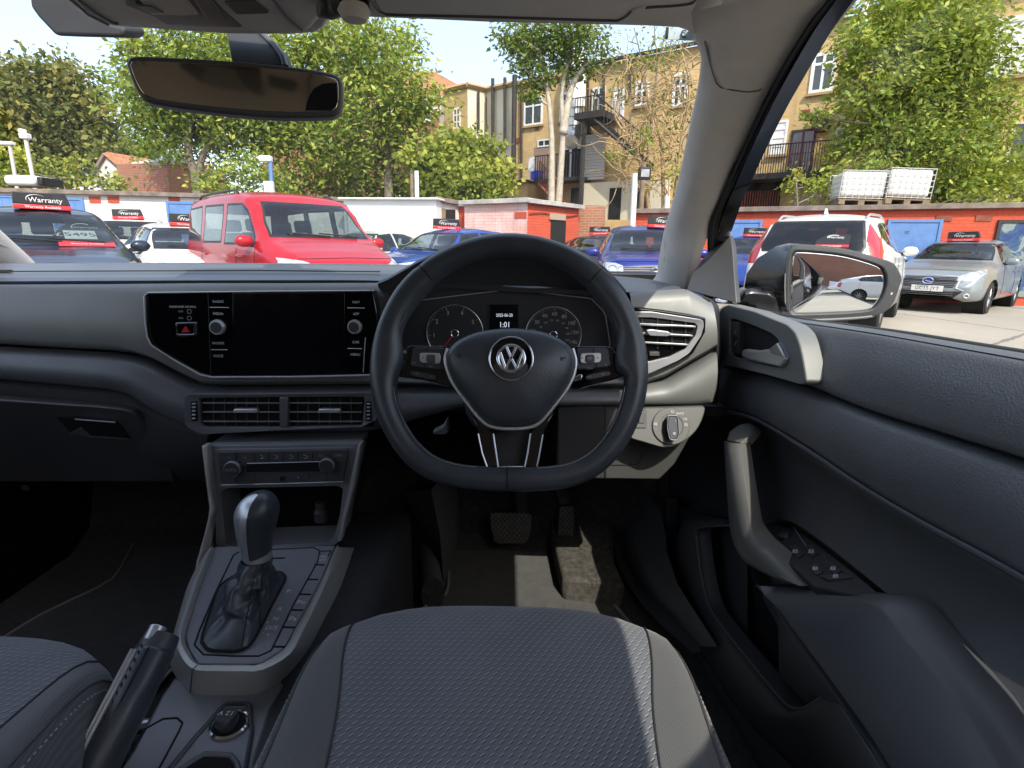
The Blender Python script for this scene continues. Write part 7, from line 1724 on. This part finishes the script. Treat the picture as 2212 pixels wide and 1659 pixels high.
# --- distant gabled house and brick block on the left
GH_ = house('gabled_house', 'white gabled house with orange tiled roof in the distance left', 'house', UY((260, 400), 33))
L0, L1, Lp = UY(zA(530, 1052), 32), UY(zA(830, 1030), 34), UY(zA(612, 916), 32)
gb = [V((L0.x, L0.y, 0)), V((UY(zA(720, 1000), 32).x, 32, 0)), UY(zA(720, 1035), 32), Lp, UY(zA(530, 1040), 32)]
prism('wall', gb, V((1.2, 6, 0)), 'whitewall', GH_, bevel=0)
prism('roof', [UY(zA(604, 908), 31.8), UY(zA(930, 962), 33), UY(zA(960, 1010), 33), UY(zA(730, 1010), 31.8)], V((.1, .3, .12)), 'tile', GH_, bevel=0)
prism('roof', [UY(zA(604, 908), 31.8), UY(zA(520, 1050), 31.8), UY(zA(536, 1052), 31.8), UY(zA(616, 922), 31.8)], V((.8, 4, 0)), 'roof_felt', GH_, bevel=0)
prism('porch', [UY(zA(720, 1010), 30.5), UY(zA(800, 1010), 30.5), UY(zA(812, 1080), 30.5), UY(zA(730, 1080), 30.5)], V((0, 1, 0)), 'whitewall', GH_, bevel=0); fix(GH_)
BB = house('brick_outbuilding', 'flat roofed orange brick block between gabled house and ash tree', 'building', UY((370, 400), 27))
A_, B_, C_ = UY(zA(796, 990), 27.5), UY(zA(985, 962), 26.5), UY(zA(1260, 992), 29)
wall_mesh('wall', A_, B_, 0, (A_.z, B_.z), 3, 'orangebrick', BB); wall_mesh('wall', B_, C_, 0, (B_.z, C_.z), 3, 'redbrick', BB)
for a, b in ((A_, B_), (B_, C_)): tube('coping', [a + V((0, -.1, .05)), b + V((0, -.1, .05))], .14, 'pole', BB, seg=4)
fix(BB)
# --- wall behind us, seen in the door mirror
BG = house('lockup_garage', 'dark red lock-up row behind the car, seen in the door mirror', 'garage', (6, -13)); wall_mesh('wall', (26, -27), (-14, -29), 0, 10, 4, 'redbrick', BG)
mb = MB(); bf = Fac((26, -27), (-14, -29))
for k in range(5): bf.box(mb, 2 + k * 4.4, 4.6 + k * 4.4, 0, 2.3, -.02, .04)
mb.build('shutter_door', 'iron', BG, sharp=None); fix(BG)

# ------------------------------------------------------------------ street furniture
def post(lab, p_top, p_bot, y, r, m='pole', cat='post', name='lamp_post', zb=0):
    a, b = UY(p_top, y), UY(p_bot, y); e = empty(name, (b.x, b.y, zb), 0, lab, cat); tube('post', [V((0, 0, 0)), V((a.x - b.x, 0, a.z - zb))], r, m, e, seg=10); return e, V((a.x - b.x, 0, a.z - zb))
e, t = post('thin pale lamp post with flat head at far left', zA(58, 860), zA(92, 1100), 18.5, .055); MB().box(t + V((-.15, 0, .05)), (.55, .2, .1)).build('lamp_head', 'white_pvc', e, bevel=.02)
e, t = post('thicker leaning camera post on the left, with white camera box', zA(152, 820), zA(200, 1050), 18.0, .06, name='camera_post'); MB().box(t + V((0, 0, .06)), (.24, .22, .16)).box(t + V((-.06, 0, .2)), (.14, .2, .12)).build('camera', 'white_pvc', e, bevel=.03)
e, t = post('slim blue and white pole behind the red people carrier roof', zA(1600, 950), zA(1608, 1150), 17.0, .055, m='bluedoor', name='camera_pole'); MB().box(t + V((-.12, 0, .04)), (.34, .2, .16)).build('camera', 'white_pvc', e, bevel=.03)
MB().box((0, -.12, UY(zA(1606, 1120), 17).z), (.26, .16, .4)).build('junction_box', 'white_pvc', e, bevel=.02)
e, t = post('white post with cross wire in front of the maple', zB(556, 985), zB(556, 1140), 19, .07, m='white_pvc', name='boundary_post'); post('dark thin post left of the white post by the maple', zB(528, 985), zB(532, 1140), 19.2, .06, m='timber', name='boundary_post')
P0, P1 = UY(zB(420, 990), 19.4), UY(zB(545, 988), 19.1); setprops(tube('overhead_wire', cr([P0, P0.lerp(P1, .5) - V((0, 0, .06)), P1], 12), .012, 'iron', None, seg=5), 'thin dark wire strung to the dark post by the maple', 'wire')
e, t = post('white floodlight pole near the pillar in front of the terrace', zB(1816, 1000), zB(1800, 1345), 14.8, .075, m='white_pvc', name='floodlight_pole')
MB().box(t + V((.22, -.05, .0)), (.30, .14, .30)).build('floodlight', 'trim_blk', e, bevel=.02); MB().box(t + V((.22, -.13, .0)), (.20, .03, .18)).build('lamp_glass', 'headlamp', e)
post('slim timber post right of the floodlight pole', zB(1866, 940), zB(1852, 1230), 16.5, .07, m='timber', name='boundary_post'); post('short white post at the foot of the terrace by the pillar', zB(2002, 1130), zB(2002, 1240), 15.6, .07, m='white_pvc', name='boundary_post')
# white unit on the left roof
q = UY(zA(215, 1108), 17.0); AC = empty('roof_unit', (q.x, q.y, q.z), 0, 'white boxy ventilation unit on the left lock-up roof', 'air unit')
a, b = UY(zA(105, 1045), 17), UY(zA(330, 1108), 17); MB().box((-.12, 0, (a.z - q.z) / 2), ((b.x - a.x) * .84, .9, a.z - q.z)).build('housing', 'white_pvc', AC, bevel=.12, seg=4)
MB().box(((b.x - a.x) * .42, 0, (a.z - q.z) * .45), ((b.x - a.x) * .14, .8, (a.z - q.z) * .8)).build('louvre_end', 'trim_blk', AC, bevel=.03)
# caged water tanks on the right-hand roof
def tank(lab, q, yD, tilt):
    a, b, c, d = zs(zC, q); A_, B_, C_, D_ = UY(a, yD), UY(b, yD), UY(c, yD), UY(d, yD)   # bl br tr tl
    w = (B_ - A_).length; h = ((D_ - A_).length + (C_ - B_).length) / 2; e = empty('water_tank', (A_ + B_) / 2, 0, lab, 'water tank', 'caged plastic tanks'); e.rotation_euler = (0, tilt, R(-14))
    MB().box((0, .5, .16 + (h - .16) / 2), (w * .94, 1.0, h - .2)).build('tank', 'tank', e, bevel=.07, seg=3)
    mb = MB()
    for i in range(8): x = -w / 2 + w * i / 7; mb.tube([V((x, -.04, .14)), V((x, -.04, h)), V((x, 1.04, h)), V((x, 1.04, .14))], .009, seg=5)
    for i in range(6): z = .16 + (h - .16) * i / 5; mb.tube([V((-w / 2, -.045, z)), V((w / 2, -.045, z)), V((w / 2, 1.045, z)), V((-w / 2, 1.045, z))], .009, seg=5, closed=True)
    mb.build('cage', 'pole', e, sharp=60)
    mb = MB()
    for x in (-.42, 0, .42): mb.box((x * w, .5, .05), (.14, 1.1, .10))
    mb.box((0, .5, .115), (w, 1.1, .03)); mb.build('pallet', 'timber', e, sharp=None)
tank('left-hand caged white tank on the red lock-up roof', [(918, 946), (1112, 944), (1136, 786), (934, 788)], 14.6, R(2)); tank('right-hand caged white tank on the red lock-up roof', [(1134, 944), (1316, 942), (1340, 774), (1152, 780)], 14.3, R(3))

# ------------------------------------------------------------------ trees
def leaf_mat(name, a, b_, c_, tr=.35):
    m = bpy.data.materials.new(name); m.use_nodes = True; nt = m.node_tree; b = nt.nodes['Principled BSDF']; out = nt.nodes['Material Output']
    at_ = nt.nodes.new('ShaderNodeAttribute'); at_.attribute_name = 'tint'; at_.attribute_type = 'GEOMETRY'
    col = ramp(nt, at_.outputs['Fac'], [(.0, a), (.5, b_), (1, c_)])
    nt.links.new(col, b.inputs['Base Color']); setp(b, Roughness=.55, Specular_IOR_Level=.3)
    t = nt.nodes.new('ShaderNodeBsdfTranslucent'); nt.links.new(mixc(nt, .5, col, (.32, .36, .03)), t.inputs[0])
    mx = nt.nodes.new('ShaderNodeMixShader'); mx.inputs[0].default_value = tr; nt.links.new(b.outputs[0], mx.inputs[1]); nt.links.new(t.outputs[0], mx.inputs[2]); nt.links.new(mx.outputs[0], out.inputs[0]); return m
MT['leaf_ash'] = leaf_mat('ash_leaves', (.09, .15, .025), (.25, .34, .055), (.46, .48, .08))
MT['leaf_maple'] = leaf_mat('maple_leaves', (.09, .15, .025), (.28, .33, .05), (.46, .46, .08))
MT['leaf_brown'] = leaf_mat('browning_leaves', (.06, .08, .02), (.17, .19, .045), (.30, .25, .07), .25)
MT['leaf_dark'] = leaf_mat('dark_leaves', (.05, .09, .02), (.12, .19, .035), (.22, .30, .06), .3)
MT['bark'] = mat('grey_bark', (.20, .17, .13), .9, var=.35, vscale=6)
MT['bark_pale'] = mat('pale_bark', (.46, .41, .33), .85, var=.25, vscale=5)
MT['twig'] = mat('dry_climber_stems', (.38, .27, .14), .9, var=.3, vscale=4)
rg = random.Random(11)
def tree(name, lab, base, blobs, y, leaf, m, trunk_px=None, tr=.2, bark='bark', n=600, size=.2, depth=.9, group='trees behind the lot', cat='tree', stems=None, fill=.75, asp=.42, limbs=True):
    """blobs: photo points with pixel radii surveyed at distance y"""
    k = y / FPX; B = []
    for q in blobs:
        c = UY((q[0], q[1]), y + (q[3] if len(q) > 3 else rg.uniform(-.5, .5) * depth)); B.append((c, q[2] * k * 1.02))
    b0 = UY(base, y); e = empty(name, (b0.x, b0.y, 0), 0, lab, cat, group); o = V((b0.x, b0.y, 0))
    mb = MB(); 
    stems = stems or [[base, trunk_px or (blobs[0][0], blobs[0][1])]]
    tips = []
    for st in stems:
        P = [UY(p, y) for p in st]; P[0] = V((P[0].x, P[0].y, 0)) if st[0][1] > 380 else P[0]; P = cr(P, 14); mb.tube([p - o for p in P], lambda t: tr * (1 - .72 * t), seg=8); tips += P[5:]
    if limbs:
        for c, r in B:
            s_ = min(tips, key=lambda p: (p - c).length + max(0, p.z - c.z + r * .2) * 2); mid = s_.lerp(c, .5) + V((rg.uniform(-.2, .2), rg.uniform(-.2, .2), -.12 * r)) * 1.0
            mb.tube([p - o for p in cr([s_, mid, c], 8)], lambda t: max(.018, tr * .30 * (1 - .8 * t)), seg=6)
            for i in range(5):
                d = V((rg.gauss(0, 1), rg.gauss(0, 1), rg.gauss(.2, 1))).normalized(); mb.tube([p - o for p in cr([c.lerp(s_, .25), c + d * r * .45 + V((0, 0, .05)), c + d * r * .9], 6)], lambda t: max(.008, tr * .11 * (1 - .8 * t)), seg=4)
    mb.build('trunk', bark, e, sharp=180)
    vs = []; fs = []; tint = []
    for c, r in B:
        nc = max(6, int(3.4 * n / 40 * (r / (70 * k)) ** 2))
        for j in range(nc):
            d = V((rg.gauss(0, 1), rg.gauss(0, .9), rg.gauss(0, 1))).normalized(); rad = r * (rg.random() ** .45); cc = c + V((d.x, d.y, d.z * .92)) * rad
            tc = min(1, max(0, .46 + .32 * rg.gauss(0, 1) + .18 * d.z + .5 * (rad / r - .78))); cs = r * .20 + size * .5  # inner and lower leaves darker: shade within the crown put into the tint
            droop = V((d.x, d.y, -.35)).normalized()
            for i in range(40):
                p = cc + V((rg.gauss(0, cs), rg.gauss(0, cs), rg.gauss(0, cs * .7)))
                if rg.random() > fill: continue
                u = (droop * .7 + V((rg.gauss(0, .6), rg.gauss(0, .6), rg.gauss(0, .5)))).normalized(); w = u.cross(V((rg.gauss(0, 1), rg.gauss(0, 1), rg.gauss(0, 1) + .6)))
                if w.length < 1e-3: continue
                w.normalize(); s_ = size * rg.uniform(.32, 1.15); h_ = s_ * asp * .5; a = len(vs); p = p - o
                vs += [p, p + u * s_ * .5 + w * h_, p + u * s_, p + u * s_ * .5 - w * h_]; fs.append((a, a + 1, a + 2, a + 3)); tint.append(min(1, max(0, tc + rg.gauss(0, .13))))
    me = bpy.data.meshes.new('crown'); me.from_pydata([tuple(v) for v in vs], [], fs); me.update()
    at_ = me.attributes.new('tint', 'FLOAT', 'FACE'); at_.data.foreach_set('value', tint)
    link_mesh('crown', me, leaf, e, sharp=None); return e
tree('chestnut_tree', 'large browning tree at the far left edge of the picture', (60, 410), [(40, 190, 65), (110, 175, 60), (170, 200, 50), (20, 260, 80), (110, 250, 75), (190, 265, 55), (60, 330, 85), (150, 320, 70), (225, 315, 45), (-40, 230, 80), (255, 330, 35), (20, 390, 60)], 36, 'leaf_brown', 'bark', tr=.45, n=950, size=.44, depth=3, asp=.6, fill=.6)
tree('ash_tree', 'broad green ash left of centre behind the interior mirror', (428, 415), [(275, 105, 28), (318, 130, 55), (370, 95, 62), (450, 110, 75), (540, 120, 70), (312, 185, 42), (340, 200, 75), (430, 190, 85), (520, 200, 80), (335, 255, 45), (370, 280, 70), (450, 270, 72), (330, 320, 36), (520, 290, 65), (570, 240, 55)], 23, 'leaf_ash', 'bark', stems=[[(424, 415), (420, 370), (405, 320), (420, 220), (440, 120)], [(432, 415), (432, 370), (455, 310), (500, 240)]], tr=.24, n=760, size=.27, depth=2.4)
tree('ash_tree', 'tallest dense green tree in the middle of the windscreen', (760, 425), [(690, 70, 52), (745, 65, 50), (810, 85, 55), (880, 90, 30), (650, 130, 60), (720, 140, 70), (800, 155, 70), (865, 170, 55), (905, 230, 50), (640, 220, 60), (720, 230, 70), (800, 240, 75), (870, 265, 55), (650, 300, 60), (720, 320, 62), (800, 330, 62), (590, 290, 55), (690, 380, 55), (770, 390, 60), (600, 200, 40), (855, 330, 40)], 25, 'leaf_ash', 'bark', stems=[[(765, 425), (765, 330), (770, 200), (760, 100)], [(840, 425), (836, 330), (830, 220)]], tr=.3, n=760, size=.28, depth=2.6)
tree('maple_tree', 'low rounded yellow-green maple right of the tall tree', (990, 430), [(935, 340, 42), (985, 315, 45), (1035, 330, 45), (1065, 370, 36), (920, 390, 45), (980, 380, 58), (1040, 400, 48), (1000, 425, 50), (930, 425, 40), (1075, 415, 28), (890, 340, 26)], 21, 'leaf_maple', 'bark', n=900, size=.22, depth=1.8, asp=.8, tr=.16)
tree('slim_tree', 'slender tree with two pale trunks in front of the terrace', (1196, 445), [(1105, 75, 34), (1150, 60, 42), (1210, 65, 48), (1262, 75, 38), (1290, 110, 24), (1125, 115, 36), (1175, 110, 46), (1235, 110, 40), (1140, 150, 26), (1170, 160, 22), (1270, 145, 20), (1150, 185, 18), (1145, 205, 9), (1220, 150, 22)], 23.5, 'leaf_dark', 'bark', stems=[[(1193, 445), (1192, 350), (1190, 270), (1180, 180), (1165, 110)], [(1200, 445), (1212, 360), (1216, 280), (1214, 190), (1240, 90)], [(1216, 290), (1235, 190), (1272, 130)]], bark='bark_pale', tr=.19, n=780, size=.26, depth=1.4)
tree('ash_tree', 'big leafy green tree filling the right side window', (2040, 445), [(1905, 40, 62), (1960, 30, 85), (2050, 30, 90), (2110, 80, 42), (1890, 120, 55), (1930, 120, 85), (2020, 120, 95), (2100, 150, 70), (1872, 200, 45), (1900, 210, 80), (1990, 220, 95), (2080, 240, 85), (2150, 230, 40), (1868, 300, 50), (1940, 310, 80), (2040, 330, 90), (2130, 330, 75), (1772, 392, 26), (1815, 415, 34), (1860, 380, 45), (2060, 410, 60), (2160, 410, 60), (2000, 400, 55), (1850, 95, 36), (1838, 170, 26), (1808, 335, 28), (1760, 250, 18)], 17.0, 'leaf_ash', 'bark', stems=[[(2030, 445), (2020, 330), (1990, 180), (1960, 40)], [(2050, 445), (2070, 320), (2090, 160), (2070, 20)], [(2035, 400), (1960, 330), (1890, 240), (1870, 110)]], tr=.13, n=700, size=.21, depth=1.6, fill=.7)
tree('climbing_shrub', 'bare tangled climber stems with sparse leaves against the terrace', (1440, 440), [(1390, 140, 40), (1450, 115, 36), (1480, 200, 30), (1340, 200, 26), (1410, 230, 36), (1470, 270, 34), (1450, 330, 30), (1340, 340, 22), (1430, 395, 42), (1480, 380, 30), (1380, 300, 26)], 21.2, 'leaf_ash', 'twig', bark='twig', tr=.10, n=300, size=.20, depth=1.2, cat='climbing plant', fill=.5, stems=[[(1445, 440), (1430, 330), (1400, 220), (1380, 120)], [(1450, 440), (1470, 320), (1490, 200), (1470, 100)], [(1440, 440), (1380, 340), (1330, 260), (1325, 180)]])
# extra tangle of stems belongs to the same climber
CL = [o for o in COL.objects if o.name.startswith('climbing_shrub')][0]; mb = MB(); o_ = V((CL.location.x, CL.location.y, 0))
for i in range(150):
    p = UY((rg.uniform(1330, 1500), rg.uniform(130, 440)), 21.0 + rg.uniform(-.7, .7)); P = [p]; d = V((rg.gauss(0, 1), rg.gauss(0, .3), rg.gauss(.5, .8))).normalized()
    for k in range(6): d = (d + V((rg.gauss(0, .45), rg.gauss(0, .2), rg.gauss(-.05, .4)))).normalized(); P.append(P[-1] + d * .3)
    mb.tube([q - o_ for q in cr(P, 12)], lambda t: .024 * (1 - .7 * t), seg=4)
mb.build('stems', 'twig', CL, sharp=180)
tree('bare_tree', 'thin leafless twigs rising above the terrace roof near the sticker', (1400, 445), [(1360, 90, 30), (1420, 80, 34), (1460, 100, 26)], 24.5, 'leaf_dark', 'bark', n=30, size=.14, tr=.07, fill=.25, stems=[[(1405, 445), (1400, 250), (1385, 130), (1370, 60)], [(1404, 300), (1420, 150), (1440, 60)]], group='trees behind the lot')
for lab, base, bl, y, lf_, sz in (('low bright shrub in front of the gabled house', (200, 425), [(130, 385, 34), (180, 372, 32), (230, 395, 30), (80, 375, 34), (270, 408, 22), (30, 360, 40)], 21, 'leaf_maple', .2),
                        ('leafy bushes left of the red people carrier roof pole', (520, 425), [(450, 398, 30), (490, 380, 36), (540, 370, 42), (580, 385, 38), (470, 412, 26), (620, 400, 30)], 20, 'leaf_ash', .18),
                        ('dark undergrowth filling under the tall middle tree', (880, 430), [(640, 410, 34), (720, 412, 34), (880, 415, 36), (830, 410, 34), (900, 380, 30)], 26.5, 'leaf_dark', .26),
                        ('trailing greenery above the right-hand lock-up roof', (1760, 440), [(1720, 395, 26), (1765, 420, 24), (2150, 432, 30), (2200, 425, 34), (2090, 432, 24)], 15.5, 'leaf_maple', .16),
                        ('far green hedge line behind the left lamp posts', (10, 420), [(-20, 350, 45), (20, 385, 40), (60, 398, 34), (300, 340, 40), (250, 350, 34), (350, 345, 30), (-60, 390, 50)], 40, 'leaf_dark', .5)):
    tree('shrub', lab, base, bl, y, lf_, 'bark', tr=.06, n=650, size=sz, depth=1.2, cat='shrub', group='shrubs behind the lot', asp=.6)
# ------------------------------------------------------------------ daylight
SUN_DIR = V((.245, -.66, .72)).normalized()      # towards the sun: behind, right, high
sun = bpy.data.lights.new('sun', 'SUN'); sun.energy = 5.0; sun.angle = R(.5); sun.color = (1, .93, .80)
so = bpy.data.objects.new('sun', sun); COL.objects.link(so); so.rotation_euler = SUN_DIR.to_track_quat('Z', 'Y').to_euler(); so.location = (5, -8, 14)
w = bpy.data.worlds.new('World'); sc.world = w; w.use_nodes = True; nt = w.node_tree
bg = nt.nodes['Background']; sk = nt.nodes.new('ShaderNodeTexSky'); sk.sky_type = 'NISHITA'; sk.sun_disc = False
sk.sun_elevation = math.asin(SUN_DIR.z); sk.sun_rotation = math.atan2(SUN_DIR.x, SUN_DIR.y); sk.air_density = 1.2; sk.dust_density = 2.5; sk.ozone_density = 1.0
gain = mixc(nt, 1.0, sk.outputs[0], (2.7, 2.75, 2.9), 'MULTIPLY')
n_ = noise_tex(nt, 2.2, 6, .6, 'Generated', stretch=(1, 1, 3))
haze = mixc(nt, (E(nt, n_) - .35).mx(0).mn(.4) * .25 + .42, gain, (6.9, 7.6, 8.5))
nt.links.new(haze, bg.inputs[0]); bg.inputs[1].default_value = .15
sc.view_settings.view_transform = 'Standard'; sc.view_settings.look = 'None'; sc.view_settings.exposure = 0; sc.view_settings.gamma = 1
sc.render.engine = 'CYCLES'; cy = sc.cycles
cy.use_denoising = True
try: cy.denoiser = 'OPENIMAGEDENOISE'
except Exception: pass
cy.max_bounces = 10; cy.transparent_max_bounces = 24; cy.diffuse_bounces = 5; cy.glossy_bounces = 5; cy.caustics_reflective = False; cy.caustics_refractive = False
